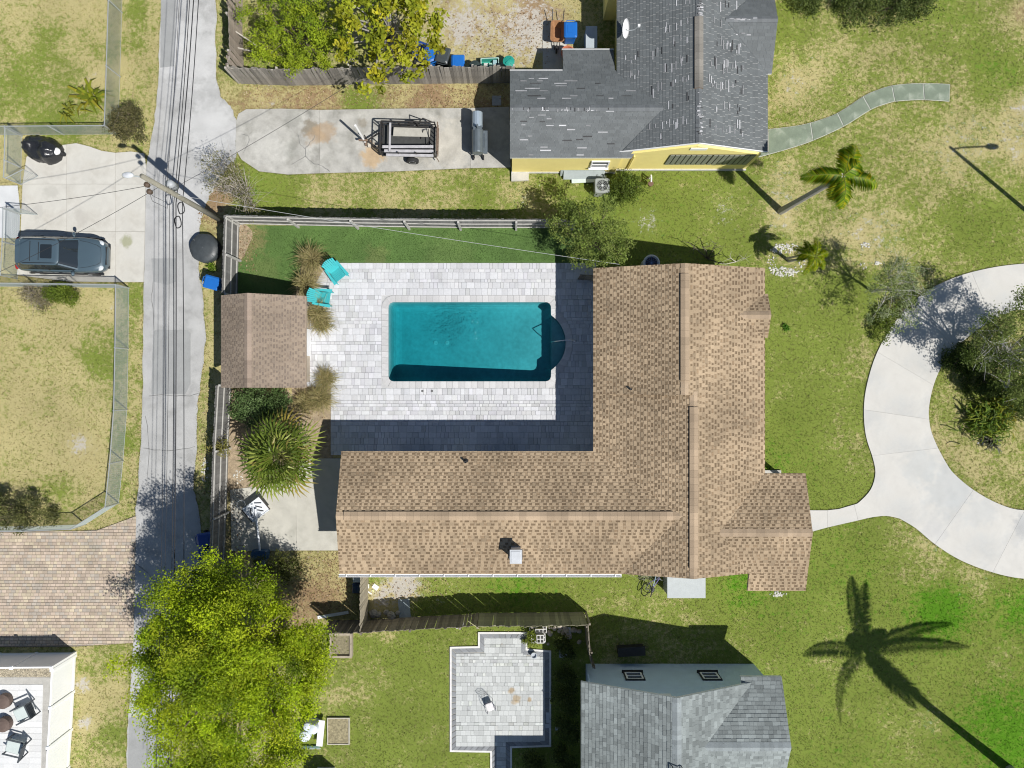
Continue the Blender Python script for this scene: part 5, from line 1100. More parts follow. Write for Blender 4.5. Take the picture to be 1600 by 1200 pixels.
tree('jasmine_bush', 'dense dark green bush between shed and fan palm', g2(410, 632), LB((405, 628, 1.1, .85), (430, 640, .9, .7), (385, 620, 1.0, .6), (395, 650, .8, .7), (440, 620, .8, .5), (372, 640, .7, .4)), 11000, .085, [(.08, .14, .04), (.12, .19, .06), (.055, .09, .025), (.16, .23, .09)], 20, clump=.22, nclump=170, trunk_r=.05, cat='bush', limbs=10, trunk_h=.2)
tree('fence_vine', 'yellowish vine climbing over the alley fence', g2(352, 690), LB((345, 690, 1.4, .35), (350, 705, 1.5, .3), (335, 700, .9, .3), (330, 680, .5, .25)), 900, .08, [(.20, .20, .05), (.14, .15, .03), (.26, .22, .07)], 21, clump=.2, nclump=40, trunk_r=.02, cat='vine', limbs=12, trunk_h=.5, twig=1)
tree('corner_shrub', 'dark leafy shrub under the lime green tree by the concrete pad', g2(436, 872), LB((430, 880, 1.2, .6), (450, 890, 1.0, .6), (410, 885, 1.0, .5)), 2600, .09, [(.07, .09, .02), (.12, .13, .03), (.05, .06, .015)], 22, clump=.25, nclump=70, trunk_r=.04, cat='shrub', limbs=14, trunk_h=.2)
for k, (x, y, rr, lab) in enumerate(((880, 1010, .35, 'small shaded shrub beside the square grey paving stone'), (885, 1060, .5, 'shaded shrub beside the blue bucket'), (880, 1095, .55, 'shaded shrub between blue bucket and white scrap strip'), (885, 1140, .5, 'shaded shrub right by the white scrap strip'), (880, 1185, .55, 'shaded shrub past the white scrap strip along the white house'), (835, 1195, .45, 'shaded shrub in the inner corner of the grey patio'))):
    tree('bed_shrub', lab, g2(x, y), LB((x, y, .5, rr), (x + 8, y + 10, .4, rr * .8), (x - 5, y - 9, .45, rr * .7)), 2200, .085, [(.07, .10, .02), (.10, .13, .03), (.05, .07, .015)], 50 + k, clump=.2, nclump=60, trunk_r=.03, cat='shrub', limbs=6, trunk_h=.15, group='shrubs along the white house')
tree('weedy_shrub', 'sunny yellow green weed patch left of the concrete blocks', g2(832, 990), LB((830, 985, .3, .3), (834, 998, .3, .3), (826, 1002, .2, .25)), 900, .08, [(.18, .22, .03), (.13, .17, .02)], 57, clump=.15, nclump=30, trunk_r=.02, cat='shrub', limbs=4, trunk_h=.1)
def dead_bush(label, base, pts, r, m, seed):
    root = thing('bare_shrub', label, 'shrub', (*g2(*base), 0)); t = MB(); rn = random.Random(seed); o = Vector(root.location)
    for (x, y, z) in pts:
        e = G(x, y, z) - o; mid = e * .5 + Vector((rn.uniform(-.1, .1), rn.uniform(-.1, .1), .1)); t.tube([(0, 0, 0), mid, e], [r, r * .7, r * .3], 5)
        for _ in range(5):
            s = mid.lerp(e, rn.random()); q = s + Vector((rn.gauss(0, .25), rn.gauss(0, .25), rn.uniform(0, .3))); t.tube([s, q], [r * .4, r * .12], 4)
    t.build('branches', m, root)
dead_bush('leafless dark shrub behind the house gable', (1105, 404), [(1078, 380, .7), (1118, 380, .9), (1125, 395, .6), (1095, 385, .8), (1130, 412, .5)], .035, mat('dark_twig', (.10, .09, .06), .95), 3)
dead_bush('pale dry sprig lying at the house corner', (1150, 409), [(1120, 412, .3), (1165, 404, .3), (1140, 400, .4)], .02, mat('pale_twig', (.5, .47, .4), .95), 4)
# --- palms
def frond(L_, droop, nl, lw, ll, rn, mbf, M, pal, rise=.35):
    """feather frond along +x, drooping"""
    pts = []
    for k in range(11):
        t = k / 10; pts.append(Vector((L_ * t * (1 - .12 * t), 0, L_ * (rise * t - (rise + droop) * t * t))))
    mbf.tube([M @ p for p in pts], [.022 * (1 - .8 * k / 10) for k in range(11)], 4, col=(.22, .25, .05))
    for k in range(nl):
        t = .04 + .96 * k / nl; i = min(int(t * 10), 9); p = pts[i].lerp(pts[i + 1], t * 10 - i); d = (pts[i + 1] - pts[i]).normalized()
        for sg_ in (-1, 1):
            le = ll * (math.sin(math.pi * min(1, t * .82 + .17)) ** .6) * rn.uniform(.85, 1.1); a = d * (.45 + .5 * t) + Vector((0, sg_, -.25 - .3 * rn.random())); a.normalize()
            q = p + a * le; w = d * lw * .5; c = random.choice(pal); v = rn.uniform(.8, 1.2); c = tuple(x * v for x in c)
            m2 = p.lerp(q, .55) + Vector((0, 0, .03)); q = q - Vector((0, 0, le * .18))
            mbf.add([M @ (p - w * .6), M @ (p + w * .6), M @ (m2 + w), M @ q, M @ (m2 - w)], [[0, 1, 2, 3, 4]], c)
def feather_palm(label, base, crown, fr, pal, seed, trunk_r=.13, trunk_m=None, nl=34, lw=.05, ll=.55, group=None, bow=0):
    root = thing('palm_tree', label, 'palm', (*g2(*base), 0), 0, group); o = Vector(root.location); c = Vector(crown) - o; rn = random.Random(seed)
    mid = Vector((c.x * .5 + bow, c.y * .5 - bow * .5, c.z * .5)); t = MB().tube([(0, 0, -.02), mid * .5, mid, mid.lerp(c, .55), c], [trunk_r * 1.25, trunk_r, trunk_r * .9, trunk_r * .85, trunk_r * .75], 8)
    t.build('trunk', trunk_m or mat('palm_trunk', (.36, .34, .30), .9, .15, 8, .2, 40, .4, 40), root)
    for (az, L_, dr, rs) in fr:
        f = MB(); M = Matrix.Translation(c) @ Matrix.Rotation(math.radians(az), 4, 'Z'); frond(L_, dr, nl, lw, ll, rn, f, M, pal, rs); f.build('frond', leafmat('palm_leaf', trans=.35, rough=.4), root)
GP = [(.13, .24, .012), (.20, .30, .015), (.09, .17, .010)]; GY = [(.40, .36, .015), (.28, .33, .015), (.18, .28, .012)]
feather_palm('tall feather palm with yellowing fronds on the front lawn', (1220, 330), G(1318, 274, 5.8), [(62, 1.9, .35, .35), (76, 1.5, .3, .5), (-8, 2.0, .35, .3), (176, 1.7, .4, .3), (-80, 1.4, .45, .25), (40, 1.0, .1, .8), (-105, 1.0, .6, .2)], GP + GY, 2, trunk_r=.15, ll=.58, lw=.055, nl=44)
feather_palm('bright small palm leaning over the ring of white stones', (1232, 408), G(1274, 401, 2.7), [(a_, L_, .5, .55) for a_, L_ in ((78, 1.15), (20, .95), (-40, .9), (-80, .7), (-115, .95), (165, .95), (130, .6))], [(.24, .30, .012), (.18, .26, .012), (.30, .32, .015)], 3, trunk_r=.06, ll=.3, lw=.07, nl=16, group='palms in the stone ring')
feather_palm('thinner small palm rising behind in the ring of white stones', (1229, 404), G(1264, 396, 2.3), [(a_, L_, .5, .55) for a_, L_ in ((95, .8), (40, .7), (150, .8), (-60, .6), (-150, .6))], [(.20, .27, .012), (.14, .2, .012)], 4, trunk_r=.05, ll=.26, lw=.07, nl=14, group='palms in the stone ring')
feather_palm('tall leaning palm past the lower lawn', (1578, 1203), (*g2(1519, 1156), 9.0), [(108, 5.0, .22, .12), (98, 4.3, .2, .25), (28, 4.6, .25, .2), (12, 4.9, .3, .15), (172, 4.6, .35, .15), (-42, 4.0, .35, .2), (-52, 3.2, .4, .3), (215, 4.2, .75, .15), (60, 1.6, .2, .4), (140, 1.6, .2, .4)], GP, 5, trunk_r=.19, ll=.62, lw=.055, nl=74, bow=-.5)
def fan_palm(label, base, z, nf, R, seed, pal):
    root = thing('fan_palm', label, 'palm', (*g2(*base), 0)); rn = random.Random(seed)
    MB().tube([(0, 0, -.02), (.02, 0, z * .6), (0, 0, z)], [.2, .17, .14], 10).build('trunk', mat('palm_trunk_shaggy', (.22, .17, .11), .95, .25, 10, .2, 40, .6, 30), root)
    for k in range(nf):
        az = k * 2.39996 + rn.uniform(-.2, .2); t = (k / nf) ** .75; el = math.radians(78 - 88 * t + rn.uniform(-6, 6)); Lp = R * (.25 + .38 * t) * rn.uniform(.85, 1.1); f = MB()
        d = Vector((math.cos(az) * math.cos(el), math.sin(az) * math.cos(el), math.sin(el))); s = Vector((-math.sin(az), math.cos(az), 0)); up_ = s.cross(d) * -1
        if up_.z < 0: up_ = -up_
        hub = Vector((0, 0, z)) + d * Lp - Vector((0, 0, .12 * t)); c = rn.choice(pal); old = t > .86 and rn.random() < .6; 
        if old: c = (.34, .27, .06)
        f.tube([(0, 0, z - .05), Vector((0, 0, z)) + d * Lp * .5 + up_ * .04, hub], [.02, .016, .012], 4, col=(.26, .27, .08))
        nb = 17; Lb = R * .55 * rn.uniform(.85, 1.1)
        for j in range(nb):
            a = math.radians(-125 + 250 * j / (nb - 1)); v = rn.uniform(.75, 1.25); dd = d * math.cos(a) + s * math.sin(a); lb_ = Lb * (1 - .28 * abs(a) / 2.2) * rn.uniform(.9, 1.06); wv = (d * -math.sin(a) + s * math.cos(a)) * .045
            m2 = hub + dd * lb_ * .6 + up_ * .05; e = hub + dd * lb_ - Vector((0, 0, lb_ * (.22 + .2 * rn.random()))); cc = tuple(x * v for x in c)
            if rn.random() < .06: cc = (.33, .28, .08)
            f.add([hub, m2 - wv, e, m2 + wv], [[0, 1, 2, 3]], cc)
        f.build('frond', leafmat('palm_leaf', trans=.35, rough=.4), root)
fan_palm('big round fan palm between the fence and the house', (462, 706), 2.3, 34, 2.05, 6, [(.15, .205, .03), (.21, .265, .045), (.10, .15, .025), (.27, .31, .065)])
def strap_clump(name, label, base, n, L_, w, pal, seed, cat='grass clump', z0=0.0, group=None, spread=.12, up=1.0, mt=None):
    root = thing(name, label, cat, (*g2(*base), 0), 0, group); rn = random.Random(seed); f = MB()
    for k in range(n):
        az = rn.uniform(0, 6.283); l = L_ * rn.uniform(.55, 1.1); o = Vector((rn.gauss(0, spread), rn.gauss(0, spread), z0)); d = Vector((math.cos(az), math.sin(az), 0)); s = Vector((-d.y, d.x, 0)); ti = rn.uniform(.15, 1.0)
        p1 = o + d * l * .35 * ti + Vector((0, 0, l * .55 * up)); p2 = o + d * l * .75 * ti + Vector((0, 0, l * (.75 - .25 * ti) * up)); p3 = o + d * l * 1.05 * ti + Vector((0, 0, max(.03, l * (.75 - .62 * ti) * up)))
        c = rn.choice(pal); v = rn.uniform(.75, 1.25); c = tuple(x * v for x in c); h = s * w / 2
        f.add([o - h, o + h, p1 + h, p1 - h, p2 + h * .8, p2 - h * .8, p3], [[0, 1, 2, 3], [3, 2, 4, 5], [5, 4, 6]], c)
    f.build('blades', mt or leafmat('grass_blade', trans=.3, rough=.6), root); return root
FG = [(.36, .30, .13), (.30, .26, .11), (.22, .21, .08), (.42, .36, .18)]
for k, (x, y, L_, lab) in enumerate(((490, 408, 1.2, 'feathery tan fountain grass beside the upper turquoise chair'), (482, 446, 1.15, 'feathery tan fountain grass between the two turquoise chairs'), (500, 490, .95, 'tan fountain grass tucked against the shed eave'), (512, 592, .8, 'small tan fountain grass below the shed'), (505, 622, 1.05, 'large tan fountain grass at the deck corner'), (480, 628, .9, 'tan fountain grass beside the dark green bush'), (506, 506, .8, 'low tan fountain grass below the shed corner eave'))):
    strap_clump('fountain_grass', lab, (x, y), 650, L_, .014, FG, 60 + k, group='fountain grasses round the deck')
strap_clump('cycad_clump', 'glossy strap leaved clump in the driveway island', (1535, 655), 420, 1.0, .05, [(.09, .16, .015), (.14, .21, .02), (.06, .10, .01), (.2, .24, .02)], 70, 'plant', spread=.45)
strap_clump('cycad_clump', 'yellowing strap leaved clump beside the glossy one', (1560, 645), 240, .85, .045, [(.2, .22, .02), (.26, .24, .03), (.12, .17, .015)], 71, 'plant', spread=.35)
strap_clump('agave_plant', 'dark leaved agave at the foot of the island clump', (1543, 690), 60, .75, .05, [(.10, .10, .06), (.16, .17, .12), (.06, .06, .03)], 72, 'plant', spread=.06)
strap_clump('yucca_plant', 'yellow green spiky plant by the upper chain link corner', (148, 158), 30, 1.3, .13, [(.22, .25, .02), (.16, .2, .02), (.3, .28, .03)], 73, 'plant', spread=.15)
strap_clump('yucca_plant', 'smaller yellowish spiky plant on the upper dry lawn', (112, 178), 20, .85, .08, [(.24, .25, .03), (.18, .2, .03)], 74, 'plant', spread=.15)
strap_clump('weed_tuft', 'bright green weed tuft alone on the side lawn', (1227, 512), 60, .25, .03, [(.07, .18, .012)], 75, 'weed', spread=.06)
strap_clump('weed_tuft', 'bright weed tuft between the covered tub and blue bin', (332, 417), 80, .35, .03, [(.14, .22, .02), (.1, .17, .015)], 76, 'weed', spread=.1)
# ------------------------------------------------------------------ parked car
def sring(cx0, cx1, hw, z, r=.25, n=5):
    pts = []
    for sx, sy, a0 in ((cx1 - r, hw - r, 0), (cx0 + r, hw - r, 90), (cx0 + r, -hw + r, 180), (cx1 - r, -hw + r, 270)):
        for k in range(n + 1): a = math.radians(a0 + 90 * k / n); pts.append((sx + r * math.cos(a), sy + r * math.sin(a), z))
    return pts
def interp(x, tab):
    for (x0, y0), (x1, y1) in zip(tab, tab[1:]):
        if x <= x1: t = (x - x0) / (x1 - x0); t = t * t * (3 - 2 * t) if False else t; return y0 + (y1 - y0) * max(0, min(1, t))
    return tab[-1][1]
car = thing('parked_car', 'slate blue crossover car parked on the concrete driveway', 'car', G(111, 402), math.radians(-1.5)); car.scale = (.93, .93, .95)
paint = mat('slate_blue_paint', (.065, .10, .125), .32, .03, 2, 0, 1, metal=.1, coat=.8); trim = mat('black_trim', (.02, .021, .023), .5, 0, 1, 0, 1); cglass = mat('car_glass', (.018, .024, .028), .05, 0, 1, 0, 1, spec=.9, coat=.5)
WT_ = [(-2.28, .58), (-2.2, .76), (-2.0, .87), (-1.4, .92), (0, .925), (1.3, .91), (1.8, .86), (2.08, .74), (2.22, .58), (2.28, .40)]
ZT = [(-2.28, .80), (-2.2, .98), (-2.0, 1.03), (-1, 1.02), (.9, 1.0), (1.2, .98), (1.8, .90), (2.1, .80), (2.22, .70), (2.28, .60)]
ZB = [(-2.28, .45), (-2.1, .30), (-1.8, .24), (1.8, .22), (2.1, .26), (2.28, .36)]
rings = []
for x in [-2.28, -2.25, -2.2, -2.1, -2.0, -1.8, -1.5, -1.2, -.8, -.3, .2, .6, .9, 1.1, 1.3, 1.5, 1.7, 1.85, 2.0, 2.1, 2.18, 2.24, 2.28]:
    w, zt, zb = interp(x, WT_), interp(x, ZT), interp(x, ZB); h = zt - zb; cr = .035
    half = [(.86 * w, zb), (.97 * w, zb + .12 * h), (1.0 * w, zb + .45 * h), (.99 * w, zb + .72 * h), (.955 * w, zb + .9 * h), (.88 * w, zt - .01), (.7 * w, zt + cr * .5), (.45 * w, zt + cr * .75), (.2 * w, zt + cr)]
    rings.append([(x, -y, z) for y, z in half] + [(x, y, z) for y, z in half[::-1]])
MB().loft(rings).build('body', paint, car, smooth=True)
gl = [sring(-2.12, 1.04, .83, .99, .30), sring(-2.0, .86, .80, 1.14, .30), sring(-1.82, .60, .745, 1.36, .28), sring(-1.62, .36, .675, 1.545, .26)]
npt = len(gl[0]); n1 = npt // 4
grp = {'windshield': [], 'side_window': [], 'rear_window': [], 'side_window2': []}
for i in range(len(gl) - 1):
    for k in range(npt):
        kk = k; f = [i * npt + k, i * npt + (k + 1) % npt, (i + 1) * npt + (k + 1) % npt, (i + 1) * npt + k]
        if kk in (npt - 1,) or kk < 3 or kk >= npt - 3: grp['windshield'].append(f)
        elif kk < n1 + 2: grp['side_window'].append(f)
        elif kk < 2 * n1 + 3: grp['rear_window'].append(f)
        else: grp['side_window2'].append(f)
allv = [v for r in gl for v in r]
for nm, fs in grp.items(): MB().add(allv, fs).build(nm.replace('2', ''), cglass, car, smooth=True)
rr_ = [sring(-1.66, .38, .685, 1.54, .26), sring(-1.62, .34, .665, 1.575, .26), sring(-1.5, .2, .58, 1.60, .26), sring(-1.2, -.1, .35, 1.612, .22)]
MB().loft(rr_).build('roof', paint, car, smooth=True)
MB().loft([sring(-1.86, -1.45, .62, 1.50, .1), sring(-1.84, -1.45, .61, 1.555, .1)]).build('spoiler', paint, car)
MB().loft([sring(-.55, .05, .36, 1.603, .06), sring(-.54, .04, .35, 1.618, .06)]).build('sunroof', cglass, car)
fr_ = MB()
for a_, b_ in (((-1.05, -.5), (-1.05, .5)), ((-.62, -.42), (-.62, .42))): fr_.bar((a_[0], a_[1], 1.612), (b_[0], b_[1], 1.612), .035, .018)
for i_, (x_, w_) in enumerate(((-1.05, .5), (-.62, .45))): MB().bar((x_, -w_, 1.612), (x_, w_, 1.612), .03, .02).build('roof_seam', trim, car)
for sg_ in (-1, 1):
    MB().tube([(-1.45, sg_ * .60, 1.585), (-1.3, sg_ * .60, 1.625), (.0, sg_ * .585, 1.63), (.2, sg_ * .575, 1.585)], .016, 6).build('roof_rail', trim, car)
    for (a_, b_) in (((1.0, .76, 1.0), (.34, .61, 1.555)), ((-.42, .835, 1.0), (-.48, .665, 1.55)), ((-2.02, .66, 1.02), (-1.60, .52, 1.55))): MB().bar((a_[0], sg_ * a_[1], a_[2]), (b_[0], sg_ * b_[1], b_[2]), .07, .05).build('pillar', paint if a_[0] > 0 or a_[0] < -1 else trim, car)
    mi = MB().blob((.78, sg_ * 1.0, 1.04), (.09, .13, .08), 10, 6).bar((.8, sg_ * .86, 1.0), (.8, sg_ * .95, 1.03), .05); mi.build('mirror', paint, car, smooth=True)
    MB().blob((1.98, sg_ * .62, .76), (.20, .17, .075), 10, 6).build('headlight', mat('headlight_lens', (.55, .58, .6), .12, 0, 1, 0, 1, spec=.8), car, smooth=True)
    MB().blob((-2.14, sg_ * .66, .93), (.12, .18, .06), 10, 6).build('taillight', mat('taillight_red', (.35, .015, .012), .2, 0, 1, 0, 1), car, smooth=True)
    MB().bar((-1.9, sg_ * .925, .30), (1.9, sg_ * .915, .29), .05, .16).build('sill_trim', trim, car)
    for x_ in (-1.38, 1.36):
        MB().lathe([(.365, -.03), (.39, 0), (.39, .06), (.3, .07)], (x_, sg_ * .88, .36), 18, M=Matrix.Rotation(-sg_ * math.pi / 2, 3, 'X')).build('wheel_arch', trim, car)
        R_ = Matrix.Rotation(-sg_ * math.pi / 2, 3, 'X')
        wh_ = MB().lathe([(.2, -.11), (.31, -.11), (.345, -.06), (.345, .06), (.31, .1), (.22, .1)], (x_, sg_ * .84, .345), 22, M=R_).build('wheel', mat('tyre_rubber', (.022, .022, .023), .85, 0, 1), car, smooth=True)
        rm_ = MB().lathe([(.225, .04), (.225, .09), (.19, .085)], (x_, sg_ * .84, .345), 22, M=R_)
        for k in range(5): a = k * 2 * math.pi / 5; rm_.bar((x_, sg_ * .935, .345), (x_ + .2 * math.cos(a), sg_ * .93, .345 + .2 * math.sin(a)), .06, .03)
        rm_.build('rim', mat('alloy', (.42, .43, .44), .3, metal=.8), wh_)
MB().box((2.20, 0, .60), (.12, .9, .22)).build('grille', trim, car); MB().box((2.17, 0, .36), (.16, 1.2, .12)).build('bumper_trim', trim, car)
MB().bar((.98, -.6, 1.005), (.80, .05, 1.13), .02).build('wiper', trim, car)
for sg_ in (-1, 1): MB().tube([(1.08, sg_ * .70, 1.003), (1.5, sg_ * .63, .968), (1.9, sg_ * .50, .905), (2.06, sg_ * .38, .865)], .008, 4).build('hood_seam', trim, car)
MB().tube([(2.06, -.38, .865), (2.09, 0, .867), (2.06, .38, .865)], .008, 4).build('hood_seam', trim, car)
for sg_ in (-1, 1):
    for x_ in (.80, -.42, -1.25): MB().tube([(x_, sg_ * .895, .95), (x_ - .02, sg_ * .928, .7), (x_, sg_ * .925, .36)], .007, 4).build('door_seam', trim, car)
    for x_ in (.0, -1.0): MB().box((x_, sg_ * .93, .80), (.16, .03, .03)).build('door_handle', trim, car)
# ------------------------------------------------------------------ covered motorcycle
mo = thing('covered_motorcycle', 'motorcycle under a crumpled shiny black cover', 'motorcycle', G(76, 237), math.radians(-13))
rings = []; rn = random.Random(6)
for k in range(25):
    t = k / 24; x = -1.08 + 1.95 * t; w = .16 + .36 * math.sin(math.pi * min(max(t * .96 + .03, 0), 1)) ** .55 - .05 * math.exp(-((t - .56) / .09) ** 2); h = .72 + .16 * math.exp(-((t - .18) / .16) ** 2) + .26 * math.exp(-((t - .72) / .17) ** 2) - .45 * (t < .02) - .3 * (t > .98)
    ring = []
    for j in range(17):
        a = math.pi * j / 16; wr = 1 + .05 * math.sin(9 * a + 7 * t) + rn.uniform(-.04, .04); ring.append((x + rn.uniform(-.025, .025), w * math.cos(a) * wr * (1 + .15 * (1 - math.sin(a))), max(.01, h * math.sin(a) ** .75 * wr)))
    rings.append(ring)
MB().loft(rings, closed_ring=False, caps=True).build('cover', mat('black_tarp', (.018, .019, .021), .25, .1, 5, 0, 1, .5, 14, spec=.6), mo, smooth=True); mo.scale = (.86, 1.1, .9)
R_ = Matrix.Rotation(math.pi / 2, 3, 'X'); wo2 = MB().lathe([(.24, -.07), (.30, -.04), (.30, .04), (.24, .07)], (.86, 0, .30), 18, M=R_).build('wheel', MATS['tyre_rubber'], mo); MB().lathe([(.03, -.05), (.22, -.05), (.22, .05), (.03, .05)], (.86, 0, .30), 14, M=R_).build('rim', MATS['alloy'], wo2)
MB().blob((.80, .02, .55), (.26, .17, .14), 10, 6).build('fender', whitep, mo, smooth=True)
# ------------------------------------------------------------------ covered tub
ct = thing('covered_tub', 'round black covered tub on the alley verge', 'tub', G(325, 390)); mb = MB(); prof = [(.66, 0), (.70, .10), (.70, .42), (.66, .5), (.4, .56), (.1, .60), (.02, .605)]
mb.lathe(prof, n=30); mb.v = [(x * (1 + .02 * math.sin(7 * math.atan2(y, x))), y * (1 + .02 * math.sin(7 * math.atan2(y, x))), z) for x, y, z in mb.v]; mb.build('cover', mat('dark_vinyl_cover', (.05, .058, .062), .45, .15, 4, .1, 20, .3, 12), ct, smooth=True)
MB().bar((-.5, .42, .52), (.5, -.42, .52), .03, .02).bar((-.02, -.02, .602), (.02, .02, .602), .03, .02).build('seam', mat('seam_grey', (.10, .11, .11), .6), ct)
# ------------------------------------------------------------------ wheeled carts and tubs
def cart(label, px, py, rz, colr, h=1.02, w=.58, d=.72, group='wheeled bins', mark=False, cat='bin'):
    m = mat('cart_plastic_%d' % int(sum(c * 1000 for c in colr)), colr, .4, .05, 4, .03, 40); r = thing('wheeled_bin', label, cat, G(px, py), math.radians(rz), group)
    MB().loft([sring(-d * .36, d * .36, w * .40, .08, .05, 3), sring(-d * .42, d * .42, w * .46, h * .7, .06, 3), sring(-d * .48, d * .48, w * .5, h * .92, .06, 3)]).build('body', m, r)
    lid_ = MB().loft([sring(-d * .52, d * .52, w * .54, h * .925, .07, 3), sring(-d * .52, d * .52, w * .54, h * .97, .07, 3), sring(-d * .42, d * .46, w * .42, h * 1.02, .07, 3)]).build('lid', m, r)
    MB().box((0, 0, h * 1.024), (d * .5, w * .5, .012)).build('lid_panel', m, lid_)
    MB().tube([(-d * .56, -w * .38, h * .9), (-d * .62, -w * .3, h * .95), (-d * .62, w * .3, h * .95), (-d * .56, w * .38, h * .9)], .018, 6).build('handle', m, r)
    for sg_ in (-1, 1): MB().lathe([(.03, -.03), (.12, -.03), (.12, .03), (.03, .03)], (-d * .42, sg_ * w * .46, .12), 14, M=R_).build('wheel', MATS['tyre_rubber'], r)
    if mark:
        for dy in (-.05, .05): MB().box((d * .47, dy, h * .8), (.01, .07, .07)).build('label_plate', whitep, r) if False else MB().box((d * .46, dy, h * .965), (.06, .07, .03)).build('label_plate', whitep, r)
    return r
BLUE = (.012, .13, .46); DB = (.01, .05, .24)
cart('blue wheeled bin beside the round covered tub', 344, 446, -15, BLUE); cart('deep blue wheeled bin in tree shade, farther from the lime tree', 334, 836, 8, DB); cart('deep blue wheeled bin in tree shade, closer to the lime tree', 334, 862, -6, DB)
cart('bright blue wheeled bin standing against the grey fence', 718, 112, 90, BLUE); cart('blue wheeled bin hidden under the fig leaves', 661, 92, 70, DB); cart('second blue wheeled bin under fig leaves beside a grey one', 677, 96, 110, BLUE, h=.9)
cart('dark grey wheeled bin with pale lid edge under the fig branches', 695, 100, 75, (.05, .06, .065)); cart('bright blue wheeled bin beside the wheelbarrow on the sandy yard', 889, 62, -90, BLUE, mark=True)
def rtub(name, label, px, py, prof, m, cat, rz=0, group=None, extra=None, sx=1):
    r = thing(name, label, cat, G(px, py), math.radians(rz), group); MB().lathe(prof, n=20, sx=sx).build('body', m, r, smooth=False); return r
dk_ = mat('dark_green_plastic', (.03, .045, .042), .5, .1, 5); teal = mat('teal_plastic', (.02, .28, .22), .4, .06, 4)
t_ = rtub('trash_can', 'dark round trash can between blue bin and green crate', 743, 112, [(.18, 0), (.24, .62), (.26, .62), (.26, .66), (.1, .70), (.02, .71)], dk_, 'trash can')
t_ = rtub('trash_can', 'round green trash can with a ridged lid at the fence end', 795, 107, [(.19, 0), (.25, .72), (.28, .72), (.28, .77), (.1, .82), (.02, .83)], teal, 'trash can'); MB().box((0, 0, .83), (.36, .05, .05), .7).build('handle', teal, t_); MB().box((0, 0, .80), (.42, .03, .03), -.9).build('lid_rib', teal, t_)
cr_ = thing('storage_crate', 'open teal plastic crate with odds and ends', 'crate', G(766, 104), .05)
for (c, d) in (((0, 0, .03), (.82, .44, .03)), ((0, .22, .2), (.86, .03, .38)), ((0, -.22, .2), (.86, .03, .38)), ((.42, 0, .2), (.03, .41, .38)), ((-.42, 0, .2), (.03, .41, .38))): MB().box(c, d).build('side' if c[2] > .1 else 'bottom', mat('teal_crate', (.05, .33, .26), .5, .1, 5), cr_)
MB().loft([sring(-.45, .45, .25, .385, .05, 3), sring(-.45, .45, .25, .41, .05, 3), sring(-.40, .40, .20, .411, .05, 3)], caps=False).build('rim', mat('teal_rim', (.35, .50, .44), .5), cr_)
for k, (x, y, z, c) in enumerate(((-.2, -.05, .15, (.5, .5, .47)), (.05, -.03, .12, (.30, .5, .42)), (.24, .08, .2, (.28, .42, .45)))): o = MB().box((0, 0, 0), (.2, .22, .2)).build('parcel', mat('parcel_%d' % k, c, .7)); o.location = Vector(cr_.location) + Vector((x, y, z)); tag(o, ('white parcel in the teal crate', 'pale green parcel in the teal crate', 'bluish parcel in the teal crate')[k], 'box', 'parcels in the crate')
bt = thing('plastic_tub', 'beige plastic tub leaning by the teal crate', 'tub', G(776, 111), .25)
MB().loft([sring(-.2, .2, .16, .02, .05, 3), sring(-.23, .23, .19, .30, .05, 3), sring(-.2, .2, .16, .30, .05, 3), sring(-.18, .18, .14, .06, .05, 3)]).build('body', mat('beige_plastic', (.55, .46, .38), .5, .05, 5), bt); MB().bar((-.14, -.1, .302), (-.1, .1, .302), .03, .02).build('handle', blackp, bt)
br = thing('wheelbarrow', 'brown rusty wheelbarrow with handles up on the sandy yard', 'wheelbarrow', G(870, 57), math.radians(88)); rust_m = mat('rusty_tray', (.30, .15, .07), .7, .2, 6, .15, 30)
MB().loft([sring(-.42, .30, .20, .28, .1, 4), sring(-.55, .48, .34, .62, .14, 4), sring(-.52, .45, .31, .62, .14, 4), sring(-.40, .28, .18, .31, .1, 4)]).build('tray', rust_m, br)
for sg_ in (-1, 1): MB().tube([(-.75, sg_ * .1, .2), (.3, sg_ * .24, .3), (1.0, sg_ * .28, .62)], .02, 6).build('handle', blackp, br); MB().tube([(.2, sg_ * .22, .3), (.35, sg_ * .24, 0)], .018, 6).build('leg', blackp, br)
MB().lathe([(.05, -.04), (.19, -.04), (.19, .04), (.05, .04)], (-.72, 0, .19), 14, M=R_).build('wheel', MATS['tyre_rubber'], br)
rtub('planter_pot', 'round terracotta orange pot beside the low roof corner', 886, 90, [(.2, 0), (.31, .48), (.34, .48), (.34, .55), (.29, .55), (.26, .42), (.02, .42)], mat('terracotta', (.50, .16, .085), .7, .1, 5), 'pot')
gb = thing('freezer_box', 'grey chest box in the shaded corner by the yellow wall', 'box', G(921, 72)); MB().box((0, 0, .42), (.5, 1.0, .84)).build('body', mat('box_grey', (.40, .45, .48), .5, .1, 3), gb); MB().box((0, 0, .88), (.54, 1.04, .07)).build('lid', MATS['box_grey'], gb)
MB().prism(P2([(848, 55), (885, 52), (886, 112), (848, 112)]), 0, .03).build('yard_slab', conc_old)['kind'] = 'structure'
MB().prism(P2([(769, 150), (783, 150), (783, 165), (769, 165)]), 0, .04).build('access_cover', mat('cover_grey', (.33, .35, .36), .8))['kind'] = 'structure'
MB().prism(P2([(799, 262), (826, 264), (826, 283), (799, 284)]), 0, .14).build('side_stoop', conc_old)['kind'] = 'structure'
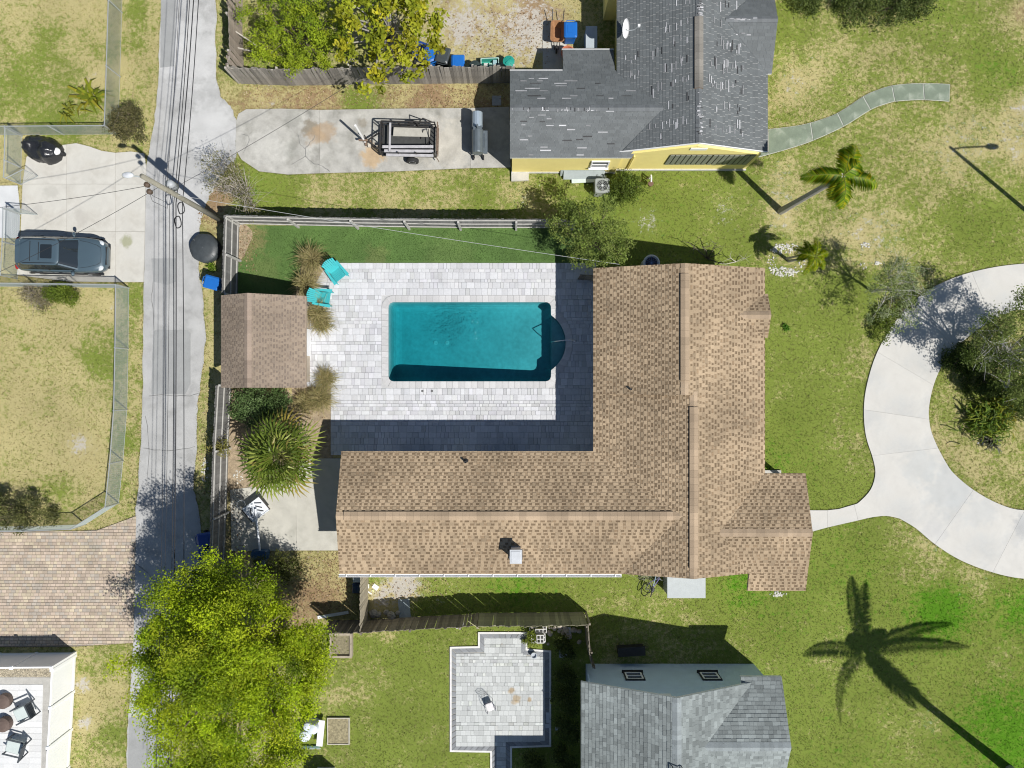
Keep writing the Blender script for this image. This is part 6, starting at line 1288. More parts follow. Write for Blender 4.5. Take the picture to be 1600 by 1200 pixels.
# ------------------------------------------------------------------ utility trailer
tr_ = thing('utility_trailer', 'black steel utility trailer with slatted sides and one visible wheel', 'trailer', G(642, 226), math.radians(-1.5)); st = mat('black_steel', (.035, .032, .03), .55, .2, 6); wd = mat('grey_slat', (.42, .41, .42), .8, .15, 5, .1, 30); wd2 = mat('rusty_gate', (.17, .12, .085), .8, .2, 6)
MB().box((0, 0, .48), (2.5, 1.35, .06)).build('bed', mat('dark_bed', (.05, .052, .05), .8, .2, 4), tr_)
for y in (-.70, .70): MB().bar((-1.3, y, .46), (1.3, y, .46), .07, .09).build('frame_rail', st, tr_)
for x in (-1.3, 1.3): MB().bar((x, -.70, .465), (x, .70, .465), .07, .09).build('frame_rail', st, tr_)
for x in (-1.28, -.45, .4, 1.25):
    for y in (-.72, .72): MB().bar((x, y, .42), (x, y, 1.08), .05).build('stake', st, tr_)
for k in range(3): MB().bar((-1.2 + .08 * k, -.46 - .17 * k, .98 - .07 * k), (1.22, -.40 - .19 * k, 1.0 - .07 * k), .13, .03).build('side_slat', wd, tr_)
for k in range(2): MB().bar((-1.28, .745, .70 + .34 * k), (1.28, .745, .70 + .34 * k), .045, .05).build('top_rail', st, tr_)
MB().bar((-1.30, -.7, 1.06), (-1.30, .7, 1.06), .05).build('front_rail', st, tr_)
for y in (-.6, -.2, .2, .6): MB().bar((-1.30, y, .46), (-1.30, y, 1.06), .04).build('front_stake', st, tr_)
MB().bar((-.85, -.68, 1.0), (-.85, .68, 1.0), .09, .04).build('cross_board', wd, tr_)
MB().box((.15, .33, .80), (1.75, .46, .025), M=Matrix.Rotation(math.radians(-14), 3, 'X')).build('plywood_sheet', mat('pale_ply', (.47, .45, .39), .85, .1, 4)); bpy.context.view_layer.update()
ply = [o for o in bpy.data.objects if o.name.startswith('plywood_sheet')][0]; ply.location = tr_.location; ply.rotation_euler = tr_.rotation_euler; tag(ply, 'pale plywood sheet lying inside the trailer', 'board')
for y in np.linspace(-.6, .6, 7): MB().bar((1.38, y, .42), (1.42, y, 1.3), .03).build('gate_bar', wd2, tr_)
for z in (.45, .85, 1.28): MB().bar((1.38 + .04 * (z - .42), -.68, z), (1.38 + .04 * (z - .42), .68, z), .05).build('gate_rail', wd2, tr_)
MB().bar((1.3, -.72, .46), (1.45, -.95, .5), .04).build('latch', wd2, tr_)
for sg_ in (-1, 1):
    wh_ = MB().lathe([(.18, -.09), (.28, -.09), (.30, -.05), (.30, .05), (.28, .09), (.18, .09)], (.15, sg_ * .88, .30), 20, M=R_).build('wheel', MATS['tyre_rubber'], tr_, smooth=True); MB().lathe([(.03, -.07), (.17, -.095), (.19, -.06), (.19, .06), (.17, .095), (.03, .07)], (.15, sg_ * .88, .30), 14, M=R_).build('rim', MATS['alloy'], wh_)
for sg_ in (-1, 1): MB().bar((-1.3, sg_ * .5, .44), (-2.05, 0, .44), .06).build('tongue', st, tr_)
MB().bar((-2.0, 0, .44), (-2.45, 0, .46), .08).build('coupler', wd2, tr_); MB().tube([(-2.1, .1, .02), (-2.1, .1, .85)], .035, 8).build('jack', st, tr_)
MB().bar((.55, .75, 1.1), (.75, .75, 1.5), .04).build('prop_bar', st, tr_); MB().bar((.75, .75, 1.5), (1.1, .75, 1.08), .04).build('prop_bar', st, tr_); MB().tube([(.55, .1, .54), (.7, .4, .9), (.95, .45, .95), (1.0, -.1, .9), (.8, -.2, .54)], .02, 5).build('loop_handle', st, tr_)
wp = thing('white_post', 'white post standing at the trailer coupler', 'post', G(571, 223)); MB().tube([(0, 0, 0), (.0, .02, 1.2), (-.03, .08, 2.1)], .055, 8).build('post', whitep, wp); MB().box((.15, -.05, .06), (.34, .2, .12), .2).build('foot_block', wd2, wp); MB().box((.22, -.16, .1), (.14, .2, .2), .1).build('weight', mat('pale_block', (.55, .5, .42), .9), wp)
# ------------------------------------------------------------------ smoker grill
gr_ = thing('smoker_grill', 'long grey barrel smoker grill by the yellow house', 'grill', G(748, 222), math.radians(90)); gm_ = mat('grill_metal', (.16, .19, .21), .4, .1, 4, metal=.4); gl_ = mat('grill_lid', (.36, .43, .50), .35, .05, 4, metal=.3); R_y = Matrix.Rotation(math.pi / 2, 3, 'Y')
MB().lathe([(.26, -.55), (.27, -.5), (.27, .5), (.26, .55)], (-.30, 0, .95), 14, M=R_y).build('barrel', gm_, gr_); MB().lathe([(.22, -.36), (.25, -.33), (.25, .33), (.22, .36)], (.72, .02, 1.0), 14, M=R_y).build('firebox', gl_, gr_)
MB().box((-.3, -.36, .86), (1.1, .2, .03)).build('front_shelf', gm_, gr_); MB().box((.28, 0, 1.03), (.2, .4, .3)).build('stack_box', gm_, gr_); MB().tube([(-.62, -.3, 1.05), (.05, -.3, 1.05)], .018, 6).build('handle', chrome, gr_); MB().tube([(.28, 0, 1.1), (.28, 0, 1.55)], .05, 8).build('flue', gm_, gr_)
for x in (-.8, .9):
    for y in (-.2, .2): MB().bar((x, y, 0), (x * .95, y, .9), .04).build('leg', blackp, gr_)
for x in (-.8,):
    for y in (-.24, .24): MB().lathe([(.03, -.03), (.12, -.03), (.12, .03), (.03, .03)], (x, y, .12), 12, M=R_).build('wheel', MATS['tyre_rubber'], gr_)
MB().box((.05, 0, .35), (1.6, .42, .03)).build('lower_shelf', gm_, gr_)
# ------------------------------------------------------------------ things at the yellow house wall
ac = thing('air_conditioner', 'grey air conditioner unit with round fan grille by the yellow wall', 'air conditioner', G(938, 297)); acm = mat('ac_grey', (.30, .32, .30), .6, .08, 4)
MB().box((0, 0, .38), (.66, .66, .74)).build('casing', acm, ac); tp = MB(); tp.loft([sring(-.34, .34, .34, .752, .08, 3), sring(-.34, .34, .34, .80, .08, 3), sring(-.32, .32, .32, .805, .08, 3)]); tp.build('top_plate', acm, ac)
MB().lathe([(.27, .806), (.27, .812), (.0, .812)], n=20).build('fan_well', blackp, ac)
for r_ in (.26, .2, .14, .075): MB().tube([(r_ * math.cos(t), r_ * math.sin(t), .822) for t in np.linspace(0, 2 * math.pi, 21)[:-1]], .012, 4, closed=True).build('grille_ring', acm, ac)
MB().lathe([(.05, .80), (.05, .83)], n=12).build('fan_hub', mat('hub_grey', (.55, .57, .56), .5), ac)
for k in range(4): a = k * math.pi / 2; MB().bar((0, 0, .818), (.25 * math.cos(a), .25 * math.sin(a), .818), .015).build('spoke', acm, ac)
sh = thing('metal_sheets', 'stack of grey corrugated metal sheets leaning on the yellow wall', 'metal sheets', G(912, 274)); gsm = mat('sheet_metal', (.42, .47, .47), .45, .1, 3, .05, 30, metal=.3)
MB().box((-.1, .10, .35), (2.1, .03, .62), M=Matrix.Rotation(math.radians(-28), 3, 'X')).build('sheet', gsm, sh); MB().box((.0, -.06, .26), (2.0, .03, .45), M=Matrix.Rotation(math.radians(-48), 3, 'X')).build('sheet', gsm, sh); MB().box((.25, -.24, .12), (1.7, .28, .03), .05).build('sheet', mat('sheet_pale', (.55, .62, .60), .5, .1, 3), sh)
gmeter = thing('gas_meter', 'small white pipe and round meter at the yellow house wall', 'meter', G(1014, 283)); MB().tube([(0, .12, .02), (0, .12, .55), (0, -.02, .6), (0, -.2, .55)], .04, 8).build('pipe', whitep, gmeter); MB().lathe([(.03, -.06), (.13, -.06), (.13, .06), (.03, .06)], (0, -.25, .42), 14).build('dial', mat('rust_brown', (.16, .09, .06), .6), gmeter); MB().tube([(-.12, .1, .02), (-.12, .1, .4)], .03, 6).build('riser', wd2, gmeter)
sd = thing('satellite_dish', 'white oval satellite dish on the dark roof edge', 'satellite dish', G(979, 54, 2.6)); M2 = Matrix.Rotation(math.radians(55), 3, 'Y') @ Matrix.Rotation(math.radians(10), 3, 'X')
MB().lathe([(.02, -.06), (.2, -.045), (.36, .0), (.365, .01), (.2, -.03), (.02, -.045)], (-.12, 0, .55), 22, M=M2, sx=.85, sy=1.15).build('reflector', whitep, sd, smooth=True); MB().tube([(.05, 0, -.15), (.0, 0, .3), (-.12, 0, .5)], .03, 6).build('mast', galv, sd); MB().tube([(-.1, 0, .3), (.3, 0, .45), (.42, 0, .78)], .02, 6).build('feed_arm', galv, sd); MB().box((.42, 0, .8), (.1, .1, .1)).build('receiver', whitep, sd)
# ------------------------------------------------------------------ adirondack chairs
tq = mat('turquoise_plastic', (.055, .43, .45), .45, .05, 4)
def adirondack(label, px, py, deg):
    r = thing('adirondack_chair', label, 'chair', G(px, py), math.radians(deg), 'turquoise chairs on the deck')   # faces +x
    for k in range(6): x = -.22 + k * .095; MB().box((x, 0, .32 + .14 * (x + .22) / .5), (.085, .54, .022), M=Matrix.Rotation(math.radians(-14), 3, 'Y')).build('seat_slat', tq, r)
    nb = 7
    for k in range(nb):
        y = -.27 + k * .09; L_ = .82 + .13 * math.cos((k - 3) / 3 * 1.4); a = Vector((-.24, y * .85, .28)); b = a + Vector((-.42, y * .28, .9)).normalized() * L_; MB().bar(a, b, .078, .022).build('back_slat', tq, r)
    for z, x in ((.45, -.34), (.85, -.53)): MB().bar((x, -.3, z), (x, .3, z), .03, .06).build('back_brace', tq, r)
    for sg_ in (-1, 1):
        MB().loft([[(-.50, sg_ * .34 - .05, .555), (-.50, sg_ * .34 + .05, .555), (-.50, sg_ * .34 + .05, .58), (-.50, sg_ * .34 - .05, .58)], [(0, sg_ * .36 - .06, .565), (0, sg_ * .36 + .06, .565), (0, sg_ * .36 + .06, .59), (0, sg_ * .36 - .06, .59)], [(.38, sg_ * .37 - .075, .57), (.38, sg_ * .37 + .075, .57), (.38, sg_ * .37 + .075, .595), (.38, sg_ * .37 - .075, .595)]]).build('armrest', tq, r)
        MB().bar((.30, sg_ * .33, .05), (.30, sg_ * .33, .57), .1, .03).build('front_leg', tq, r); MB().bar((-.66, sg_ * .29, .06), (.34, sg_ * .29, .43), .03, .11).build('rear_leg', tq, r)
    return r
adirondack('turquoise slatted chair angled toward the pool by the grass strip', 531, 430, -52); adirondack('turquoise slatted chair facing the pool beside the shed', 510, 467, -8)
# ------------------------------------------------------------------ basketball hoop
bh_ = thing('basketball_hoop', 'tipped over basketball hoop with white backboard on the concrete pad', 'basketball hoop', G(404, 828)); bb = mat('backboard_white', (.66, .69, .73), .35, .05, 3)
def hl(px, py, z): return G(px, py, z) - G(404, 828)
rzb = math.radians(37); bc = hl(400, 796, .42); Mb = Matrix.Rotation(rzb, 3, 'Z') @ Matrix.Rotation(math.radians(8), 3, 'X')
def on(x, y, z): return bc + Mb @ Vector((x, y, z))
MB().box(bc, (1.08, .80, .05), M=Mb).build('backboard', bb, bh_)
for dx in (-.53, .53): MB().box(on(dx, 0, .03), (.045, .8, .05), M=Mb).build('board_edge', mat('board_edge_dark', (.06, .05, .045), .6), bh_)
for dy in (-.39, .39): MB().box(on(0, dy, .031), (1.0, .04, .05), M=Mb).build('board_edge', bb, bh_)
for (x0, y0, x1, y1) in ((-.35, -.1, -.15, .2), (.1, .15, .3, -.1), (.15, .3, .42, .1), (-.1, -.3, -.38, -.22), (.0, .0, .25, -.28)): MB().bar(on(x0, y0, .06), on(x1, y1, .06), .03, .04).build('stiffener', blackp, bh_)
MB().tube([hl(406, 860, .5), hl(403, 830, .55), on(.05, .05, .16)], .05, 8).build('pole', bb, bh_)
for dx in (-.12, .14): MB().bar(hl(404, 832, .5), on(dx, .1, .08), .03, .04).build('arm', bb, bh_)
MB().loft([sring(-.36, .36, .2, -.28, .08, 3), sring(-.42, .42, .24, .0, .1, 3), sring(-.36, .36, .2, .25, .08, 3)]).xform(Matrix.Translation(hl(407, 866, .30))).build('base', mat('hoop_base_blue', (.02, .07, .15), .5), bh_)
MB().box(hl(408, 876, .18), (.5, .35, .34), .1).build('tank', mat('hoop_tank', (.25, .30, .34), .5), bh_)
MB().tube([on(-.42, .62, -.05) + Vector((.2 * math.cos(t), .2 * math.sin(t), 0)) for t in np.linspace(0, 2 * math.pi, 17)[:-1]], .02, 5, closed=True).build('rim', whitep, bh_)
MB().tube([on(-.3, .42, 0), on(-.36, .5, -.05)], .02, 5).build('rim_bracket', blackp, bh_)
# ------------------------------------------------------------------ things on the south side
eb = thing('utility_box', 'grey utility box against the weathered fence', 'box', G(566, 895)); MB().box((0, 0, .45), (.42, .34, .9)).build('cabinet', mat('cab_grey', (.42, .46, .46), .6, .08, 4), eb); MB().box((0, 0, .93), (.48, .40, .06)).build('lid', MATS['cab_grey'], eb)
cart('navy wheeled bin beside the grey utility box', 564, 912, 180, (.012, .03, .075), h=.8, w=.45, d=.5)
def plank(label, a, b, w, h, z, m, cat='plank', group=None, name='plank'):
    A, B_ = G(*a), G(*b); o = MB().bar(A - A + Vector((0, 0, z)), B_ - A + Vector((0, 0, z)), w, h).build(name, m); o.location = A; tag(o, label, cat, group); return o
plank('long white board lying in the shade behind the old fence', (497, 964), (545, 956), .14, .05, .06, whitep)
for k, (x, y, w, d, a, lab) in enumerate(((575, 916, .12, .2, .1, 'small upright white scrap by the weathered fence'), (587, 917, .3, .22, -.6, 'square white scrap sheet on the sandy grass'), (578, 926, .22, .06, -.6, 'thin white scrap strip on the sandy grass'), (583, 923, .1, .12, .3, 'pale yellow scrap beside the white sheet'))):
    o = MB().box((0, 0, .02), (w, d, .03), a).build('scrap_board', whitep if k < 3 else mat('pale_yellow', (.6, .62, .3), .8)); o.location = G(x, y); tag(o, lab, 'scrap', 'scraps on the grass')
rk = mat('shade_rubble', (.30, .29, .25), .95, .2, 6)
def rock(label, px, py, r, m, seed, group=None, cat='rock', name='rock', flat=.6):
    random.seed(seed); o = MB().blob((0, 0, r * flat * .6), (r, r * random.uniform(.7, 1), r * flat), 8, 5, jit=.14).build(name, m); o.location = G(px, py); o.rotation_euler = (0, 0, random.uniform(0, 6)); tag(o, label, cat, group)
for k, (x, y, r, lab) in enumerate(((584, 958, .22, 'rubble lump tucked at the corner of the two old fences'), (592, 960, .18, 'second rubble lump from the old fence corner'), (604, 956, .15, 'small rubble lump set back from the old fence'), (612, 961, .25, 'biggest rubble lump behind the old fence'), (622, 957, .14, 'small rubble lump beside the blue grey slab'))): rock(lab, x, y, r, rk, k, 'rubble behind the old fence')
slab_ = MB().box((0, 0, .03), (.55, .95, .05), .08).build('scrap_slab', mat('slab_bluegrey', (.30, .35, .37), .8, .1, 4)); slab_.location = G(632, 951); tag(slab_, 'blue grey slab lying in the fence shade', 'slab')
tl = MB().box((0, 0, .12), (.42, .14, .24), .5).build('tipped_planter', mat('pale_grey_plastic', (.6, .6, .58), .6)); tl.location = G(719, 975); tag(tl, 'tipped pale planter at the foot of the old fence', 'planter')
plank('thin bamboo stake leaning over the old fence', (735, 950), (752, 962), .02, .02, 1.9, mat('bamboo', (.5, .45, .25), .7), 'stake', None, 'bamboo_stake')
# raised beds, tanks, boxes in the lower lawn
timber = mat('bed_timber', (.36, .31, .24), .9, .2, 5); dirt = mat('bed_dirt', (.22, .195, .12), .95, .3, 8, .4, 40, .9, 40)
def rbed(label, x0, y0, x1, y1, h, tm, w=.1, fill=None):
    c = G((x0 + x1) / 2, (y0 + y1) / 2); r = thing('raised_bed', label, 'raised bed', c); X, Y = (x1 - x0) / S / 2, (y1 - y0) / S / 2
    for sx, sy, dx, dy in ((0, 1, 2 * X, w), (0, -1, 2 * X, w), (1, 0, w, 2 * Y - 2 * w - .004), (-1, 0, w, 2 * Y - 2 * w - .004)): MB().box((sx * (X - w / 2), sy * (Y - w / 2), h / 2), (dx, dy, h)).build('board', tm, r)
    MB().box((0, 0, h * .35), (2 * X - 2 * w, 2 * Y - 2 * w, h * .7)).build('soil', fill or dirt, r); return r
rbed('timber raised bed under the lime tree edge by the old fence', 517, 986, 552, 1024, .35, timber); rbed('square dry planting bed in a thin pale edge on the lower lawn', 512, 1120, 547, 1162, .12, mat('pale_edge', (.45, .42, .35), .9), w=.05, fill=mat('dry_straw_bed', (.27, .235, .14), .95, .4, 9, .4, 45, .9, 40))
pb_ = plank('tilted white board beside the dry planting bed', (506, 1120), (502, 1160), .30, .05, .35, whitep, 'board', None, 'white_board'); pb_.rotation_euler = (0, .0, 0)
for k, (x, y, r, lab) in enumerate(((494, 1130, .26, 'blue white round tank beside the tilted board'), (482, 1141, .27, 'white round tank under the lime tree edge'), (486, 1126, .2, 'small white tank half hidden by lime leaves'))):
    rtub('water_tank', lab, x, y, [(r, 0), (r, .6), (r * .9, .66), (r * .4, .7), (.02, .71)], mat('tank_white', (.62, .68, .72), .4, .05, 3), 'tank', group='tanks by the lime tree')
fr2 = thing('cold_frame', 'low dark glazed frame below the white tanks', 'frame', G(487, 1166)); MB().box((0, 0, .06), (.85, .12, .12)).build('rail', mat('frame_green', (.12, .2, .17), .5), fr2); MB().box((0, -.08, .05), (.9, .03, .08)).build('edge', whitep, fr2)
bx = thing('white_cabinet', 'pale cabinet standing on the lower lawn edge', 'cabinet', G(510, 1203)); MB().box((0, -.25, .55), (.86, .8, 1.1)).build('body', mat('cab_pale', (.62, .60, .56), .7, .05, 3), bx); MB().box((0, -.25, 1.12), (.92, .86, .05)).build('top', MATS['cab_pale'], bx)
# concrete blocks
cbm = mat('concrete_block', (.60, .59, .57), .9, .08, 6, .06, 40); BLK = []
def block_mesh():
    mb = MB(); w, d, h = .40, .20, .20; t = .035; mb.box((0, d / 2 - t / 2, h / 2), (w, t, h)).box((0, -d / 2 + t / 2, h / 2), (w, t, h))
    for x in (-w / 2 + t / 2, 0, w / 2 - t / 2): mb.box((x, 0, h / 2), (t, d - 2 * t - .001, h))
    mb.box((0, 0, .01), (w - 2 * t, d - 2 * t, .015)); return mb.mesh('concrete_block', cbm)
bme = block_mesh()
for k, (x, y, z, rz, lab) in enumerate(((833, 981, .0, 0, 'concrete block poking out at the top of the block pile'), (842, 982, .2, 0, 'concrete block lying flat on the fence side of the pile'), (851, 981, .0, 90, 'solid looking concrete block at the pile corner'), (833, 994, .2, 90, 'concrete block set upright on the weedy side of the pile'), (841, 992, .4, 90, 'topmost concrete block of the pile, weedy half'), (846, 992, .4, 90, 'topmost concrete block of the pile, house half'), (841, 996, 0, 90, 'concrete block under the pile, patio side'), (849, 996, 0, 90, 'concrete block under the pile in shade'), (841, 992, .2, 90, 'middle layer concrete block, weedy half'), (848.5, 992, .2, 90, 'middle layer concrete block, house half'))):
    o = link('concrete_block', bme, None, loc=G(x, y) + Vector((0, 0, z)), rz=math.radians(rz + 2)); tag(o, lab, 'concrete block', 'pile of concrete blocks')
pale_rock = mat('pale_rock', (.46, .41, .34), .9, .2, 6); rr0 = random.Random(12)
for k in range(26): rock('tan garden rock scattered along the shaded bed', rr0.uniform(856, 905), rr0.choice([rr0.uniform(978, 990), rr0.uniform(985, 1012)]), rr0.uniform(.06, .16), pale_rock, k + 60, 'rocks in the shaded bed')
for (x, y, w, d, a, lab) in ((880, 1020, .42, .40, .1, 'square grey paving stone lying in the shaded bed'), (889, 985, .16, .36, .0, 'pale upright slab among the bed rocks'), (856, 1120, .18, .5, .05, 'narrow pale slab at the patio border'), (856, 1133, .26, .2, .1, 'small white slab at the patio border'), (873, 1137, .34, .14, .15, 'white scrap strip in the shaded bed')):
    o = MB().box((0, 0, .05), (w, d, .08), a).build('stone_slab', mat('slab_grey', (.45, .48, .52), .85, .08, 5)); o.location = G(x, y); tag(o, lab, 'slab', 'loose slabs by the patio')
bu = rtub('bucket', 'blue bucket in the shaded bed', 878, 1052, [(.11, 0), (.15, .3), (.16, .3), (.16, .32), (.13, .32), (.11, .1), (.02, .1)], mat('bucket_blue', (.03, .13, .35), .4), 'bucket'); rtub('planter_pot', 'grey pot at the corner of the patio border', 834, 1021, [(.1, 0), (.15, .28), (.15, .3), (.12, .3), (.1, .2), (.02, .2)], mat('pot_grey', (.4, .43, .46), .7), 'pot')
# patio chair
pc_ = thing('patio_chair', 'light metal patio chair with pale cushion on the grey patio', 'chair', G(766, 1099), math.radians(-68)); pc_.scale = (.8, .8, .85); wire_ = mat('wire_dark', (.05, .05, .09), .5)
MB().loft([sring(-.24, .24, .23, .40, .08, 3), sring(-.24, .24, .23, .46, .08, 3), sring(-.2, .2, .19, .475, .08, 3)]).build('cushion', mat('cushion_pale', (.68, .66, .66), .9), pc_)
MB().tube([(-.25, -.25, 0), (-.26, -.25, .42), (-.45, -.22, .95), (-.5, 0, 1.02), (-.45, .22, .95), (-.26, .25, .42), (-.25, .25, 0)], .014, 6).build('back_frame', wire_, pc_)
for k in range(6): y = -.2 + .08 * k; MB().tube([(-.27, y, .44), (-.46, y * .9, .95)], .007, 4).build('back_wire', wire_, pc_)
for k in range(4): z = .52 + .11 * k; MB().tube([(-.26 - .19 * (z - .42) / .53, -.23, z), (-.26 - .19 * (z - .42) / .53, .23, z)], .007, 4).build('back_wire', wire_, pc_)
for sg_ in (-1, 1): MB().tube([(.25, sg_ * .25, 0), (.25, sg_ * .26, .62), (.1, sg_ * .3, .66), (-.3, sg_ * .27, .62)], .014, 6).build('arm', wire_, pc_)
MB().tube([(.25, -.25, .41), (.25, .25, .41)], .012, 5).build('front_bar', wire_, pc_)
bk_ = thing('storage_bench', 'black storage box on the shaded lawn by the white house', 'box', G(984, 1013), .06); MB().box((0, 0, .2), (1.25, .38, .4)).build('body', blackp, bk_); MB().box((.02, 0, .43), (1.32, .44, .06)).build('lid', blackp, bk_)
# garden shed box + bicycles
gs_ = thing('garden_cabinet', 'grey flat topped garden cabinet against the house wall', 'cabinet', G(1063, 906)); gsm2 = mat('cabinet_grey', (.42, .45, .45), .7, .05, 4, .05, 40)
MB().box((0, .02, .56), (1.68, .95, 1.12)).build('body', mat('cabinet_side', (.33, .35, .34), .7, .06, 4), gs_); MB().box((0, 0, 1.17), (1.8, 1.05, .10)).build('lid', gsm2, gs_); MB().box((0, -.484, .55), (.02, .02, 1.0)).build('door_gap', blackp, gs_)
def bicycle(label, px, py, rz, lean, col):
    r = thing('bicycle', label, 'bicycle', G(px, py), 0, 'bicycles by the house wall'); r.rotation_euler = (math.radians(lean), 0, math.radians(rz)); fm = mat('bike_%d' % int(col[2] * 1000), col, .4)
    for x in (-.5, .5):
        w_ = MB().tube([(x + .32 * math.cos(t), 0, .33 + .32 * math.sin(t)) for t in np.linspace(0, 2 * math.pi, 25)[:-1]], .022, 5, closed=True).build('wheel', MATS['tyre_rubber'], r)
        sp2 = MB()
        for k in range(8): a = k * math.pi / 4; sp2.tube([(x, 0, .33), (x + .31 * math.cos(a), 0, .33 + .31 * math.sin(a))], .004, 3)
        sp2.build('spokes', chrome, w_)
    for a, b in (((-.5, 0, .33), (-.15, 0, .30)), ((-.5, 0, .33), (-.28, 0, .75)), ((-.15, 0, .30), (-.28, 0, .82)), ((-.15, 0, .30), (.36, 0, .78)), ((-.27, 0, .74), (.35, 0, .82)), ((.5, 0, .33), (.33, 0, .95))): MB().tube([a, b], .018, 6).build('frame_tube', fm, r)
    MB().tube([(.25, -.3, 1.0), (.34, -.12, .98), (.34, .12, .98), (.25, .3, 1.0)], .014, 6).build('handlebar', chrome, r); MB().blob((-.3, 0, .85), (.14, .08, .04), 8, 5).build('saddle', blackp, r); MB().tube([(-.15, -.1, .3), (-.02, -.1, .25), (-.02, -.18, .25)], .012, 5).build('pedal', trim, r)
bicycle('violet bicycle leaning by the house wall', 1012, 902, 60, 20, (.20, .16, .42)); bicycle('pale blue bicycle leaning against the grey garden cabinet', 1024, 905, 75, -16, (.30, .42, .48))
tree('bare_vine', 'tangled pale vine stems around the bicycles', g2(1010, 898), LB((1000, 893, .8, .45), (1015, 900, .7, .4), (990, 885, .7, .3)), 260, .06, [(.2, .22, .05)], 91, clump=.2, nclump=30, trunk_r=.02, cat='vine', limbs=26, trunk_h=.2, twig=2, bark=mat('vine_pale', (.45, .45, .36), .9))
# pool heater behind the north gable
ph = thing('pool_heater', 'round pale pool heater behind the house gable', 'heater', G(1012, 416)); MB().lathe([(.36, 0), (.36, .85), (.40, .88), (.40, .95), (.34, .98), (.30, .93), (.02, .93)], n=22).build('casing', mat('heater_pale', (.52, .56, .62), .5, .05, 4), ph); MB().lathe([(.28, .935), (.28, .94), (.02, .94)], n=20).build('fan_well', blackp, ph)
for k in range(6): a = k * math.pi / 6; MB().bar((-.34 * math.cos(a), -.34 * math.sin(a), .965), (.34 * math.cos(a), .34 * math.sin(a), .965 + .002 * k), .012).build('guard_wire', mat('guard_blue', (.12, .2, .45), .5), ph)
# neighbour's lounge chairs and round pits
cm = mat('lounge_frame', (.06, .07, .08), .6); cu = mat('lounge_cushion', (.52, .58, .56), .9, .05, 4)
def lounge(label, px, py, rz):
    r = thing('lounge_chair', label, 'chair', G(px, py), math.radians(rz), 'lounge chairs behind the vinyl fence')   # faces +x
    for sg_ in (-1, 1): MB().bar((-.45, sg_ * .36, .56), (.4, sg_ * .36, .6), .07, .03).build('armrest', cm, r); MB().bar((.36, sg_ * .36, 0), (.36, sg_ * .36, .58), .05).build('leg', cm, r); MB().bar((-.5, sg_ * .33, 0), (-.62, sg_ * .33, .95), .05).build('leg', cm, r)
    MB().bar((-.62, -.36, .92), (-.62, .36, .92), .06, .05).build('back_rail', cm, r); MB().bar((-.45, -.33, .33), (-.45, .33, .33), .05).build('seat_rail', cm, r); MB().bar((.33, -.33, .33), (.33, .33, .33), .05).build('seat_rail', cm, r)
    for k in range(4): z = .5 + .11 * k; MB().bar((-.53 - .03 * k, -.33, z), (-.53 - .03 * k, .33, z), .03, .05).build('back_slat', cm, r)
    MB().loft([sring(-.40, .38, .30, .34, .06, 3), sring(-.40, .38, .30, .46, .06, 3), sring(-.36, .34, .26, .48, .06, 3)]).build('cushion', cu, r)
lounge('dark framed lounge chair nearer the gravel strip', 45, 1108, 205); lounge('dark framed lounge chair farther from the gravel strip', 32, 1160, 165)
for (x, y, lab) in ((12, 1092, 'brown round pouf beside the lounge chair near the gravel'), (12, 1128, 'brown round pouf between the two lounge chairs')): rtub('round_pouf', lab, x, y, [(.3, 0), (.36, .15), (.34, .36), (.2, .42), (.02, .43)], mat('pouf_brown', (.12, .085, .07), .8, .1, 6), 'pouf', group='poufs behind the vinyl fence')
# white stones
def stones(label, lst, n, seed, rmin=.025, rmax=.06):
    rn = random.Random(seed); mb = MB(); 
    for k in range(n):
        px, py, rx, ry, inner = rn.choice(lst); a = rn.uniform(0, 6.283); q = math.sqrt(rn.uniform(inner * inner, 1)); p = G(px + rx * q * math.cos(a), py + ry * q * math.sin(a)); r = rn.uniform(rmin, rmax); v = rn.uniform(.75, 1.1)
        b = len(mb.v); mb.lathe([(r * .8, 0), (r, r * .35), (r * .6, r * .75), (r * .1, r * .85)], (p.x, p.y, -.004), 6, col=(v, v, v * .96), sx=rn.uniform(.7, 1.3), sy=rn.uniform(.7, 1.2))
    o = mb.build('white_stones', mat('white_stone', (.56, .55, .51), .8, attr=True)); tag(o, label, 'stones', None, 'stuff')
stones('ring of white stones round the small palms', [(1230, 407, 31, 26, .55), (1222, 425, 20, 8, 0), (1225, 388, 22, 8, .2)], 260, 4); stones('white stones at the porch corner', [(1215, 928, 14, 4, 0)], 30, 5); stones('few white stones under the feathery tree shade', [(1346, 416, 9, 5, 0), (1372, 412, 6, 3, 0), (1352, 383, 8, 4, 0)], 40, 6); stones('white stones at the foot of the island agave', [(1532, 692, 5, 5, 0)], 8, 7); stones('broken white rubble along the alley fence', [(320, 735, 6, 20, 0), (372, 745, 8, 10, 0)], 60, 8); stones('broken white rubble at the foot of the grey fence', [(548, 97, 8, 5, 0)], 10, 9)
# dark low shrubs added in place of tree shade at the lawn head
for k, (x, y, rr, lab) in enumerate(((1258, 2, .5, 'ragged dark shrub standing in for tree shade nearest the charcoal roof'), (1335, 8, .9, 'wide dark shrub standing in for tree shade at the lawn head'), (1385, 14, 1.0, 'largest dark shrub standing in for tree shade at the lawn head'), (1430, 4, .8, 'dark shrub standing in for tree shade at the end of the row'))):
    tree('shadow_shrub', lab, g2(x, y), LB((x, y, .3, rr), (x + 14, y + 6, .25, rr * .6), (x - 12, y - 12, .3, rr * .7)), 2600, .10, [(.09, .125, .03), (.14, .18, .045), (.05, .075, .018)], 95 + k, clump=.34, nclump=60, trunk_r=.03, cat='shrub', limbs=10, trunk_h=.1, group='shrubs standing in for tree shade at the lawn head')
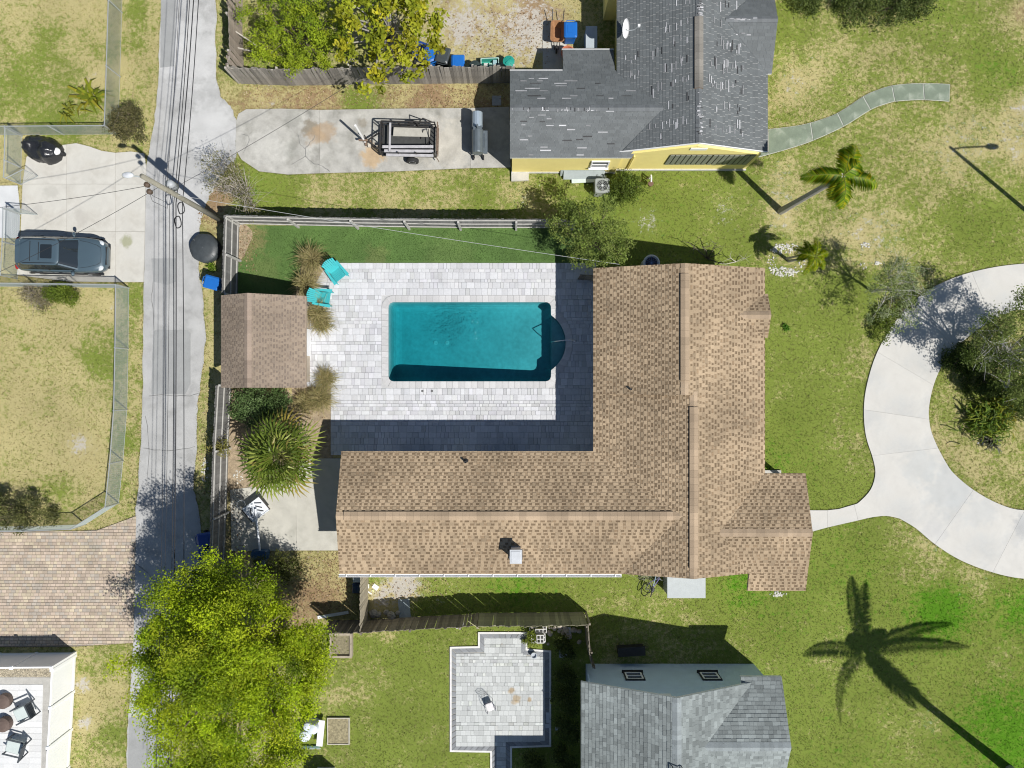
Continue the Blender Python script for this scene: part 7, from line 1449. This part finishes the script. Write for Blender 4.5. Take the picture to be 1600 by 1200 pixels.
# ------------------------------------------------------------------ grass tufts over the lawns
NT = 300000; rg_ = np.random.default_rng(77)
tx = rg_.uniform(-26.5, 26.5, NT); ty = rg_.uniform(-20, 20, NT); ok = np.ones(NT, bool)
def dil(p): return p
for p in HARD: ok &= ~inpoly(tx, ty, p)
for p in (rect(4.1, -8.1, 10.95, 4.85), rect(-7.35, -8.1, 4.1, -3.45), rect(-13.05, .1, -9.85, 3.78), rect(5.0, 10.4, 11.35, 25), rect(0, 10.3, 5, 14), rect(3.6, -25, 11.8, -13.66), rect(-13.4, -5.4, -8.8, 8)): ok &= ~inpoly(tx, ty, p)
ex_, ey_ = [], []                                      # ragged grass creeping over the edges of paths and drives
for p in HARD:
    for a, b in zip(p, p[1:] + p[:1]):
        L_ = math.hypot(b[0] - a[0], b[1] - a[1]); k = int(L_ / .022)
        if k < 1 or L_ > 60: continue
        q = rg_.random(k); ex_.append(a[0] + (b[0] - a[0]) * q + rg_.normal(0, .028, k)); ey_.append(a[1] + (b[1] - a[1]) * q + rg_.normal(0, .028, k))
ex_ = np.concatenate(ex_); ey_ = np.concatenate(ey_); cnt = np.zeros(len(ex_), int)
for p in HARD:                                         # only along outer edges: some neighbouring spot must be lawn
    pass
probe = np.zeros(len(ex_), bool)
for dx_, dy_ in ((.12, 0), (-.12, 0), (0, .12), (0, -.12)):
    free = np.ones(len(ex_), bool)
    for p in HARD: free &= ~inpoly(ex_ + dx_, ey_ + dy_, p)
    probe |= free
for p in (deck_poly, pat): probe &= ~inpoly(ex_, ey_, inset(p, -.15))
for p in (rect(-13.6, -5.4, -8.8, 8),): probe &= ~inpoly(ex_, ey_, p)
ex_, ey_ = ex_[probe], ey_[probe]
tx = np.concatenate([tx, ex_]); ty = np.concatenate([ty, ey_]); ok = np.concatenate([ok, np.ones(len(ex_), bool)]); NT = len(tx); EDGE = np.zeros(NT, bool); EDGE[NT - len(ex_):] = True
Z = zones(tx * S + 800, 600 - ty * S); dens = np.clip(1.05 - 1.1 * Z[:, 1] - .5 * np.maximum(Z[:, 3] - .2, 0), .08, 1); ok &= (rg_.random(NT) < dens) | EDGE
tx, ty, Z = tx[ok], ty[ok], Z[ok]; n = len(tx)
g_ = np.clip(Z[:, 0] + rg_.normal(0, .25, n), 0, 1)[:, None]; lush = (Z[:, 2] + rg_.normal(0, .12, n) > .42)[:, None]
col = np.array([.43, .37, .185]) * (1 - g_) + np.array([.185, .232, .046]) * g_; col = np.where(lush, np.array([.088, .215, .013]), col); lit = (rg_.random(n) < Z[:, 3] * .35)[:, None]; col = np.where(lit, np.array([.27, .17, .085]), col); col = col * rg_.uniform(.55, 1.5, n)[:, None]
nb = 3; az = rg_.uniform(0, 6.283, (n, nb)); hh = rg_.uniform(.015, .05, (n, nb)); ln = rg_.uniform(.015, .05, (n, nb)); w_ = rg_.uniform(.007, .014, (n, nb))
bx_ = tx[:, None] + rg_.normal(0, .02, (n, nb)); by_ = ty[:, None] + rg_.normal(0, .02, (n, nb)); dx, dy = np.cos(az), np.sin(az)
V = np.stack([np.stack([bx_ - dy * w_, by_ + dx * w_, np.full_like(bx_, .0)], -1), np.stack([bx_ + dy * w_, by_ - dx * w_, np.full_like(bx_, .0)], -1), np.stack([bx_ + dx * ln, by_ + dy * ln, hh], -1)], 2).reshape(-1, 3)
gt = link('grass_blades', np_mesh('grass_blades', V, np.arange(len(V)).reshape(-1, 3), leafmat('lawn_blade', trans=.5, rough=.7), np.repeat(col, nb, 0))); tag(gt, 'short patchy lawn grass around the houses', 'grass', None, 'stuff')
# dry fallen leaves
NL = 5000; lx = []; 
for (x0, y0, x1, y1, k) in ((380, 134, 790, 168, 900), (455, 862, 562, 955, 700), (372, 345, 402, 425, 150), (310, 320, 350, 350, 120), (700, 20, 860, 100, 500), (360, 760, 380, 860, 150), (460, 600, 515, 700, 200), (310, 600, 340, 800, 200), (560, 905, 700, 935, 150), (450, 480, 500, 530, 80), (740, 980, 860, 1010, 60)):
    lx.append(np.stack([rg_.uniform(x0, x1, k), rg_.uniform(y0, y1, k)], 1))
lx = np.vstack(lx); C = np.stack([(lx[:, 0] - 800) / S, (600 - lx[:, 1]) / S, rg_.uniform(.03, .06, len(lx))], 1); lc = np.array([[.34, .22, .12], [.42, .30, .18], [.24, .15, .08], [.5, .4, .28]])[rg_.integers(0, 4, len(lx))] * rg_.uniform(.7, 1.2, len(lx))[:, None]
fl_ = link('fallen_leaves', leaf_mesh('fallen_leaves', C, .075, lc, leafmat('foliage'), 1.6, .55, 5)); tag(fl_, 'dry brown fallen leaves on the ground', 'leaves', None, 'stuff')

# pile of the artificial turf
tp_ = P2([(374, 358), (905, 360), (905, 408), (512, 408), (470, 440), (450, 465), (374, 465)]); k = 26000; q = rg_.uniform(0, 1, (k, 2)); X = g2(372, 0)[0] + q[:, 0] * (533 / S); Y = g2(0, 470)[1] + q[:, 1] * (114 / S); m_ = inpoly(X, Y, tp_); X, Y = X[m_], Y[m_]; k = len(X)
a_ = rg_.normal(1.2, .7, k); w_ = .009; l_ = rg_.uniform(.015, .05, k); dx, dy = np.cos(a_), np.sin(a_); z_ = np.full(k, .014)
V = np.stack([np.stack([X - dy * w_, Y + dx * w_, z_], -1), np.stack([X + dy * w_, Y - dx * w_, z_], -1), np.stack([X + dx * l_, Y + dy * l_, z_ + rg_.uniform(.02, .04, k)], -1)], 1).reshape(-1, 3)
tg = link('turf_pile', np_mesh('turf_pile', V, np.arange(len(V)).reshape(-1, 3), leafmat('lawn_blade'), np.array([.085, .155, .036]) * rg_.uniform(.65, 1.5, k)[:, None])); tag(tg, 'short pile of the artificial turf by the pool fence', 'turf', None, 'stuff')
